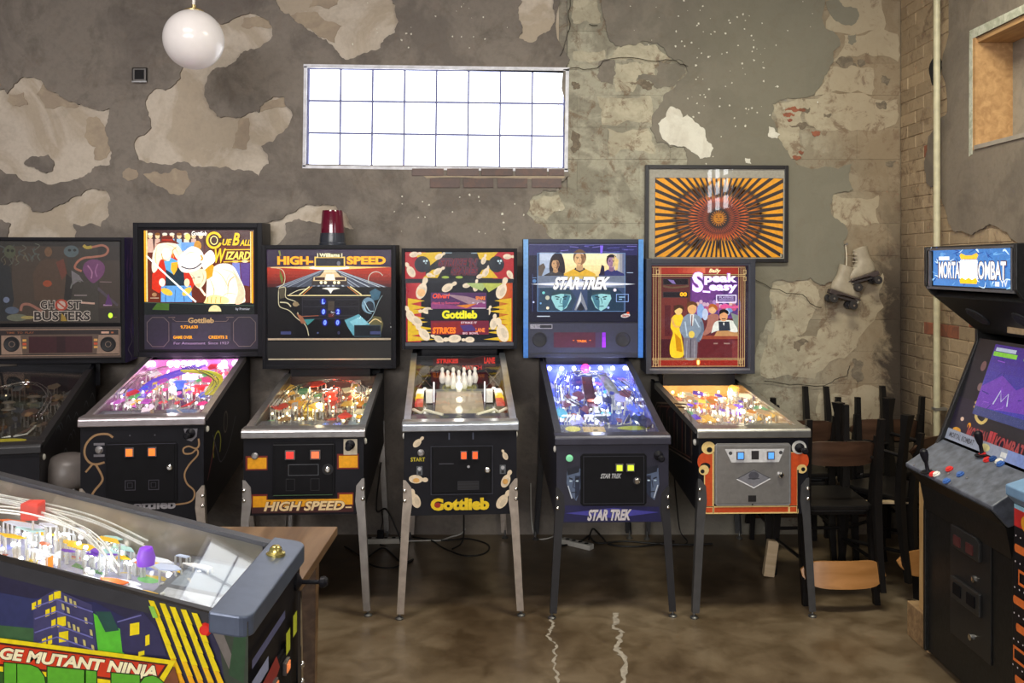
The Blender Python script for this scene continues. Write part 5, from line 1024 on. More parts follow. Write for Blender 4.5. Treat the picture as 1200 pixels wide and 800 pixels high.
def front_star(A):
    A.poly([(190, 640), (580, 650), (590, 710), (188, 706)], q(28, 28, 74)); A.poly([(200, 672), (395, 652), (580, 672), (395, 694)], q(64, 62, 150)); A.text('STAR TREK', 290, 658, 470, 704, q(196, 190, 196), .045, .35, under=q(40, 40, 60), uw=.08)
    A.ring(218, 448, 12, 12, 6, q(110, 170, 130))
    for cx, s in ((236, 1), (552, -1)):
        A.poly([(cx - 28, 500), (cx + 26, 490), (cx + 30, 560), (cx + 10, 622), (cx - 12, 600), (cx - 30, 550)], q(86, 100, 128)); A.poly([(cx - 28, 490), (cx + 24, 480), (cx + 20, 506), (cx - 26, 518)], q(26, 30, 44)); A.poly([(cx + s * 4, 520), (cx + s * 26, 520), (cx + s * 22, 590), (cx + s * 4, 618)], q(36, 44, 66))
        for u in (-1, 1): A.line([(cx + u * 5, 534), (cx + u * 20, 528)], 5, q(14, 18, 30)); A.ell(cx + u * 13, 541, 6, 3, q(180, 200, 220))
        A.line([(cx, 540), (cx - s * 4, 566), (cx + 4, 570)], 4, q(40, 48, 70)); A.line([(cx - 10, 588), (cx + 12, 586)], 4, q(24, 28, 44)); A.line([(cx - s * 24, 560), (cx - s * 8, 612)], 4, q(196, 206, 224))
def door_star(A): A.frame(274, 440, 518, 632, 3, q(34, 36, 46)); A.text('STAR TREK', 342, 510, 428, 530, q(170, 172, 176), .04, .4); A.ell(490, 540, 16, 16, q(40, 42, 48))
def doorlit_star(A): pass

# ---- 6: prohibition bar picture
def art_speak(A):
    A.rect(60, 55, 712, 760, q(44, 34, 44)); A.rect(66, 62, 684, 752, q(84, 30, 34)); A.rect(110, 70, 640, 118, q(160, 50, 40)); A.grad(240, 75, 420, 112, q(170, 50, 40), q(220, 110, 80), 6, True); A.rect(110, 700, 640, 742, q(150, 40, 30)); A.ell(376, 718, 12, 20, q(255, 150, 50, 1.8)); A.text('1', 370, 706, 382, 732, q(255, 230, 150, 1.5), .03)
    A.rect(118, 136, 642, 690, q(96, 44, 50)); A.rect(118, 136, 330, 690, q(92, 44, 44)); A.rect(130, 280, 300, 560, q(112, 50, 46)); A.rect(152, 330, 190, 540, q(84, 34, 40)); A.rect(210, 330, 250, 540, q(84, 34, 40)); A.rect(320, 140, 642, 420, q(84, 54, 110)); A.poly([(330, 160), (500, 230), (640, 300), (640, 420), (330, 420)], q(110, 60, 130))
    for y, w in ((150, 40), (240, 36)): A.rect(140, y, 306, y + w, q(30, 26, 34)); A.frame(140, y, 306, y + w, 4, q(70, 56, 56))
    A.poly([(170, 155), (210, 160), (225, 186), (200, 182)], q(130, 110, 170)); A.text('00', 252, 242, 298, 270, q(255, 170, 30, 1.5), .04); A.line([(140, 200), (200, 210), (260, 206), (310, 200)], 12, q(104, 80, 60), 3)
    A.ell(560, 330, 100, 80, q(90, 60, 120)); g = random.Random(9)
    for i in range(12):
        x, y = 370 + i * 22, 310 + g.uniform(-8, 36); A.ell(x, y, 12, 15, q(*g.choice([(206, 170, 190), (170, 130, 190), (220, 180, 160), (130, 90, 140)]))); A.ell(x, y + 34, 18, 24, q(*g.choice([(120, 150, 200), (170, 190, 220), (150, 80, 150), (190, 90, 120)])))
    A.ell(390, 370, 24, 50, q(140, 170, 220)); A.ell(420, 392, 20, 40, q(190, 200, 225)); A.poly([(520, 330), (560, 320), (600, 340), (640, 330), (640, 350), (520, 350)], q(226, 90, 150))
    # bar
    A.rect(380, 540, 642, 690, q(98, 34, 40)); A.rect(380, 536, 642, 560, q(150, 70, 50)); A.poly([(500, 505), (632, 500), (640, 540), (480, 540)], q(190, 140, 90)); A.line([(476, 590), (505, 590)], 9, q(150, 120, 110)); A.line([(545, 590), (585, 590)], 9, q(150, 120, 110)); A.rect(600, 570, 640, 690, q(120, 46, 48)); A.rect(118, 560, 200, 690, q(70, 28, 36))
    # woman in yellow
    A.poly([(196, 420), (216, 396), (262, 392), (276, 440), (250, 480), (262, 540), (276, 620), (272, 680), (196, 680), (186, 600), (206, 520), (190, 480)], q(240, 196, 40, 1.1), 3); A.poly([(218, 520), (258, 560), (270, 650), (230, 640)], q(206, 140, 20)); A.ell(242, 364, 26, 32, q(236, 196, 120)); A.poly([(210, 372), (216, 338), (244, 326), (274, 338), (276, 362), (250, 348), (226, 360)], q(70, 44, 30), 3); A.line([(200, 420), (216, 470), (250, 476)], 14, q(230, 176, 90), 3)
    # man in grey suit
    A.poly([(276, 412), (310, 388), (360, 392), (400, 430), (412, 500), (390, 570), (368, 560), (362, 690), (284, 690), (280, 560), (250, 500)], q(130, 144, 160), 3); A.poly([(276, 550), (372, 550), (366, 690), (282, 690)], q(120, 114, 124)); A.line([(324, 560), (322, 690)], 5, q(60, 56, 66)); A.ell(332, 352, 30, 40, q(226, 170, 110)); A.poly([(300, 352), (300, 318), (330, 302), (364, 318), (366, 340), (340, 326), (312, 334)], q(96, 60, 34), 3); A.poly([(318, 392), (346, 392), (338, 470), (326, 470)], q(230, 230, 226)); A.line([(332, 396), (330, 470)], 7, q(110, 40, 40)); A.line([(392, 440), (404, 500), (370, 560), (384, 572)], 18, q(104, 116, 136), 3); A.ell(330, 528, 20, 24, q(230, 200, 90)); A.line([(350, 420), (380, 480)], 8, q(190, 206, 220)); A.line([(286, 440), (300, 540)], 8, q(180, 196, 212)); A.line([(296, 690), (300, 570)], 4, q(160, 156, 164)); A.line([(350, 690), (350, 570)], 4, q(160, 156, 164))
    # second woman and barman
    A.poly([(436, 400), (470, 388), (510, 400), (500, 450), (470, 500), (430, 530), (404, 528), (430, 470)], q(170, 110, 96), 3); A.ell(468, 358, 26, 30, q(230, 180, 130)); A.poly([(440, 356), (450, 326), (480, 322), (502, 346), (496, 366), (470, 340)], q(176, 96, 40), 3)
    A.poly([(460, 520), (480, 450), (520, 434), (600, 434), (626, 470), (636, 510), (600, 512), (560, 500), (500, 504)], q(226, 226, 216), 3); A.poly([(508, 440), (580, 440), (588, 502), (512, 504)], q(50, 54, 66)); A.poly([(534, 440), (552, 440), (544, 470)], q(240, 240, 236)); A.line([(530, 446), (556, 446)], 7, q(30, 26, 30)); A.ell(542, 402, 28, 38, q(222, 160, 110)); A.poly([(512, 396), (516, 366), (544, 356), (572, 370), (572, 392), (544, 378)], q(34, 26, 26), 3); A.line([(530, 422), (556, 422)], 6, q(60, 30, 26)); A.poly([(590, 380), (640, 400), (636, 490), (610, 450)], q(130, 140, 130))
    # title
    A.text('Bally', 442, 82, 522, 116, q(255, 226, 170, 1.2), .03, .3, under=q(140, 50, 30), uw=.07)
    G = q(190, 130, 230, 1.1); Wn = q(255, 244, 255, 1.5)
    for c, w, e in ((G, .06, 4), (Wn, .03, 0)):
        A.text('S', 334 - e, 106 - e, 404 + e, 240 + e, c, w); A.text('peak', 414 - e, 116 - e, 628 + e, 190 + e, c, w); A.text('easy', 446 - e, 192 - e, 630 + e, 246 + e, c, w); A.line([(404 - e, 236), (450 + e, 240)], 9 + e * 1.5, c)
    A.frame(494, 262, 624, 310, 6, q(230, 220, 250, 1.2)); A.rect(502, 268, 616, 304, q(96, 76, 120)); A.text('PLAYING', 512, 270, 606, 284, q(200, 180, 230), .02); A.rect(510, 288, 608, 300, q(150, 130, 180))
    # gold double border
    Gd = q(206, 176, 120)
    for x in (76, 92, 110, 122): A.line([(x, 76), (x, 748)], 3, Gd)
    for x in (640, 655, 670, 682): A.line([(x, 76), (x, 748)], 3, Gd)
    for y in (72, 122, 132, 690, 700, 744): A.line([(66, y), (684, y)], 3, Gd)
    for x, y in ((104, 104), (680, 104), (92, 714), (656, 714), (680, 150)): A.frame(x - 9, y - 13, x + 9, y + 13, 3, Gd)
def box_speak(A): A.rect(50, 758, 716, 770, q(110, 110, 120))
def front_speak(A):
    O, C_, BK = q(196, 76, 36), q(226, 196, 130), q(20, 20, 24)
    for s, cx in ((1, 335), (-1, 697)):
        A.rect(cx - 22, 392, cx + 20, 660, C_); A.rect(cx - 16, 395, cx + 14, 655, O); A.rect(cx - s * 14 - 4, 400, cx - s * 14 + 2, 655, O)
    A.rect(316, 626, 714, 660, C_); A.rect(322, 632, 708, 654, O)
    for x in (335, 697):
        A.rect(x - 22, 626, x + 22, 660, C_); A.rect(x - 14, 632, x + 14, 654, O); A.line([(x - 20, 628), (x + 20, 628)], 3, BK); A.line([(x + 18, 630), (x + 18, 658)], 3, BK)
    A.ell(316, 432, 32, 40, O); A.ell(318, 452, 22, 16, BK); A.ell(332, 372, 30, 28, C_); A.ell(336, 380, 12, 12, BK); A.ell(312, 468, 22, 22, C_); A.ell(306, 474, 9, 9, BK)
    A.ell(734, 430, 30, 38, O); A.ell(722, 372, 32, 30, q(200, 200, 196)); A.ell(724, 374, 22, 20, BK); A.ell(734, 466, 22, 20, C_); A.ell(740, 468, 9, 9, BK); A.rect(714, 470, 720, 640, BK)
def door_speak(A):
    A.frame(364, 358, 678, 618, 3, q(140, 140, 144)); A.poly([(400, 376), (656, 376), (632, 434), (428, 434)], q(206, 206, 210)); A.rect(514, 384, 546, 422, q(50, 48, 50)); A.ell(424, 394, 8, 8, q(70, 70, 74)); A.ell(640, 392, 8, 8, q(70, 70, 74))
    A.poly([(450, 506), (524, 466), (596, 506), (524, 546)], q(120, 120, 128)); A.line([(450, 506), (524, 545), (596, 505)], 5, q(225, 225, 230)); A.line([(450, 506), (524, 467), (596, 505)], 3, q(70, 70, 76)); A.ell(524, 492, 22, 18, q(80, 80, 90)); A.line([(500, 505), (548, 505)], 4, q(60, 60, 68)); A.rect(500, 578, 534, 606, q(36, 34, 36)); A.ell(518, 618, 4, 4, q(30, 30, 30))

# ================================================================ the six machines
STEELDOOR = pm('brushed_door_steel', (.30, .29, .285), .38, .6, var=.08, scale=40)
def tg(n, c, s=.8): return glow(n, c, s)
Wt = (1, .97, .92)
ghost = dict(label='dim unlit pinball machine at the far left with a dark doorway scene and purple side', cx=-30, rcx=48, bar_y=524, rear_y=434, bot_y=628, W=.57, D=4.30, yb=1.19,
    rail=LEGB, bar=LEGB, leg=LEGB, front_frame=(0, 0, 500, 340), front=none, door=(150, 60, 350, 300), slots=[(190, 80, 225, 110, (1, .3, .1), .3), (270, 80, 305, 110, (1, .3, .1), .3)], lock=(320, 180),
    box=(-10, 278, 144, 426), boxframe=(-54, 40, 741, 805), boxm=BLK, glass=(-10, 62, 712, 560), art=art_ghost, artm=DIM, panelart=panel_ghost, speakers=[(80, 685, 46), (640, 690, 46)], extra=side_ghost,
    pf=dict(seed=11, board=q(60, 54, 46), pal=[q(120, 100, 70), q(80, 90, 90), q(130, 90, 60), q(70, 70, 80)], em=em_set('dim', [q(110, 96, 80), q(84, 88, 92), q(140, 110, 80), q(90, 70, 64), q(60, 70, 70)], 0, (1, .8, .5), 1.2, .05), bulbs=.12, postm=pm('smoked_post', (.10, .09, .08), .3),
        bumpers=[(-.3, .7, .035, pm('dull_bumper', (.16, .13, .10), .4)), (.1, .8, .035, pm('dull_bumper', (.16, .13, .10), .4))], ramps=[([(-.8, .3, .08), (-.6, .7, .1), (0, .85, .1), (.6, .6, .09), (.7, .3, .07)], .012, WIRE)], apron=(.03, .03, .035),
        apron_art=lambda A: A.ell(30, 40, 40, 26, q(190, 176, 50))))
cue = dict(label='pinball machine with a lit billiard players picture, rope print and pink-lit playfield', cx=167, rcx=231, bar_y=489, rear_y=418, bot_y=612, W=.585,
    rail=pm('satin_rail_cue', (.50, .46, .50), .3, .9), leg=CHAMP, front_frame=(58, 362, 582, 771), front=front_cue, door=(165, 430, 470, 690), doorart=door_cue, slots=[(250, 450, 288, 490, (1, .20, .03), .75), (346, 450, 384, 490, (1, .20, .03), .75)], lock=(440, 537), plunger=(526, 396), start=(137, 459),
    box=(158, 261, 307, 418), boxframe=(15, 25, 765, 815), boxt=.03, glass=(74, 66, 716, 566), art=art_cue, panelart=panel_cue, display=disp_cue, extra=lambda pf: side_rope(pf, 'cue'),
    pf=dict(seed=5, depth=(.05, .10), board=q(96, 44, 76), pal=[q(255, 120, 160), q(255, 220, 120), q(120, 150, 255), q(240, 240, 255), q(230, 60, 60), q(90, 190, 120)], ins=1.2, n=50,
        em=em_set('cue', [q(255, 60, 150), q(250, 200, 80), q(80, 110, 230), q(255, 235, 245), q(220, 40, 50), q(90, 200, 120), q(200, 90, 200)], .55, (1, .92, .97), 9, .35), bulbs=.8, np=60,
        bumpers=[(-.45, .72, .04, tg('cue_red', (.9, .05, .12), .6)), (-.05, .66, .04, tg('cue_blue', (.1, .2, .9), .7)), (.45, .55, .04, tg('cue_red', (.9, .05, .12), .6))],
        targets=[(-.15, .35, .86, 7, [tg('cue_white_target', (1, .95, .9), 1.4)])], ramps=[([(-.85, .3, .06), (-.8, .6, .08), (-.3, .8, .09), (.3, .72, .08), (.85, .5, .07), (.8, .25, .05)], .013, WIRE)],
        chutes=[([(.85, .35, .04), (.8, .6, .06), (.4, .72, .07), (0, .75, .07)], .03, tg('cue_yellow_ramp', q(200, 190, 60), .5)), ([(-.6, .4, .02), (-.45, .62, .05), (.2, .9, .07)], .03, tg('cue_violet_ramp', q(120, 90, 210), .6))],
        strip=(9, .07, [(u, .020, tg('cue_flash', (1, .86, .96), 9)) for u in (-.95, -.55, -.4, -.25, -.1, .05, .2, .65, .9)]), backm=tg('cue_back_lit', (.45, .12, .32), .5), sidem=pm('cue_side_mirror', (.4, .25, .36), .25, .5), apron=(.12, .12, .16),
        apron_art=lambda A: (A.rect(-90, 20, -5, 80, q(150, 150, 165)), A.line([(40, 0), (70, 100)], 4, q(240, 200, 140))),
        lights=[(-.5, .93, .08, .9, (1, .5, .85)), (.0, .93, .08, .9, (1, .6, .9)), (.6, .93, .08, .8, (.9, .55, 1)), (0, .45, .09, .4, (1, .85, .8))]))
high = dict(label='pinball machine with a red beacon on top, highway picture and yellow blocks', cx=356, rcx=392, bar_y=503, rear_y=438, bot_y=603, W=.585, Lg=1.12,
    rail=STEEL, leg=pm('grey_leg_steel', (.36, .34, .33), .35, .8), front_frame=(95, 335, 603, 668), front=front_high, door=(218, 352, 482, 588), doorart=door_high, slots=[(272, 385, 315, 426, (1, .04, .03), .6), (378, 385, 422, 426, (1, .16, .06), .7)], lock=(452, 470), plunger=(546, 366), start=(143, 410),
    box=(308, 287, 464, 432), boxframe=(5, 170, 735, 832), boxt=.022, glass=(28, 195, 708, 668), art=art_high, boxart=box_high, surm=BLK, extra=beacon,
    pf=dict(seed=21, depth=(.05, .10), board=q(70, 54, 44), pal=[q(230, 170, 60), q(220, 80, 50), q(230, 220, 170), q(120, 90, 60), q(80, 160, 90)], ins=.8, n=46,
        em=em_set('high', [q(226, 176, 60), q(200, 60, 40), q(230, 214, 170), q(150, 110, 60), q(110, 70, 44), q(70, 130, 90), q(190, 180, 170)], .32, (1, .82, .45), 8, .15), bulbs=.9, np=70,
        bumpers=[(-.6, .55, .036, tg('high_gold', q(220, 150, 50), .5)), (.05, .78, .038, tg('high_red', (1, .05, .02), 1.5)), (.75, .62, .036, tg('high_gold', q(220, 150, 50), .5))],
        ramps=[([(-.85, .35, .05), (-.7, .7, .08), (0, .9, .08), (.7, .78, .08), (.85, .45, .06)], .012, WIRE), ([(-.3, .3, .03), (-.2, .6, .07), (.3, .65, .07), (.4, .35, .05)], .012, WIRE)],
        targets=[(-.35, .0, .5, 4, [tg('yellow_target', q(250, 200, 50), 1.2)]), (.3, .8, .9, 6, [tg('high_red_t', (.8, .1, .05), .8), tg('white_t', (1, .9, .7), .9)])],
        backm=pm('high_back_dark', (.05, .03, .03), .4), sidem=pm('high_side', (.16, .13, .11), .3, .6), apron=(.16, .16, .18), apl=.17, apronm=pm('steel_apron', (.30, .30, .33), .3, .6) if 0 else DIM,
        apron_art=lambda A: (A.text('0', 24, 30, 30, 70, q(120, 160, 255, 2)), A.text('00', 44, 30, 58, 70, q(120, 160, 255, 2)), A.rect(-20, 50, 2, 60, q(240, 200, 60))),
        lights=[(-.4, .75, .06, .7, (1, .75, .35)), (.1, .85, .05, .5, (1, .1, .05)), (.6, .7, .06, .7, (1, .75, .4)), (0, .4, .08, .35, (1, .8, .5))]))
strike = dict(label='bowling pinball machine with white pins, yellow lettering and pale steel legs', cx=539.7, rcx=537, bar_y=495, rear_y=414, bot_y=603, W=.555, Lg=1.0,
    rail=pm('satin_rail_blue', (.52, .56, .64), .28, .9), leg=CHAMP, front_frame=(117, 378, 606, 745), front=front_strike, door=(232, 438, 502, 655), doorart=door_strike, slots=[(361, 463, 390, 500, (1, .10, .02), .75), (410, 463, 438, 500, (1, .10, .02), .75)], lock=(478, 547), start=(190, 470),
    box=(471, 291, 606, 409), boxframe=(30, 38, 905, 800), boxt=.02, glass=(50, 60, 882, 750), art=art_strike, surm=pm('slate_surround', (.05, .055, .08), .45), yb=.97,
    pf=dict(seed=31, depth=(.05, .11), board=q(40, 36, 34), pal=[q(120, 100, 60), q(60, 60, 66)], ins=.2, n=0, np=0, clear=[(-.6, .6, 0, 1)], flip=False,
        em=em_set('strike', [q(90, 84, 80), q(60, 60, 66)], .1, (1, .95, .85), 3, .12), bulbs=0, postm=POSTM, backm=BLKM, sidem=pm('strike_side', (.30, .30, .31), .3, .7), apron=(.05, .055, .09),
        lights=[(0, .52, .10, .16, (1, .92, .8)), (-.75, .45, .07, .14, (1, .95, .85)), (.75, .45, .07, .14, (1, .95, .85)), (0, .30, .08, .12, (1, .85, .6))]))
def strike_extra(pf):
    at, root = pf['at'], pf['root']; board = [o for o in root.children if o.name.startswith('playfield')][0]
    m = MB(); m.prism([(-.52, .12), (.52, .12), (.50, .60), (-.50, .60)], lambda a, b, d: at(a, b, d), .002, .006); m.build('lane', print_mat('lane_print', .1, .08) if 0 else pm('polished_lane', (.42, .36, .27), .10, emit=(.5, .4, .25), es=.03), board)
    PINM = tg('lit_bowling_pin', (.9, .86, .78), .22); PB = tg('pin_band', (.8, .1, .05), .4); pme = None
    for r in range(4):
        for c in range(r + 1):
            u = (c - r / 2) * .25; v = .60 + r * .06; p = at(u, v, .0)
            if pme is None:
                q_ = MB(); q_.lathe([(.008, 0), (.013, .012), (.015, .026), (.010, .046), (.0065, .054), (.0085, .064), (.006, .072), (.001, .075)], n=14); pme = q_.mesh('bowling_pin', PINM, .8); q2 = MB(); q2.lathe([(.0075, .050), (.0078, .054), (.0075, .057)], n=14); pbe = q2.mesh('pin_band', PB, .8)
            o = bpy.data.objects.new('bowling_pin', pme); COL.objects.link(o); o.parent = board; o.location = p; o.scale = (1.25, 1.25, 1.25)
            if r: pass
    for s in (-1, 1):
        m = MB(); T = [at(s * .97, .2, .03), at(s * .80, .14, .03), at(s * .72, .17, .035), at(s * .35, .10, .03)]; m.tube(T, .008, 6); m.build('lane_guide', pm('pale_guide', (.72, .66, .52), .35, emit=(.9, .8, .6), es=.25), board, smooth=.8)
        m = MB(); M = None
        for k, (c, mt) in enumerate(((q(220, 214, 210), 'w'), (q(226, 190, 50), 'y'), (q(190, 60, 50), 'r'))):
            m = MB(); m.prism([(s * .84 - .07, .5 - k * .09), (s * .84 + .07, .5 - k * .09), (s * .86 + .09, .42 - k * .09), (s * .86 - .08, .42 - k * .09)], lambda a, b, d: at(a, b, d), .03, .05); m.build('plastic', glow('strike_pl_' + mt, c, .4), board)
        m = MB(); p = at(s * .55, .42, 0); m.tube([p, p + Vector((0, 0, .11))], .004, 6); m.build('light_rod', tg('white_rod', (1, .94, .96), .9), board)
        m = MB(); m.box(p.x - .018 + s * .025, p.x + .018 + s * .025, p.y - .03, p.y - .026, p.z, p.z + .075); m.build('pin_card', glow('strike_card', q(236, 232, 226), .7 if s > 0 else .25), board)
        m = MB(); a, b = at(s * .95, .78, .07), at(s * .6, .62, .02); m.tube([a, b], .0035, 5); a, b = at(s * .62, .80, .07), at(s * .92, .62, .02); m.tube([a, b], .0035, 5); m.build('cross_brace', WIRE, board)
    m = MB(); m.box(*[x for x in (at(-.62, .6, 0).x, at(.62, .6, 0).x, at(0, .6, 0).y, at(0, .6, 0).y + .004, at(0, .6, 0).z + .0, at(0, .6, 0).z + .018)]); m.build('lane_lip', pm('lane_lip', (.3, .3, .3), .3, .8), board)
    A = Art((-100, 0, 100, 60), .50, .10); A.rect(-100, 0, 100, 60, q(16, 16, 20)); A.poly([(-60, 10), (-40, 4), (30, 10), (60, 0), (88, 10), (90, 40), (40, 54), (-10, 34), (-60, 34)], q(56, 12, 14)); A.text('STRIKES', -52, 10, 0, 26, q(220, 50, 40), .05); A.text('LANE', 62, 6, 88, 28, q(220, 50, 40), .05); A.text('MATCH', 10, 34, 56, 50, q(190, 40, 36), .04)
    p = at(0, .97, .06); A.build('lane_display', LIT, board, at=tuple(p))
strike['extra'] = strike_extra
star = dict(label='pinball machine with a space crew picture, blue edges and blue-white lit playfield', cx=718, rcx=686, bar_y=511, rear_y=424, bot_y=612, W=.555, yb=1.10,
    rail=pm('black_blue_rail', (.05, .05, .075), .35, .4), bar=pm('black_blue_rail', (.05, .05, .075), .35, .4), leg=LEGB, cab=pm('night_blue_cabinet', (.018, .018, .035), .4), front_frame=(166, 395, 620, 712), front=front_star, door=(262, 430, 530, 642), doorart=door_star, slots=[(402, 470, 434, 502, (.6, .8, .04), .6), (446, 470, 480, 502, (.6, .8, .04), .6)], lock=(490, 540), plunger=(578, 440), start=(218, 448), startm=glow('green_start', (.2, .6, .35), .25),
    box=(613, 280, 754, 419), boxframe=(20, 24, 785, 792), boxt=.026, boxm=pm('night_blue_box', (.02, .022, .04), .4), glass=(56, 56, 750, 562), art=art_star, boxart=box_star, panelart=panel_star, display=disp_star, speakers=[(126, 675, 48), (654, 676, 48)], surm=pm('blue_black_surround', (.025, .026, .045), .4), extra=lambda pf: side_rope(pf, 'star'),
    pf=dict(seed=8, depth=(.05, .11), board=q(60, 70, 150), pal=[q(140, 160, 255), q(230, 235, 255), q(70, 80, 200), q(90, 200, 220), q(200, 120, 90)], ins=1.0, n=48,
        em=em_set('star', [q(90, 110, 230), q(210, 220, 255), q(50, 60, 160), q(90, 170, 210), q(160, 160, 230), q(110, 60, 80), q(30, 34, 70)], .6, (.88, .92, 1), 9, .3), bulbs=.8, np=60,
        bumpers=[(-.55, .55, .036, tg('star_w', (.8, .85, 1), .6)), (.55, .7, .036, tg('star_b', (.15, .25, 1), .8)), (-.1, .5, .03, tg('star_o', (.7, .2, .15), .6))],
        targets=[(-.25, .25, .62, 4, [tg('star_t', (.5, .6, 1), .9)])], ramps=[([(-.9, .3, .06), (-.8, .65, .09), (-.3, .85, .09), (.4, .8, .09), (.85, .6, .07), (.8, .3, .05)], .012, WIRE), ([(.4, .9, .08), (.6, .6, .07), (.88, .35, .05)], .012, WIRE), ([(-.45, .9, .08), (-.7, .5, .07), (-.4, .35, .05)], .012, WIRE)],
        chutes=[([(-.05, .85, .07), (-.12, .6, .05), (-.1, .35, .02)], .03, tg('star_dark_ramp', q(70, 40, 60), .3)), ([(.3, .9, .07), (.42, .6, .05), (.4, .4, .02)], .03, RAMPC)],
        strip=(7, .085, [(u, .012, tg('star_spot', (.85, .9, 1), 14)) for u in (-.9, -.6, -.3, .35, .65, .95, .05)] + [(-.02, .028, tg('star_pink', (1, .05, .3), 1.6))]), backm=tg('star_back', (.05, .07, .62), .9), sidem=pm('star_side_mirror', (.35, .38, .75), .22, .5), apron=(.07, .07, .16),
        apron_art=lambda A: (A.ell(-70, 40, 16, 26, q(220, 214, 90)), A.rect(-50, 20, -5, 70, q(200, 170, 110)), A.ell(55, 35, 34, 20, q(170, 180, 60)), A.rect(-30, 50, -20, 60, q(20, 20, 30))), apl=.15,
        lights=[(-.6, .93, .06, 1.3, (.55, .6, 1)), (.0, .93, .06, 1.1, (.6, .65, 1)), (.6, .93, .06, 1.3, (.55, .6, 1)), (0, .45, .09, 1.0, (.7, .75, 1))]))
def star_extra(pf):
    side_rope(pf, 'star'); at, root = pf['at'], pf['root']; board = [o for o in root.children if o.name.startswith('playfield')][0]
    A = Art((0, 0, 100, 30), .255, .045); A.text('STAR TREK', 2, 2, 98, 28, q(240, 242, 255, 1.3), .06, .35); p = at(-.45, .20, .045); A.build('cut_out_lettering', LIT, board, at=tuple(p))
    A = Art((0, 0, 100, 40), .14, .05); A.ell(50, 22, 48, 12, q(236, 240, 255, 1.2)); A.ell(50, 22, 40, 8, q(90, 110, 190)); A.ell(50, 14, 14, 7, q(236, 240, 255)); p = at(.0, .86, .075); A.build('saucer_plastic', LIT, board, at=tuple(p))
    A = Art((0, 0, 40, 60), .035, .055); A.poly([(20, 2), (38, 56), (20, 40), (2, 56)], q(240, 244, 255, 1.2)); p = at(-.72, .9, .06); A.build('arrowhead_plastic', LIT, board, at=tuple(p))
star['extra'] = star_extra
speak = dict(label='pinball machine with a lit bar scene, grey steel door and orange scroll border', cx=883, rcx=819, bar_y=503, rear_y=449, bot_y=602, W=.545,
    rail=pm('satin_rail_warm', (.50, .49, .47), .28, .9), leg=LEGG, front_frame=(290, 330, 762, 662), front=front_speak, door=(357, 352, 686, 625), doorart=door_speak, doorm=STEELDOOR, slots=[(449, 386, 482, 422, (.10, .35, .9), .6), (580, 386, 612, 422, (.10, .35, .9), .6)], lock=(640, 490), plunger=(724, 374), flipm=RUB,
    box=(757, 303, 885, 438), boxframe=(26, 14, 750, 795), boxt=.03, boxm=pm('blue_grey_box', (.035, .038, .055), .4), glass=(60, 58, 706, 756), art=art_speak, boxart=box_speak, surm=pm('blue_grey_trim', (.05, .055, .08), .4), extra=lambda pf: side_rope(pf, 'deco'),
    pf=dict(seed=17, depth=(.045, .075), board=q(150, 110, 70), pal=[q(255, 210, 110), q(230, 100, 50), q(120, 90, 230), q(240, 230, 200), q(110, 180, 120)], ins=1.1, n=44,
        em=em_set('speak', [q(250, 200, 90), q(224, 90, 40), q(110, 70, 220), q(240, 226, 190), q(180, 120, 60), q(110, 180, 130), q(200, 160, 120)], .55, (1, .88, .6), 9, .3), bulbs=.95, np=70,
        bumpers=[(-.55, .55, .038, tg('speak_violet', (.25, .12, 1), 1.0)), (.35, .5, .038, tg('speak_violet', (.25, .12, 1), 1.0)), (0, .75, .038, tg('speak_red', (1, .25, .05), .8))],
        targets=[(-.45, .35, .80, 6, [tg('speak_red', (1, .25, .05), .8), tg('speak_w', (1, .95, .85), 1.2)]), (-.25, .2, .42, 4, [tg('speak_w', (1, .95, .85), 1.2)])],
        strip=(4, .03, [(u, .009, tg('speak_spot', (1, .8, .45), 8)) for u in (-.93, -.7, .45, .7)]), backm=tg('speak_back', (.7, .36, .10), .8), sidem=pm('speak_side_mirror', (.6, .5, .4), .22, .6), apron=(.26, .25, .24), apl=.12,
        lights=[(-.6, .85, .04, .9, (1, .75, .4)), (0, .85, .04, .8, (1, .8, .5)), (.6, .85, .04, .8, (1, .8, .5)), (.3, .35, .05, .7, (1, .9, .6))]))
for sp in (ghost, cue, high, strike, star, speak): machine(sp)

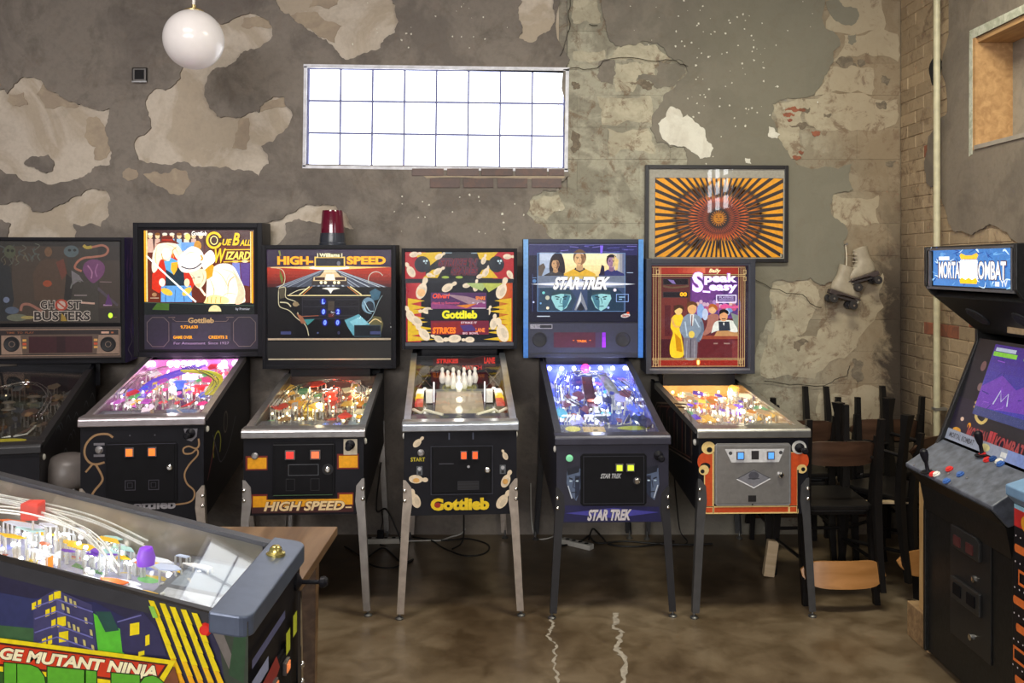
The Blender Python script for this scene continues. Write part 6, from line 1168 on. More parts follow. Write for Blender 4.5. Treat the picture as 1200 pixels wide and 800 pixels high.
# ================================================================ foreground machine seen from its side
def none2(pf): pass
def tm_extra(pf):
    root, h = pf['root'], pf['h']; x0, Yc = root.location.x, root.location.y; Y = Yc - h
    A = Art((0, 0, 1, 1), 1, 1)
    A.pt = lambda x, y: ((x - HX) * Y / F, EYE - (y - HY) * Y / F)
    Y_, PU, NV = q(236, 214, 20), q(60, 54, 110), q(30, 28, 52)
    zt = lambda x: 640 + x * .268 + 8
    A.poly([(-260, zt(-260)), (291, zt(291) + 2), (291, 885), (-260, 870)], q(40, 38, 66)); A.poly([(-260, zt(-260)), (291, zt(291) + 2), (291, zt(291) + 14), (-260, zt(-260) + 16)], q(44, 40, 38))
    A.poly([(255, 740), (291, 735), (291, 885), (276, 885)], q(52, 60, 50)); A.poly([(241, 722), (255, 724), (275, 775), (270, 786)], q(110, 104, 100)); A.poly([(276, 735), (289, 740), (286, 800), (268, 790)], q(40, 70, 44))
    A.poly([(40, 700), (112, 705), (150, 725), (150, 765), (40, 765)], q(38, 40, 84)); A.poly([(110, 718), (126, 728), (144, 738), (146, 768), (116, 768)], q(90, 190, 50)); A.poly([(112, 716), (130, 716), (140, 738), (124, 740)], q(36, 76, 70)); A.poly([(-20, 690), (46, 702), (44, 752), (-20, 752)], q(46, 52, 96)); A.poly([(-20, 730), (44, 736), (44, 756), (-20, 752)], q(60, 96, 60))
    A.poly([(40, 704), (66, 690), (108, 708), (114, 760), (40, 758)], q(64, 62, 104)); A.poly([(66, 690), (72, 692), (82, 760), (70, 760)], q(84, 82, 130)); A.poly([(140, 726), (168, 716), (186, 738), (196, 768), (144, 764)], q(48, 46, 84)); A.line([(138, 728), (166, 720)], 1.5, q(110, 110, 170))
    g = random.Random(3)
    for x, y, w, hh in ((38, 704, 5, 8), (45, 701, 4, 8), (58, 695, 5, 9), (64, 691, 8, 9), (54, 712, 5, 8), (61, 709, 5, 8), (61, 724, 5, 9), (68, 721, 10, 11), (50, 746, 5, 8), (57, 743, 5, 10), (70, 738, 11, 12), (153, 728, 11, 14), (171, 742, 5, 12), (163, 761, 7, 5)): A.poly([(x, y + 2), (x + w, y), (x + w, y + hh), (x, y + hh + 2)], Y_)
    for x, y in ((76, 697), (82, 700), (87, 703), (73, 706), (79, 710), (80, 727), (86, 730), (91, 733), (88, 745), (98, 748), (100, 722), (106, 736), (108, 754)): A.poly([(x, y), (x + 3, y + 1), (x + 4, y + 8), (x + 1, y + 7)], q(200, 190, 120))
    for y in (0, 14, 30, 44): A.line([(42, 710 + y), (68, 701 + y), (110, 716 + y)], 1.6, q(110, 110, 176))
    for i, (x, y) in enumerate(((175, 702), (188, 705), (200, 709), (213, 712), (226, 716))):
        P = lambda t: (x + (y + t - y) * .375, y + t)
        for k in range(9):
            t0, t1 = k * 17, (k + 1) * 17; c = q(236, 214, 20) if k < 4 else q(236, 190 - 22 * (k - 4), 20); A.poly([P(t0), (P(t0)[0] + 6.5, P(t0)[1] + 1), (P(t1)[0] + 7.5, P(t1)[1] + 1), P(t1)], c)
    A.poly([(176, 708), (182, 709), (187, 722), (181, 722)], q(140, 200, 80))
    A.poly([(-240, 714), (208, 772), (188, 806), (-240, 756)], Y_); A.poly([(-240, 719), (199, 776), (183, 801), (-240, 748)], q(70, 20, 10)); A.poly([(-240, 722), (195, 777.5), (181, 798), (-240, 745)], q(206, 56, 20))
    A.poly([(-240, 756), (186, 806), (186, 870), (-240, 860)], q(46, 90, 26)); A.poly([(188, 806), (206, 778), (232, 870), (190, 870)], q(120, 70, 40))
    A.text('TEENAGE MUTANT NINJA', -62, 748, 186, 766, q(246, 238, 196), .045, .25, skew=30, under=q(60, 20, 10), uw=.07)
    A.text('TURTLES', -66, 766, 196, 850, q(90, 170, 40), .06, 0, skew=25, under=q(20, 40, 10), uw=.08)
    A.build('side_artwork', DIM, root, place=lambda x, d, z: (-h - .0015 - d, x0 - x, z))
    # the wide end plate with its rounded corners and the launch button
    zf = pf['zf']; sl = pf['slope']; m = MB(); r = .035; P = []
    for cx, cy, a0 in ((h - r + .012, -.018 + r, -90), (h - r + .012, .07, 0), (-h + r - .012, .07, 90), (-h + r - .012, -.018 + r, 180)):
        if cy > .05: P.append((h + .012 if cx > 0 else -h - .012, .078))
        else:
            for k in range(7): a = R(a0 + k * 15); P.append((cx + r * math.cos(a), cy + r * math.sin(a)))
    P = [P[i] for i in range(len(P))]
    m.prism(P, lambda a, b, d: (a, b, zf + d + (b + .018) * .16), -.046, .004); o = m.build('end_plate', pm('blue_grey_end_plate', (.10, .125, .19), .34, .3), root, bevel=.005)
    m = MB(); m.lathe([(.026, .0), (.026, .008), (.018, .012), (.016, .022), (.010, .028), (.001, .030)], c=(.14, .035, zf + .010), n=18); m.build('launch_button', pm('brass_green_button', (.50, .42, .14), .25, .8), root, smooth=.6)
    # trims on the narrow end
    A = Art((0, 0, 100, 100), 2 * h, .42); A.rect(4, 16, 30, 24, q(150, 160, 200)); A.rect(4, 4, 60, 9, q(90, 96, 140)); A.poly([(10, 28), (44, 24), (50, 34), (30, 44), (12, 48)], q(150, 40, 44)); A.rect(62, 20, 70, 34, q(200, 210, 60)); A.rect(76, 16, 84, 30, q(200, 210, 60)); A.rect(10, 66, 40, 72, q(70, 96, 150)); A.rect(86, 6, 92, 90, q(30, 34, 44))
    A.build('front_artwork', DIM, root, at=(0, -.0125, zf - .30))
    board = [o for o in root.children if o.name.startswith('playfield')][0]
    m = MB(); m.box(.105, .150, .672, .720, 1.045, 1.092); m.build('red_cube', glow('red_toy', q(190, 60, 50), .5), board, bevel=.004); m = MB(); m.cyl((.127, .696, .98), (.127, .696, 1.045), .003); m.build('cube_post', POSTM, board)
    m = MB(); m.lathe([(.022, 0), (.024, .02), (.016, .045), (.001, .05)], c=(.02, .343, .955), n=14); m.build('violet_cap', glow('violet_toy', q(120, 60, 190), .6), board, smooth=.6)
    m = MB(); m.box(-h + .05, -h + .20, -.03, -.001, zf - .40, zf - .385); m.build('coin_return', STEEL, root)
tmnt = dict(geom=(-.615, 2.325, R(90), .930, .46, 1.200), label='pinball machine in the near left corner, seen side-on, with yellow stripes and city skyline', cx=300, rcx=300, bar_y=700, rear_y=600, bot_y=900, W=.54, Lg=1.12,
    rail=pm('brown_black_rail', (.045, .046, .055), .38, .3), bar=LEGB, leg=LEGB, cab=BLK, front_frame=(0, 0, 100, 100), front=none, door=(26, 40, 74, 96), slots=[(34, 46, 42, 54, (1, .3, .1), .5), (56, 46, 64, 54, (1, .3, .1), .5)], lock=(70, 70), flipm=pm('red_flipper_button', (.75, .03, .02), .3), plunger=(92, 12),
    box=(0, 0, 100, 100), boxframe=(0, 0, 100, 100), glass=(5, 5, 95, 75), art=lambda A: (A.rect(5, 5, 95, 75, q(40, 60, 120)), A.poly([(10, 70), (30, 30), (50, 50), (70, 25), (90, 70)], q(70, 170, 60)), A.text('TURTLES', 20, 12, 80, 28, q(120, 210, 60), .05)), artm=LIT, extra=tm_extra,
    pf=dict(seed=77, depth=(.10, .16), board=q(150, 150, 170), pal=[q(255, 220, 80), q(230, 235, 255), q(140, 150, 230), q(240, 120, 60), q(110, 180, 110)], ins=1.0, n=80, rs=.55,
        em=em_set('near', [q(230, 234, 250), q(250, 200, 40), q(200, 210, 240), q(230, 110, 50), q(120, 70, 190), q(190, 230, 230), q(240, 240, 245)], .28, (.93, .95, 1), 8, .3), bulbs=.8, np=90,
        bumpers=[(-.3, .62, .03, tg('near_yellow', q(250, 200, 20), .8)), (-.3, .72, .03, tg('near_yellow', q(250, 200, 20), .8)), (-.3, .52, .03, tg('near_yellow', q(250, 200, 20), .8)), (.2, .8, .035, tg('near_red', q(200, 40, 30), .6))],
        ramps=[([(.2, .35, .05), (.5, .5, .09), (.6, .7, .11), (.2, .9, .11)], .014, POSTM), ([(-.1, .3, .05), (.3, .42, .09), (.45, .62, .10), (.1, .8, .1)], .014, POSTM), ([(.65, .3, .06), (.7, .5, .1), (.5, .85, .12)], .014, POSTM)],
        targets=[(-.5, .3, .5, 6, [tg('near_orange', q(240, 140, 30), .7), tg('near_white', (1, 1, 1), .8)])], sidem=pm('near_side_mirror', (.26, .23, .18), .28, .5), apron=(.16, .17, .20), apl=.20,
        apron_art=lambda A: (A.rect(-80, 10, 0, 90, q(200, 204, 214)), A.rect(10, 10, 90, 90, q(150, 160, 174))),
        lights=[(-.2, .6, .12, .35, (.95, .97, 1)), (.2, .85, .14, .3, (.95, .97, 1)), (-.3, .3, .09, .2, (1, .98, .95))]))
tm = machine(tmnt)
for o in list(tm.children):
    if o.name.startswith('lockdown_bar'): bpy.data.objects.remove(o)
    elif o.name.startswith('flipper_button'): o.location = (0, .018, .050)

# ================================================================ wooden table behind it
TAB = wood('oiled_table_wood', (.12, .065, .032), (.25, .15, .08), .34, 2.2, (9, 1, 9))
tb = thing('wooden_table', 'brown wooden table behind the near pinball machine, its corner showing', 'table', (-.985, 3.02, 0))
m = MB(); m.box(-.325, .325, -.37, .37, .717, .75); m.build('table_top', TAB, tb, bevel=.003)
m = MB(); 
for a in ((-.25, .25, -.31, -.29), (-.25, .25, .29, .31), (-.26, -.24, -.31, .31), (.24, .26, -.31, .31)):
    m = MB(); m.box(*a, .64, .717); m.build('apron', TAB, tb)
for x in (-.24, .24):
    for y in (-.29, .29): m = MB(); m.hexa([(x - .018, y - .018, 0), (x + .018, y - .018, 0), (x + .018, y + .018, 0), (x - .018, y + .018, 0)], [(x - .028, y - .028, .717), (x + .028, y - .028, .717), (x + .028, y + .028, .717), (x - .028, y + .028, .717)]); m.build('leg', TAB, tb)

# ================================================================ arcade cabinet against the right wall
mx0, my0, my1 = 1.83, 3.28, 3.97
ac = thing('arcade_cabinet', 'black arcade cabinet with a blue lit marquee, joysticks and purple screen', 'arcade cabinet', (2.14, 3.625, 0))
def at_(m, name, mat, **k): o = m.build(name, mat, ac, **k); o.location = (-2.14, -3.625, 0); return o
CAB = pm('black_cabinet_vinyl', (.012, .012, .012), .42, var=.3, scale=60, bump=.05, spec=.35)
prof = [(1.83, .03), (1.83, .64), (1.81, .775), (1.755, .84), (1.75, .87), (1.91, .967), (2.07, 1.40), (2.07, 1.452), (1.872, 1.606), (1.842, 1.645), (1.842, 1.812), (2.44, 1.83), (2.44, .03)]
prof2 = [(1.83, .03), (1.83, .66), (1.84, .80), (1.86, .90), (1.90, .985), (2.06, 1.40), (2.06, 1.455), (1.862, 1.612), (1.834, 1.648), (1.834, 1.818), (2.44, 1.835), (2.44, .03)]
for y in (my0 - .02, my1): m = MB(); m.prism(prof2, lambda a, b, d: (a, d, b), y, y + .02); at_(m, 'side_panel', CAB, bevel=.003)
m = MB(); m.box(1.845, 1.865, my0, my1, .03, .70); at_(m, 'front_panel', CAB)
m = MB(); m.box(2.40, 2.42, my0, my1, .03, 1.8); at_(m, 'back_panel', CAB)
m = MB(); m.box(1.86, 2.40, my0, my1, 1.80, 1.82); at_(m, 'top_panel', CAB)
for y in (my0 + .05, my1 - .05):
    for x in (1.90, 2.36): m = MB(); m.lathe([(.02, 0), (.02, .012), (.008, .014), (.008, .032)], c=(x, y, 0), n=10); at_(m, 'foot', pm('leveller_steel', (.2, .2, .2), .4, .8))
m = MB(); m.prism([(1.875, 1.60), (2.08, 1.44), (2.10, 1.46), (1.89, 1.625)], lambda a, b, d: (a, d, b), my0, my1); at_(m, 'speaker_board', CAB)
for y in (3.45, 3.80):
    m = MB(); M = Matrix.Translation((1.975, y, 1.520)) @ Matrix.Rotation(R(180 + 38), 4, 'Y'); m.lathe([(.055, -.004), (.055, .004), (.045, .006), (.02, .003), (.001, .004)], n=18, M=M); at_(m, 'speaker_grille', pm('speaker_mesh', (.018, .018, .022), .7))
m = MB(); m.box(2.02, 2.045, 3.36, 3.655, 1.462, 1.532); at_(m, 'tan_strip', wood('tan_grain', (.42, .30, .16), (.56, .42, .24), .6))  # narrow tan strip below the speaker board
# marquee
def mk_art(A):
    A.rect(0, 0, 100, 50, q(70, 130, 200, 1.0)); g = random.Random(12)
    for i in range(60): x, y = g.uniform(0, 100), g.uniform(0, 50); A.line([(x, y), (x + g.uniform(-8, 8), y + g.uniform(-4, 4)), (x + g.uniform(-10, 10), y + g.uniform(-6, 6))], g.uniform(1, 3), g.choice([q(150, 200, 240, 1.1), q(40, 90, 170), q(110, 170, 225), q(210, 235, 255, 1.1), q(30, 70, 150)]), 3, True); A.k -= .6
    A.text('MORTAL', 9, 17, 42, 40, WHITE_, .03, 0, under=q(90, 60, 70), uw=.06); A.text('KOMBAT', 56, 17, 94, 40, WHITE_, .03, 0, under=q(90, 60, 70), uw=.06); A.rect(9, 10, 24, 15, q(240, 245, 255, 1.2))
    A.rect(39, 15, 61, 42, q(255, 250, 240, 1.3)); A.poly([(38, 9), (40, 6), (46, 9), (54, 9), (60, 6), (62, 9), (60, 14), (40, 14)], q(250, 190, 50, 1.2)); A.text('II', 41, 16, 59, 40, q(255, 255, 240, 1.6), .08); A.poly([(38, 42), (41, 38), (46, 41), (50, 38), (54, 41), (59, 38), (61, 42), (60, 46), (39, 46)], q(250, 190, 20, 1.2)); A.text('YV', 88, 40, 96, 48, q(230, 235, 245), .05); A.rect(82, 42, 87, 48, q(230, 235, 245))
A = Art((0, 0, 100, 50), .62, .155); mk_art(A); A.build('marquee', LIT, ac, place=lambda x, d, z: (1.850 - d - 2.14, -x, 1.728 + z))
m = MB(); m.box(1.852, 1.872, my0, my1, 1.635, 1.812); at_(m, 'marquee_backing', CAB)
m = MB()
for z in (1.640, 1.808): m.box(1.838, 1.850, my0, my1, z - .006, z + .004)
for y in (my0 + .012, my1 - .024): m.box(1.838, 1.850, y, y + .012, 1.640, 1.806)
at_(m, 'marquee_trim', pm('grey_trim', (.12, .12, .13), .35, .4))
# bezel and screen
bx = lambda s, off=0: (1.925 + .145 * s - off * .94, .985 + .43 * s + off * .33)
def bez(x, d, z): s = z / .45 + .5; a, b = bx(s, d); return (a - 2.14, -x, b)
A = Art((0, 0, 100, 100), .69, .45); A.rect(0, 0, 100, 100, q(26, 26, 34)); A.poly([(0, 100), (0, 60), (20, 60), (36, 84), (100, 84), (100, 100)], q(36, 30, 52))
Gd = q(226, 200, 120); A.line([(22, 58), (28, 50), (34, 56), (30, 64), (24, 60)], 3, Gd, 4); A.line([(30, 64), (38, 68), (44, 60), (38, 52), (34, 56)], 3, Gd, 4); A.line([(26, 64), (26, 74), (34, 78), (38, 72), (32, 70)], 3, Gd, 4); A.line([(20, 62), (26, 56)], 2, Gd); A.line([(20, 66), (26, 62)], 2, Gd)
A.ell(22, 84, 2, 3, q(250, 170, 30)); A.ell(10, 92, 5, 3, q(220, 160, 60)); A.ell(12, 80, 2, 2, q(230, 200, 180)); A.ell(20, 46, 3, 4, q(150, 120, 120)); A.ell(16, 26, 3, 5, q(150, 110, 110))
A.text('MORTAL', 22, 84, 46, 97, q(170, 70, 76), .03, 0, under=q(60, 20, 26), uw=.06); A.text('II', 46, 82, 54, 98, q(190, 60, 70), .06); A.text('KOMBAT', 54, 84, 84, 97, q(170, 70, 76), .03, 0, under=q(60, 20, 26), uw=.06)
A.build('bezel', pm('x', (1, 1, 1)) if 0 else DIM, ac, place=bez)
A = Art((0, 0, 100, 100), .42, .31, .00006); A.grad(0, 0, 100, 100, q(80, 50, 150, .55), q(60, 60, 190, .6), 8); A.poly([(0, 60), (30, 40), (60, 55), (100, 30), (100, 80), (0, 90)], q(120, 60, 190, .6)); A.rect(4, 4, 40, 9, q(190, 200, 220, .7)); A.rect(2, 10, 44, 16, q(130, 200, 60, .8)); A.rect(56, 10, 98, 16, q(130, 200, 60, .8)); A.line([(30, 80), (36, 60), (42, 74), (50, 62), (54, 78)], 2, q(200, 200, 230, .7)); A.rect(0, 88, 100, 100, q(60, 70, 130, .6))
g = random.Random(2)
for i in range(20): x, y = g.uniform(0, 100), g.uniform(20, 88); A.line([(x, y), (x + g.uniform(-14, 14), y + g.uniform(-8, 8))], 1.2, g.choice([q(120, 110, 210, .7), q(150, 80, 220, .6), q(60, 50, 140, .6)])); A.k -= .6
A.build('screen', LIT, ac, place=lambda x, d, z: bez(x + .015, .003 + d, z + .055))
m = MB(); m.prism([bx(0, .001), bx(1, .001), (bx(1)[0] + .02, bx(1)[1]), (bx(0)[0] + .02, bx(0)[1])], lambda a, b, d: (a, d, b), my0, my1)
A = Art((0, 0, 100, 12), .69, .05); A.rect(0, 0, 100, 12, q(150, 160, 186)); A.text('MORTAL KOMBAT', 4, 3, 34, 9, q(70, 74, 90), .03); A.ell(47, 6, 5, 4, q(214, 206, 150)); A.rect(64, 4, 70, 9, q(220, 224, 230)); A.grad(70, 0, 100, 12, q(130, 150, 210), q(110, 136, 210), 3, True)
A.build('instruction_strip', DIM, ac, place=lambda x, d, z: (1.918 + (z + .025) * .3 - d - 2.14, -x, .972 + (z + .025) * .9 + .002))
# control panel
CPM = pm('slate_control_panel', (.11, .125, .165), .4, var=.35, scale=30)
m = MB(); m.prism([(1.75, .86), (1.75, .845), (1.81, .78), (1.86, .80), (1.92, .955), (1.91, .967)], lambda a, b, d: (a, d, b), my0 - .015, my1 + .015); at_(m, 'control_panel', CPM, bevel=.004)
m = MB(); m.prism([(1.748, .842), (1.808, .776), (1.83, .66), (1.90, .70), (1.90, .85), (1.80, .85)], lambda a, b, d: (a, d, b), my0, my1); at_(m, 'panel_box', CAB)
def cp(px, py):
    Y = 3.6
    for _ in range(12): x = (px - HX) * Y / F; x = min(1.91, max(1.755, x)); z = .862 + (x - 1.75) * .66; Y = F * (EYE - z) / (py - HY)
    return (x, min(my1 - .02, max(my0 + .02, Y)), z)
nrm = Matrix.Rotation(R(-33), 4, 'Y')
for (px, py) in ((1094, 533), (1137, 553)):
    c = cp(px, py); M = Matrix.Translation(c) @ nrm; m = MB(); m.lathe([(.030, .0), (.030, .004), (.012, .006), (.008, .012), (.0075, .040), (.012, .052), (.017, .075), (.016, .092), (.008, .100), (.001, .101)], n=16, M=Matrix.Translation(c) @ Matrix.Rotation(R(-12), 4, 'Y')); at_(m, 'joystick', BLK, smooth=.7)
BT = {'r': pm('red_button', (.65, .03, .03), .35), 'w': pm('white_button', (.8, .78, .74), .35), 'b': pm('blue_button', (.05, .14, .45), .35)}
for px, py, c in ((1097, 539, 'r'), (1109, 533, 'r'), (1110, 538, 'w'), (1109, 544, 'b'), (1123, 538, 'b'), (1146, 556, 'r'), (1160, 550, 'r'), (1161, 556, 'w'), (1160, 564, 'b'), (1174, 556, 'b'), (1142, 541, 'w')):
    m = MB(); m.lathe([(.0165, 0), (.0165, .005), (.012, .006), (.012, .010), (.001, .010)], n=16, M=Matrix.Translation(cp(px, py)) @ nrm); at_(m, 'button', BT[c], smooth=.5)
m = MB()
for px, py in ((1070, 545), (1085, 550), (1100, 555), (1115, 560), (1135, 566)): m.lathe([(.005, 0), (.004, .003), (.001, .003)], n=8, M=Matrix.Translation(cp(px, py)) @ nrm)
at_(m, 'screws', STEEL, kind='stuff')
# coin door on the -x face
m = MB(); m.box(1.838, 1.845, 3.44, 3.76, .20, .69); at_(m, 'coin_door', pm('black_door_paint', (.016, .016, .017), .4), bevel=.002)
dd = [o for o in ac.children if o.name.startswith('coin_door')][-1]
def dr(m, name, mat, **k): return m.build(name, mat, dd, **k)
m = MB(); m.prism([(3.50, .575), (3.72, .575), (3.72, .665), (3.52, .665), (3.50, .65)], lambda a, b, d: (d, a, b), 1.822, 1.838); dr(m, 'coin_entry_plate', pm('worn_plate', (.05, .05, .05), .35, .5), bevel=.003)
for y in (3.54, 3.64): m = MB(); m.box(1.816, 1.822, y, y + .05, .59, .63); dr(m, 'reject_button', pm('dark_red_lens', (.10, .03, .03), .3))
m = MB(); m.box(1.824, 1.838, 3.50, 3.73, .36, .45); dr(m, 'return_cup', pm('worn_plate', (.05, .05, .05), .35, .5), bevel=.003)
for y in (3.53, 3.64): m = MB(); m.box(1.819, 1.824, y, y + .06, .385, .43); dr(m, 'flap', BLKM)
for y, z in ((3.56, .49), (3.585, .25)): m = MB(); m.lathe([(.013, 0), (.013, .008), (.001, .009)], n=14, M=Matrix.Translation((1.838, y, z)) @ Matrix.Rotation(R(-90), 4, 'Y')); dr(m, 'lock', CHROME)
# timber stand behind it
st = thing('timber_stand', 'raw pine board standing on a wooden block behind the black arcade cabinet', 'wooden stand', (2.0, 4.1, 0))
PINE = wood('raw_pine_stand', (.42, .25, .10), (.60, .40, .19), .6, 3, (10, 10, 1))
m = MB(); m.box(-.122, .24, -.055, .035, .16, .745); m.build('upright_board', PINE, st, bevel=.003)
m = MB(); m.box(-.14, .26, -.09, .12, 0, .16); m.build('base_block', wood('rough_base', (.20, .12, .06), (.34, .22, .11), .7, 3), st, bevel=.004)

# second cabinet at the right edge of the frame
pc = thing('maze_arcade_cabinet', 'arcade cabinet at the right edge with an orange maze pattern and blue top', 'arcade cabinet', (1.93, 2.47, 0))
m = MB(); m.box(-.37, .37, -.31, .31, .03, 1.0); m.build('cabinet_body', CAB, pc, bevel=.006)
m = MB(); m.prism([(-.37, 1.0), (-.40, 1.03), (-.40, 1.06), (-.10, 1.16), (.37, 1.16), (.37, 1.0)], lambda a, b, d: (a, d, b), -.31, .31); m.build('control_panel', pm('blue_panel', (.16, .28, .45), .35), pc, bevel=.004)
m = MB(); m.prism([(-.10, 1.16), (.06, 1.62), (-.02, 1.68), (-.02, 1.80), (.37, 1.80), (.37, 1.16)], lambda a, b, d: (a, d, b), -.31, .31); m.build('hood', CAB, pc, bevel=.004)
m = MB()
for x in (-.3, .3):
    for y in (-.25, .25): m = MB(); m.lathe([(.02, 0), (.02, .03)], c=(x, y, 0), n=10); m.build('foot', BLKM, pc)
A = Art((0, 0, 100, 100), .62, .97); O = q(214, 110, 50); A.rect(0, 0, 100, 100, q(16, 14, 20)); A.rect(0, 0, 100, 7, q(190, 40, 40)); A.rect(0, 0, 100, 1.4, q(150, 196, 220)); A.ell(12, 5, 6, 3, q(230, 160, 40))
g = random.Random(4)
for r in range(11):
    y = 10 + r * 8.2
    for c in range(24): A.ell(1.5 + c * 4.1, y, .45, .32, q(220, 214, 220), n=6); A.k -= .9
    for c in range(6):
        x = 1.2 + c * 16 + (r % 2) * 3
        if r % 3 == 1: A.frame(x + .5, y + 2.4, x + 11, y + 6.4, .9, O)
        else: A.rect(x, y + 2.6, x + 9, y + 5.2, O); A.ell(x, y + 3.9, .9, 1.3, O); A.ell(x + 9, y + 3.9, .9, 1.3, O)
A.build('maze_artwork', DIM, pc, place=lambda x, d, z: (-.3715 - d, -x, .515 + z))

# ================================================================ framed poster
pxc, pzc = wx(838.5, YW), wz(250.5, YW); PW, PH = 167 * YW / F, 113 * YW / F
ps = thing('framed_poster', 'framed orange and black sunburst poster hanging above the bar scene machine', 'poster', (pxc, YW - .034, pzc - PH / 2)); ps.rotation_euler = (0, R(.25), 0)
FR = pm('black_frame', (.014, .013, .016), .35)
for nm, b in (('frame_side', (-PW / 2, -PW / 2 + .024, 0, PH)), ('frame_side', (PW / 2 - .024, PW / 2, 0, PH)), ('frame_rail', (-PW / 2 + .024, PW / 2 - .024, 0, .024)), ('frame_rail', (-PW / 2 + .024, PW / 2 - .024, PH - .024, PH))):
    m = MB(); m.box(b[0], b[1], 0, .032, b[2], b[3]); m.build(nm, FR, ps, bevel=.002)
A = Art((100, 90, 1035, 725), PW - .044, PH - .044); A.rect(100, 90, 1035, 725, q(170, 166, 156)); A.rect(145, 155, 1026, 716, q(46, 33, 38)); cx, cy = 583, 440
def edge(a):
    c, s = math.cos(a), math.sin(a); t = 1e9
    if c > 1e-6: t = min(t, (1024 - cx) / c)
    if c < -1e-6: t = min(t, (147 - cx) / c)
    if s > 1e-6: t = min(t, (714 - cy) / s)
    if s < -1e-6: t = min(t, (157 - cy) / s)
    return t
N = 52
for i in range(N):
    a = 2 * math.pi * i / N; da = math.pi / N * .62; t0, t1 = edge(a - da), edge(a + da); te = edge(a); r0 = .42 * te if i % 2 else .52 * te
    P = [(cx + math.cos(a) * r0, cy + math.sin(a) * r0), (cx + math.cos(a - da) * t0, cy + math.sin(a - da) * t0), (cx + math.cos(a + da) * t1, cy + math.sin(a + da) * t1)]
    A.poly(P, q(250, 172, 26)); A.k -= 1
for k, (ra, rb_, col, n) in enumerate(((190, 330, q(236, 136, 34), N), (130, 215, q(226, 104, 34), N), (96, 150, q(180, 66, 36), N), (66, 112, q(190, 80, 44), N))):
    for i in range(n):
        a = 2 * math.pi * (i + .5 * (k % 2)) / n; f = 1 if k > 1 else (.72 + .28 * abs(math.cos(a))); da = math.pi / n * .5; r0, r1, rm = ra * f, rb_ * f, (ra + (rb_ - ra) * .65) * f
        pts = [(r0, a), (rm, a - da), (r1, a), (rm, a + da)]
        if k < 2 and abs(math.sin(a)) > .55 and k == 0 and r1 > edge(a) * .9: continue
        A.poly([(cx + math.cos(t) * r, cy + math.sin(t) * r) for r, t in pts], col); A.k -= 1
A.k += 4
for i in range(20): a = math.pi * i / 10; A.line([(cx + 34 * math.cos(a), cy + 34 * math.sin(a)), (cx + 56 * math.cos(a), cy + 56 * math.sin(a))], 4, q(220, 140, 40)); A.k -= .8
A.ell(cx, cy, 42, 42, q(210, 136, 30)); A.ring(cx, cy, 38, 38, 4, q(110, 50, 20))
for u in (-1, 1): A.ell(cx + u * 14, cy - 8, 7, 4, q(90, 40, 20)); A.line([(cx + u * 6, cy - 18), (cx + u * 22, cy - 18)], 3, q(90, 40, 20))
A.line([(cx, cy - 8), (cx - 4, cy + 10), (cx + 5, cy + 11)], 3, q(110, 56, 20)); A.line([(cx - 12, cy + 22), (cx, cy + 26), (cx + 12, cy + 22)], 4, q(90, 40, 20)); A.rect(1006, 690, 1018, 712, q(180, 176, 160))
A.build('poster_print', PAPER, ps, at=(0, .014, PH / 2))
m = MB(); v = [(-PW / 2 + .022, .008, .022), (PW / 2 - .022, .008, .022), (PW / 2 - .022, .008, PH - .022), (-PW / 2 + .022, .008, PH - .022)]; m.add(v, [(0, 1, 2, 3)]); m.build('poster_glass', glass_mat('poster_glass', (.97, .97, .97), .06, .015), ps)

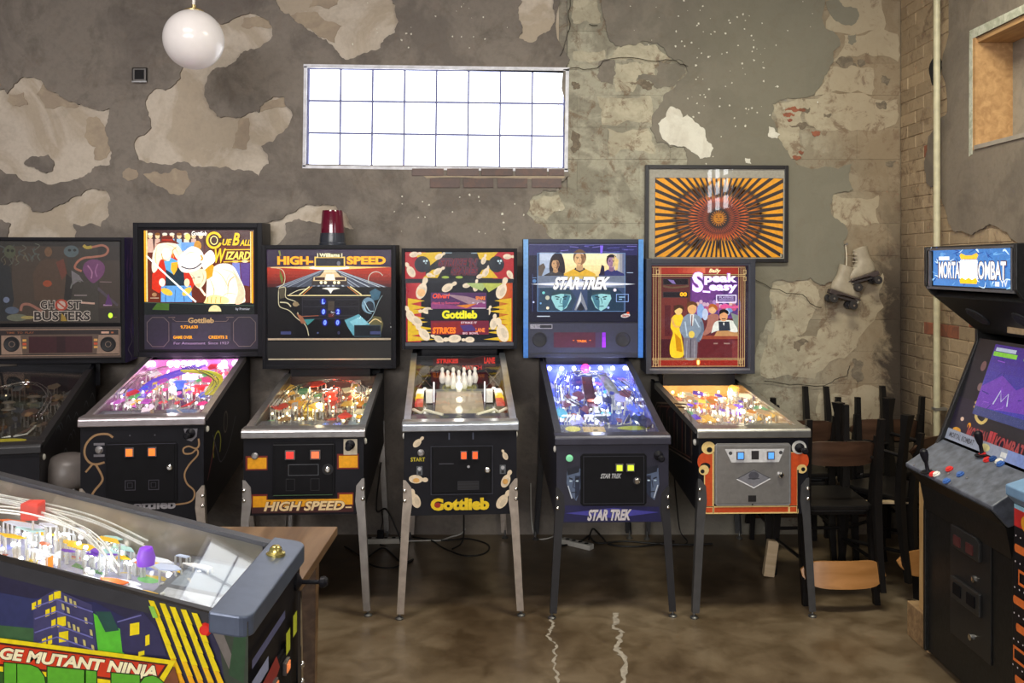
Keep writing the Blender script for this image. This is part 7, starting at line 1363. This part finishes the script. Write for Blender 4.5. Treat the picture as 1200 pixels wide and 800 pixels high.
# ================================================================ roller skates on a nail
BOOT = pm('aged_white_leather', (.36, .31, .235), .5, var=.15, scale=20); SOLE = pm('dark_sole', (.05, .035, .035), .5); WHL = pm('black_wheel', (.03, .028, .03), .4); NUT = pm('wheel_nut', (.6, .6, .6), .3, 1)
def skate(px0, py0, flip, tilt, label):
    s = thing('roller_skate', label, 'roller skate', (wx(px0, YW), YW - .075, wz(py0, YW)), 0, 'pair of roller skates hanging on the wall')
    M = Matrix.Rotation(R(tilt), 4, 'Y') @ (Matrix.Rotation(math.pi, 4, 'Z') if flip else Matrix.Identity(4))
    m = MB(); rg = []
    for z, xa, xb, w in ((0, -.085, .125, .030), (.012, -.092, .134, .037), (.035, -.095, .130, .039), (.055, -.094, .105, .038), (.072, -.090, .070, .037), (.088, -.086, .042, .036), (.108, -.082, .026, .035), (.135, -.082, .018, .036), (.165, -.086, .018, .039), (.188, -.090, .018, .041), (.190, -.084, .012, .035), (.170, -.08, .008, .031)):
        cx_, a = (xa + xb) / 2, (xb - xa) / 2
        rg.append([M @ Vector((cx_ + a * math.copysign(abs(math.cos(t)) ** .8, math.cos(t)), w * math.sin(t) * (1 - .12 * math.cos(t)), z)) for t in [2 * math.pi * j / 22 for j in range(22)]])
    m.rings(rg); b = m.build('boot', BOOT, s, smooth=1.2)
    m = MB(); m.prism([(-.095, -.03), (-.095, 0), (.128, 0), (.132, -.008), (.02, -.012), (-.03, -.02), (-.05, -.034)], lambda a, b2, d: M @ Vector((a, d, b2)), -.034, .034); m.build('sole', SOLE, s, bevel=.003)
    m = MB(); m.prism([(-.085, -.045), (-.085, -.032), (.115, -.012), (.115, -.03)], lambda a, b2, d: M @ Vector((a, d, b2)), -.018, .018); m.build('plate', pm('skate_plate', (.12, .11, .12), .35, .8), s)
    for x in (-.062, .085):
        for y in (-.048, .048):
            MM = M @ Matrix.Translation((x, y, -.060)) @ Matrix.Rotation(R(90), 4, 'X'); m = MB(); m.lathe([(.012, -.017), (.027, -.016), (.030, -.010), (.030, .010), (.027, .016), (.012, .017)], n=18, M=MM); w = m.build('wheel', WHL, s, smooth=.6)
            m = MB(); m.lathe([(.007, -.020), (.007, .020)], n=8, M=MM); m.build('nut', NUT, w)
        m = MB(); m.cyl(M @ Vector((x, -.045, -.06)), M @ Vector((x, .045, -.06)), .006); m.cyl(M @ Vector((x, 0, -.06)), M @ Vector((x, 0, -.03)), .010, n=8); m.build('axle', pm('skate_plate', (.12, .11, .12), .35, .8), s, kind='stuff')
    m = MB(); m.lathe([(.014, -.03), (.018, -.018), (.018, 0)], n=12, M=M @ Matrix.Translation((.120, 0, -.014)) @ Matrix.Rotation(R(35), 4, 'Y')); m.build('toe_stop', pm('cream_stop', (.6, .55, .45), .5), s)
    for k in range(4):
        m = MB(); z = .085 + k * .025; x = .045 - k * .008; m.tube([M @ Vector((x - .012, -.036, z)), M @ Vector((x, -.018, z + .004)), M @ Vector((x + .003, 0, z + .006)), M @ Vector((x, .018, z + .004)), M @ Vector((x - .012, .036, z))], .0025, 5); m.build('lace', pm('cream_lace', (.62, .56, .45), .7), s)
    s.scale = (.9, .9, .9); return s
sk1 = skate(1007, 322, True, -20, 'white roller skate, upper right of the pair hung on the wall')
sk2 = skate(982, 343, False, 20, 'white roller skate, lower left of the pair, toe pointing down right')
m = MB(); m.tube(smooth_path([(wx(989, YW), YW - .03, wz(287, YW)), (wx(988, YW), YW - .06, wz(302, YW)), (wx(985.5, YW), YW - .08, wz(322, YW)), (wx(980, YW), YW - .075, wz(330, YW))], 4), .0035, 6); lc = m.build('hanging_lace', pm('cream_lace', (.62, .56, .45), .7), smooth=1); tag(lc, 'pale lace holding the roller skates on a nail', 'lace')
m = MB(); m.cyl((wx(989, YW), YW + .0, wz(287, YW)), (wx(989, YW), YW - .05, wz(286, YW)), .004, n=8); m.lathe([(.008, 0), (.008, .003)], n=8, M=Matrix.Translation((wx(989, YW), YW - .047, wz(286, YW))) @ Matrix.Rotation(R(90), 4, 'X')); nl = m.build('nail', STEEL); tag(nl, 'small nail in the wall that the skate lace hangs from', 'nail')

# ================================================================ stacked chairs
CHB = pm('black_chair_lacquer', (.010, .009, .009), .35, spec=.2); SLT = wood('tan_bent_ply', (.30, .135, .04), (.42, .20, .07), .35, 2, (2, 6, 12)); SLB = wood('brown_bent_ply', (.045, .024, .016), (.085, .045, .028), .22, 2, (2, 6, 12)); PAD = pm('black_seat_pad', (.009, .009, .010), .6, bump=.1, scale=50)
def chair(label, slat, flare=False):
    t = thing('dining_chair', label, 'chair', group='black cafe chairs stacked in the corner')
    m = MB(); O_ = []
    for x, y in ((-.20, -.19), (-.17, -.215), (.17, -.215), (.20, -.19), (.165, .19), (.14, .205), (-.14, .205), (-.165, .19)): O_.append((x, y))
    m.prism(O_, lambda a, b, d: (a, b, d), .445, .470); m.build('seat', CHB, t, bevel=.006)
    m = MB(); m.prism([(a * .93, b * .93) for a, b in O_], lambda a, b, d: (a, b, d), .470, .482); m.build('seat_pad', PAD, t, bevel=.005)
    for s in (-1, 1):
        m = MB(); w = .017; k = 1.5 if flare else .8
        def sq(c, w): return [Vector(c) + Vector(v) * w for v in ((-1, -1, 0), (1, -1, 0), (1, 1, 0), (-1, 1, 0))]
        m.rings([sq((s * .195, -.21, 0), w * k), sq((s * .192, -.205, .10), w * (.85 if flare else .85)), sq((s * .185, -.195, .30), w * 1.1), sq((s * .180, -.19, .445), w * 1.25)]); m.build('leg', CHB, t, smooth=.5)
        m = MB(); m.rings([sq((s * .185, .255, 0), w * (1.4 if flare else .85)), sq((s * .183, .235, .12), w * .95), sq((s * .182, .212, .30), w * 1.1), sq((s * .182, .205, .46), w * 1.15), sq((s * .184, .225, .66), w * .95), sq((s * .186, .262, .865), w * .8)]); m.build('rear_post', CHB, t, smooth=.5)
        m = MB(); m.cyl((s * .186, -.20, .20), (s * .183, .222, .22), .010, n=8); m.build('stretcher', CHB, t, smooth=1)
    m = MB(); m.cyl((-.186, -.20, .26), (.186, -.20, .26), .010, n=8); m.build('stretcher', CHB, t, smooth=1)
    m = MB(); R0 = []; n = 14
    for i in range(n + 1):
        u = -1 + 2 * i / n; x = u * .212; y = .262 - (u * u) * .045 + .015; hh = .065 * (1 - .8 * abs(u) ** 6)
        R0.append([Vector((x, y - .006 - .02, .775 - hh)), Vector((x, y + .006 - .02, .775 - hh)), Vector((x, y + .006 + .006, .775 + hh)), Vector((x, y - .006 + .006, .775 + hh))])
    m.rings(R0); m.build('backrest', slat, t, smooth=.5); m = None
    return t
def set_chair(o, x, y, rz, inv, base=0):
    if inv: o.matrix_world = Matrix.Translation((x, y, base)) @ Matrix.Rotation(R(rz), 4, 'Z') @ Matrix.Rotation(R(180), 4, 'Y')
    else: o.matrix_world = Matrix.Translation((x, y, 0)) @ Matrix.Rotation(R(rz), 4, 'Z')
TOP = .482 * 2 + .002
set_chair(chair('black chair with brown backrest, upright right behind the bar scene machine', SLB), 1.675, 4.84, 182, False)
set_chair(chair('upside-down black chair with tan backrest near the floor, nearest of the stacked ones', SLT), 1.66, 4.74, 182, True, TOP)
set_chair(chair('upright black chair under the flared upside-down one, nearest the arcade cabinet', SLB, True), 2.13, 4.98, 215, False)
set_chair(chair('upside-down black chair with flared feet and tan backrest, nearest the arcade cabinet', SLT, True), 2.10, 4.93, 205, True, TOP)
set_chair(chair('upright black chair with brown backrest, at the back against the wall', SLB), 2.20, 5.50, 180, False)
set_chair(chair('black chair upside down on the rearmost chair by the back wall', SLB), 2.20, 5.46, 4, True, TOP)
set_chair(chair('upright black chair at the wall, behind the bar scene machine', SLB), 1.70, 5.46, 176, False)
set_chair(chair('black chair upside down behind the bar scene machine, by the wall', SLB), 1.70, 5.44, 4, True, TOP)
m = MB(); m.box(-.03, .03, -.02, .02, 0, .20); w_ = m.build('wood_offcut', wood('pale_offcut', (.46, .34, .2), (.6, .46, .3), .6), bevel=.003); w_.location = (wx(900, 5.0), 5.0, .0); w_.rotation_euler = (0, R(8), 0); w_.location.z = .005; tag(w_, 'short pale wood offcut standing between the black chair legs', 'wood offcut')
m = MB(); m.box(-.11, .11, -.02, .02, 0, .012); w_ = m.build('wood_strip', wood('pale_offcut', (.46, .34, .2), (.6, .46, .3), .6), bevel=.002); w_.location = (1.97, 4.72, .4845); tag(w_, 'thin pale strip of wood lying on a black chair seat', 'wood strip')

# ================================================================ cables, power strips, stool
def cable(name, pts, r, mat, label, cat='cable'):
    m = MB(); m.tube(smooth_path(pts, 7), r, 6); o = m.build(name, mat, smooth=1.2); tag(o, label, cat); return o
KB = pm('black_cable', (.012, .011, .011), .5); KW = pm('white_cable', (.55, .54, .5), .5)
def fp3(px, py, z=.006):
    Y = F * (EYE - z) / (py - HY); return (wx(px, Y), Y, z)
cable('power_cable', [fp3(432, 652), fp3(450, 642), fp3(472, 660), fp3(484, 655), fp3(460, 665), fp3(436, 662), fp3(420, 650), fp3(404, 640)], .005, KB, 'black power cable looping on the floor beside the beacon machine')
cable('power_cable', [fp3(484, 629), fp3(505, 633), fp3(520, 642), fp3(545, 651), fp3(568, 648), fp3(572, 638), fp3(548, 631), fp3(520, 633), fp3(498, 631)], .005, KB, 'black cable loop on the floor under the bowling machine')
cable('power_cable', [(wx(543, 5.4), 5.4, .50), (wx(543, 5.5), 5.5, .3), (wx(544, 5.6), 5.55, .08), fp3(540, 637), fp3(530, 643)], .005, KB, 'black cable dropping from the bowling machine to the floor')
cable('white_cable', [fp3(470, 634), fp3(500, 633), fp3(516, 633), fp3(528, 629), fp3(540, 625.5, .02), (wx(545, 5.70), 5.70, .06)], .005, KW, 'white cable running along the foot of the wall under the bowling machine')
cable('white_cable', [(wx(622, 5.7), 5.70, .35), (wx(623, 5.68), 5.68, .12), fp3(628, 630), fp3(640, 631), fp3(652, 628), fp3(664, 634)], .005, KW, 'white cable curling behind the space crew machine')
cable('power_cable', [fp3(655, 640), fp3(680, 634), fp3(690, 628), fp3(700, 636), fp3(730, 634), fp3(760, 636), fp3(800, 638), fp3(835, 637)], .006, KB, 'black cable along the floor under the space crew machine')
cable('power_cable', [fp3(690, 632), (wx(695, 5.6), 5.6, .09), fp3(706, 630), fp3(716, 638), fp3(750, 640), fp3(790, 634)], .006, KB, 'tangled black cable beneath the space crew machine, next to the wall')
cable('power_cable', [(wx(790, 5.5), 5.5, .45), (wx(793, 5.6), 5.6, .25), (wx(797, 5.66), 5.66, .06), fp3(805, 636), fp3(780, 640)], .004, KB, 'thin black cable hanging behind the bar scene machine')
cable('power_cable', [(wx(446, 5.6), 5.62, .5), (wx(440, 5.6), 5.64, .2), (wx(455, 5.6), 5.55, .22), fp3(470, 640), fp3(445, 638)], .005, KB, 'black cable hooked between beacon machine and bowling machine')
def strip(px, py, rz, L, label, cat, n):
    c = fp3(px, py, 0); t = thing('power_strip', label, cat, c, R(rz)); m = MB(); m.box(-L / 2, L / 2, -.025, .025, 0, .032); m.build('housing', pm('off_white_strip', (.55, .53, .48), .45), t, bevel=.004)
    for i in range(n): m = MB(); x = -L / 2 + .04 + i * (L - .08) / max(1, n - 1); m.lathe([(.014, .0325), (.014, .0335)], c=(x, 0, 0), n=10); m.build('socket', BLKM, t)
    return t
strip(452, 636, 2, .28, 'white power strip on the floor by the wall, beside the bowling machine', 'power strip', 5)
strip(676, 640, -38, .22, 'pale power strip lying askew on the floor under the space crew machine', 'power strip', 4)
m = MB(); m.box(-.02, .02, -.015, .015, 0, .05)
t = thing('plug_adapter', 'black plug adapter on the white power strip', 'plug', (fp3(446, 636)[0], fp3(446, 636)[1], .036)); m.build('adapter_body', BLKM, t, bevel=.003); m = MB(); m.tube(smooth_path([(0, 0, .05), (.01, .02, .10), (.0, .05, .16), (.0, .09, .12)]), .004, 6); m.build('lead', KB, t)
# padded stool between the two left machines
sx, sy = wx(80, 4.62), 4.62
t = thing('padded_stool', 'grey padded stool squeezed between the two leftmost machines', 'stool', (sx, sy, 0))
m = MB(); m.lathe([(.001, .60), (.10, .60), (.118, .62), (.122, .66), (.114, .72), (.09, .75), (.05, .765), (.001, .768)], n=28); m.build('seat', pm('grey_vinyl', (.17, .15, .14), .4, bump=.05), t, smooth=.9)
for k in range(4): a = R(45 + 90 * k); m = MB(); m.cyl((.12 * math.cos(a), .12 * math.sin(a), 0), (.09 * math.cos(a), .10 * math.sin(a), .605), .013, n=10); m.build('leg', STEEL, t, smooth=1)
m = MB(); m.tube([(.107 * math.cos(R(15 * k)), .107 * math.sin(R(15 * k)), .22) for k in range(24)], .008, 6, True); m.build('foot_ring', STEEL, t, smooth=1)
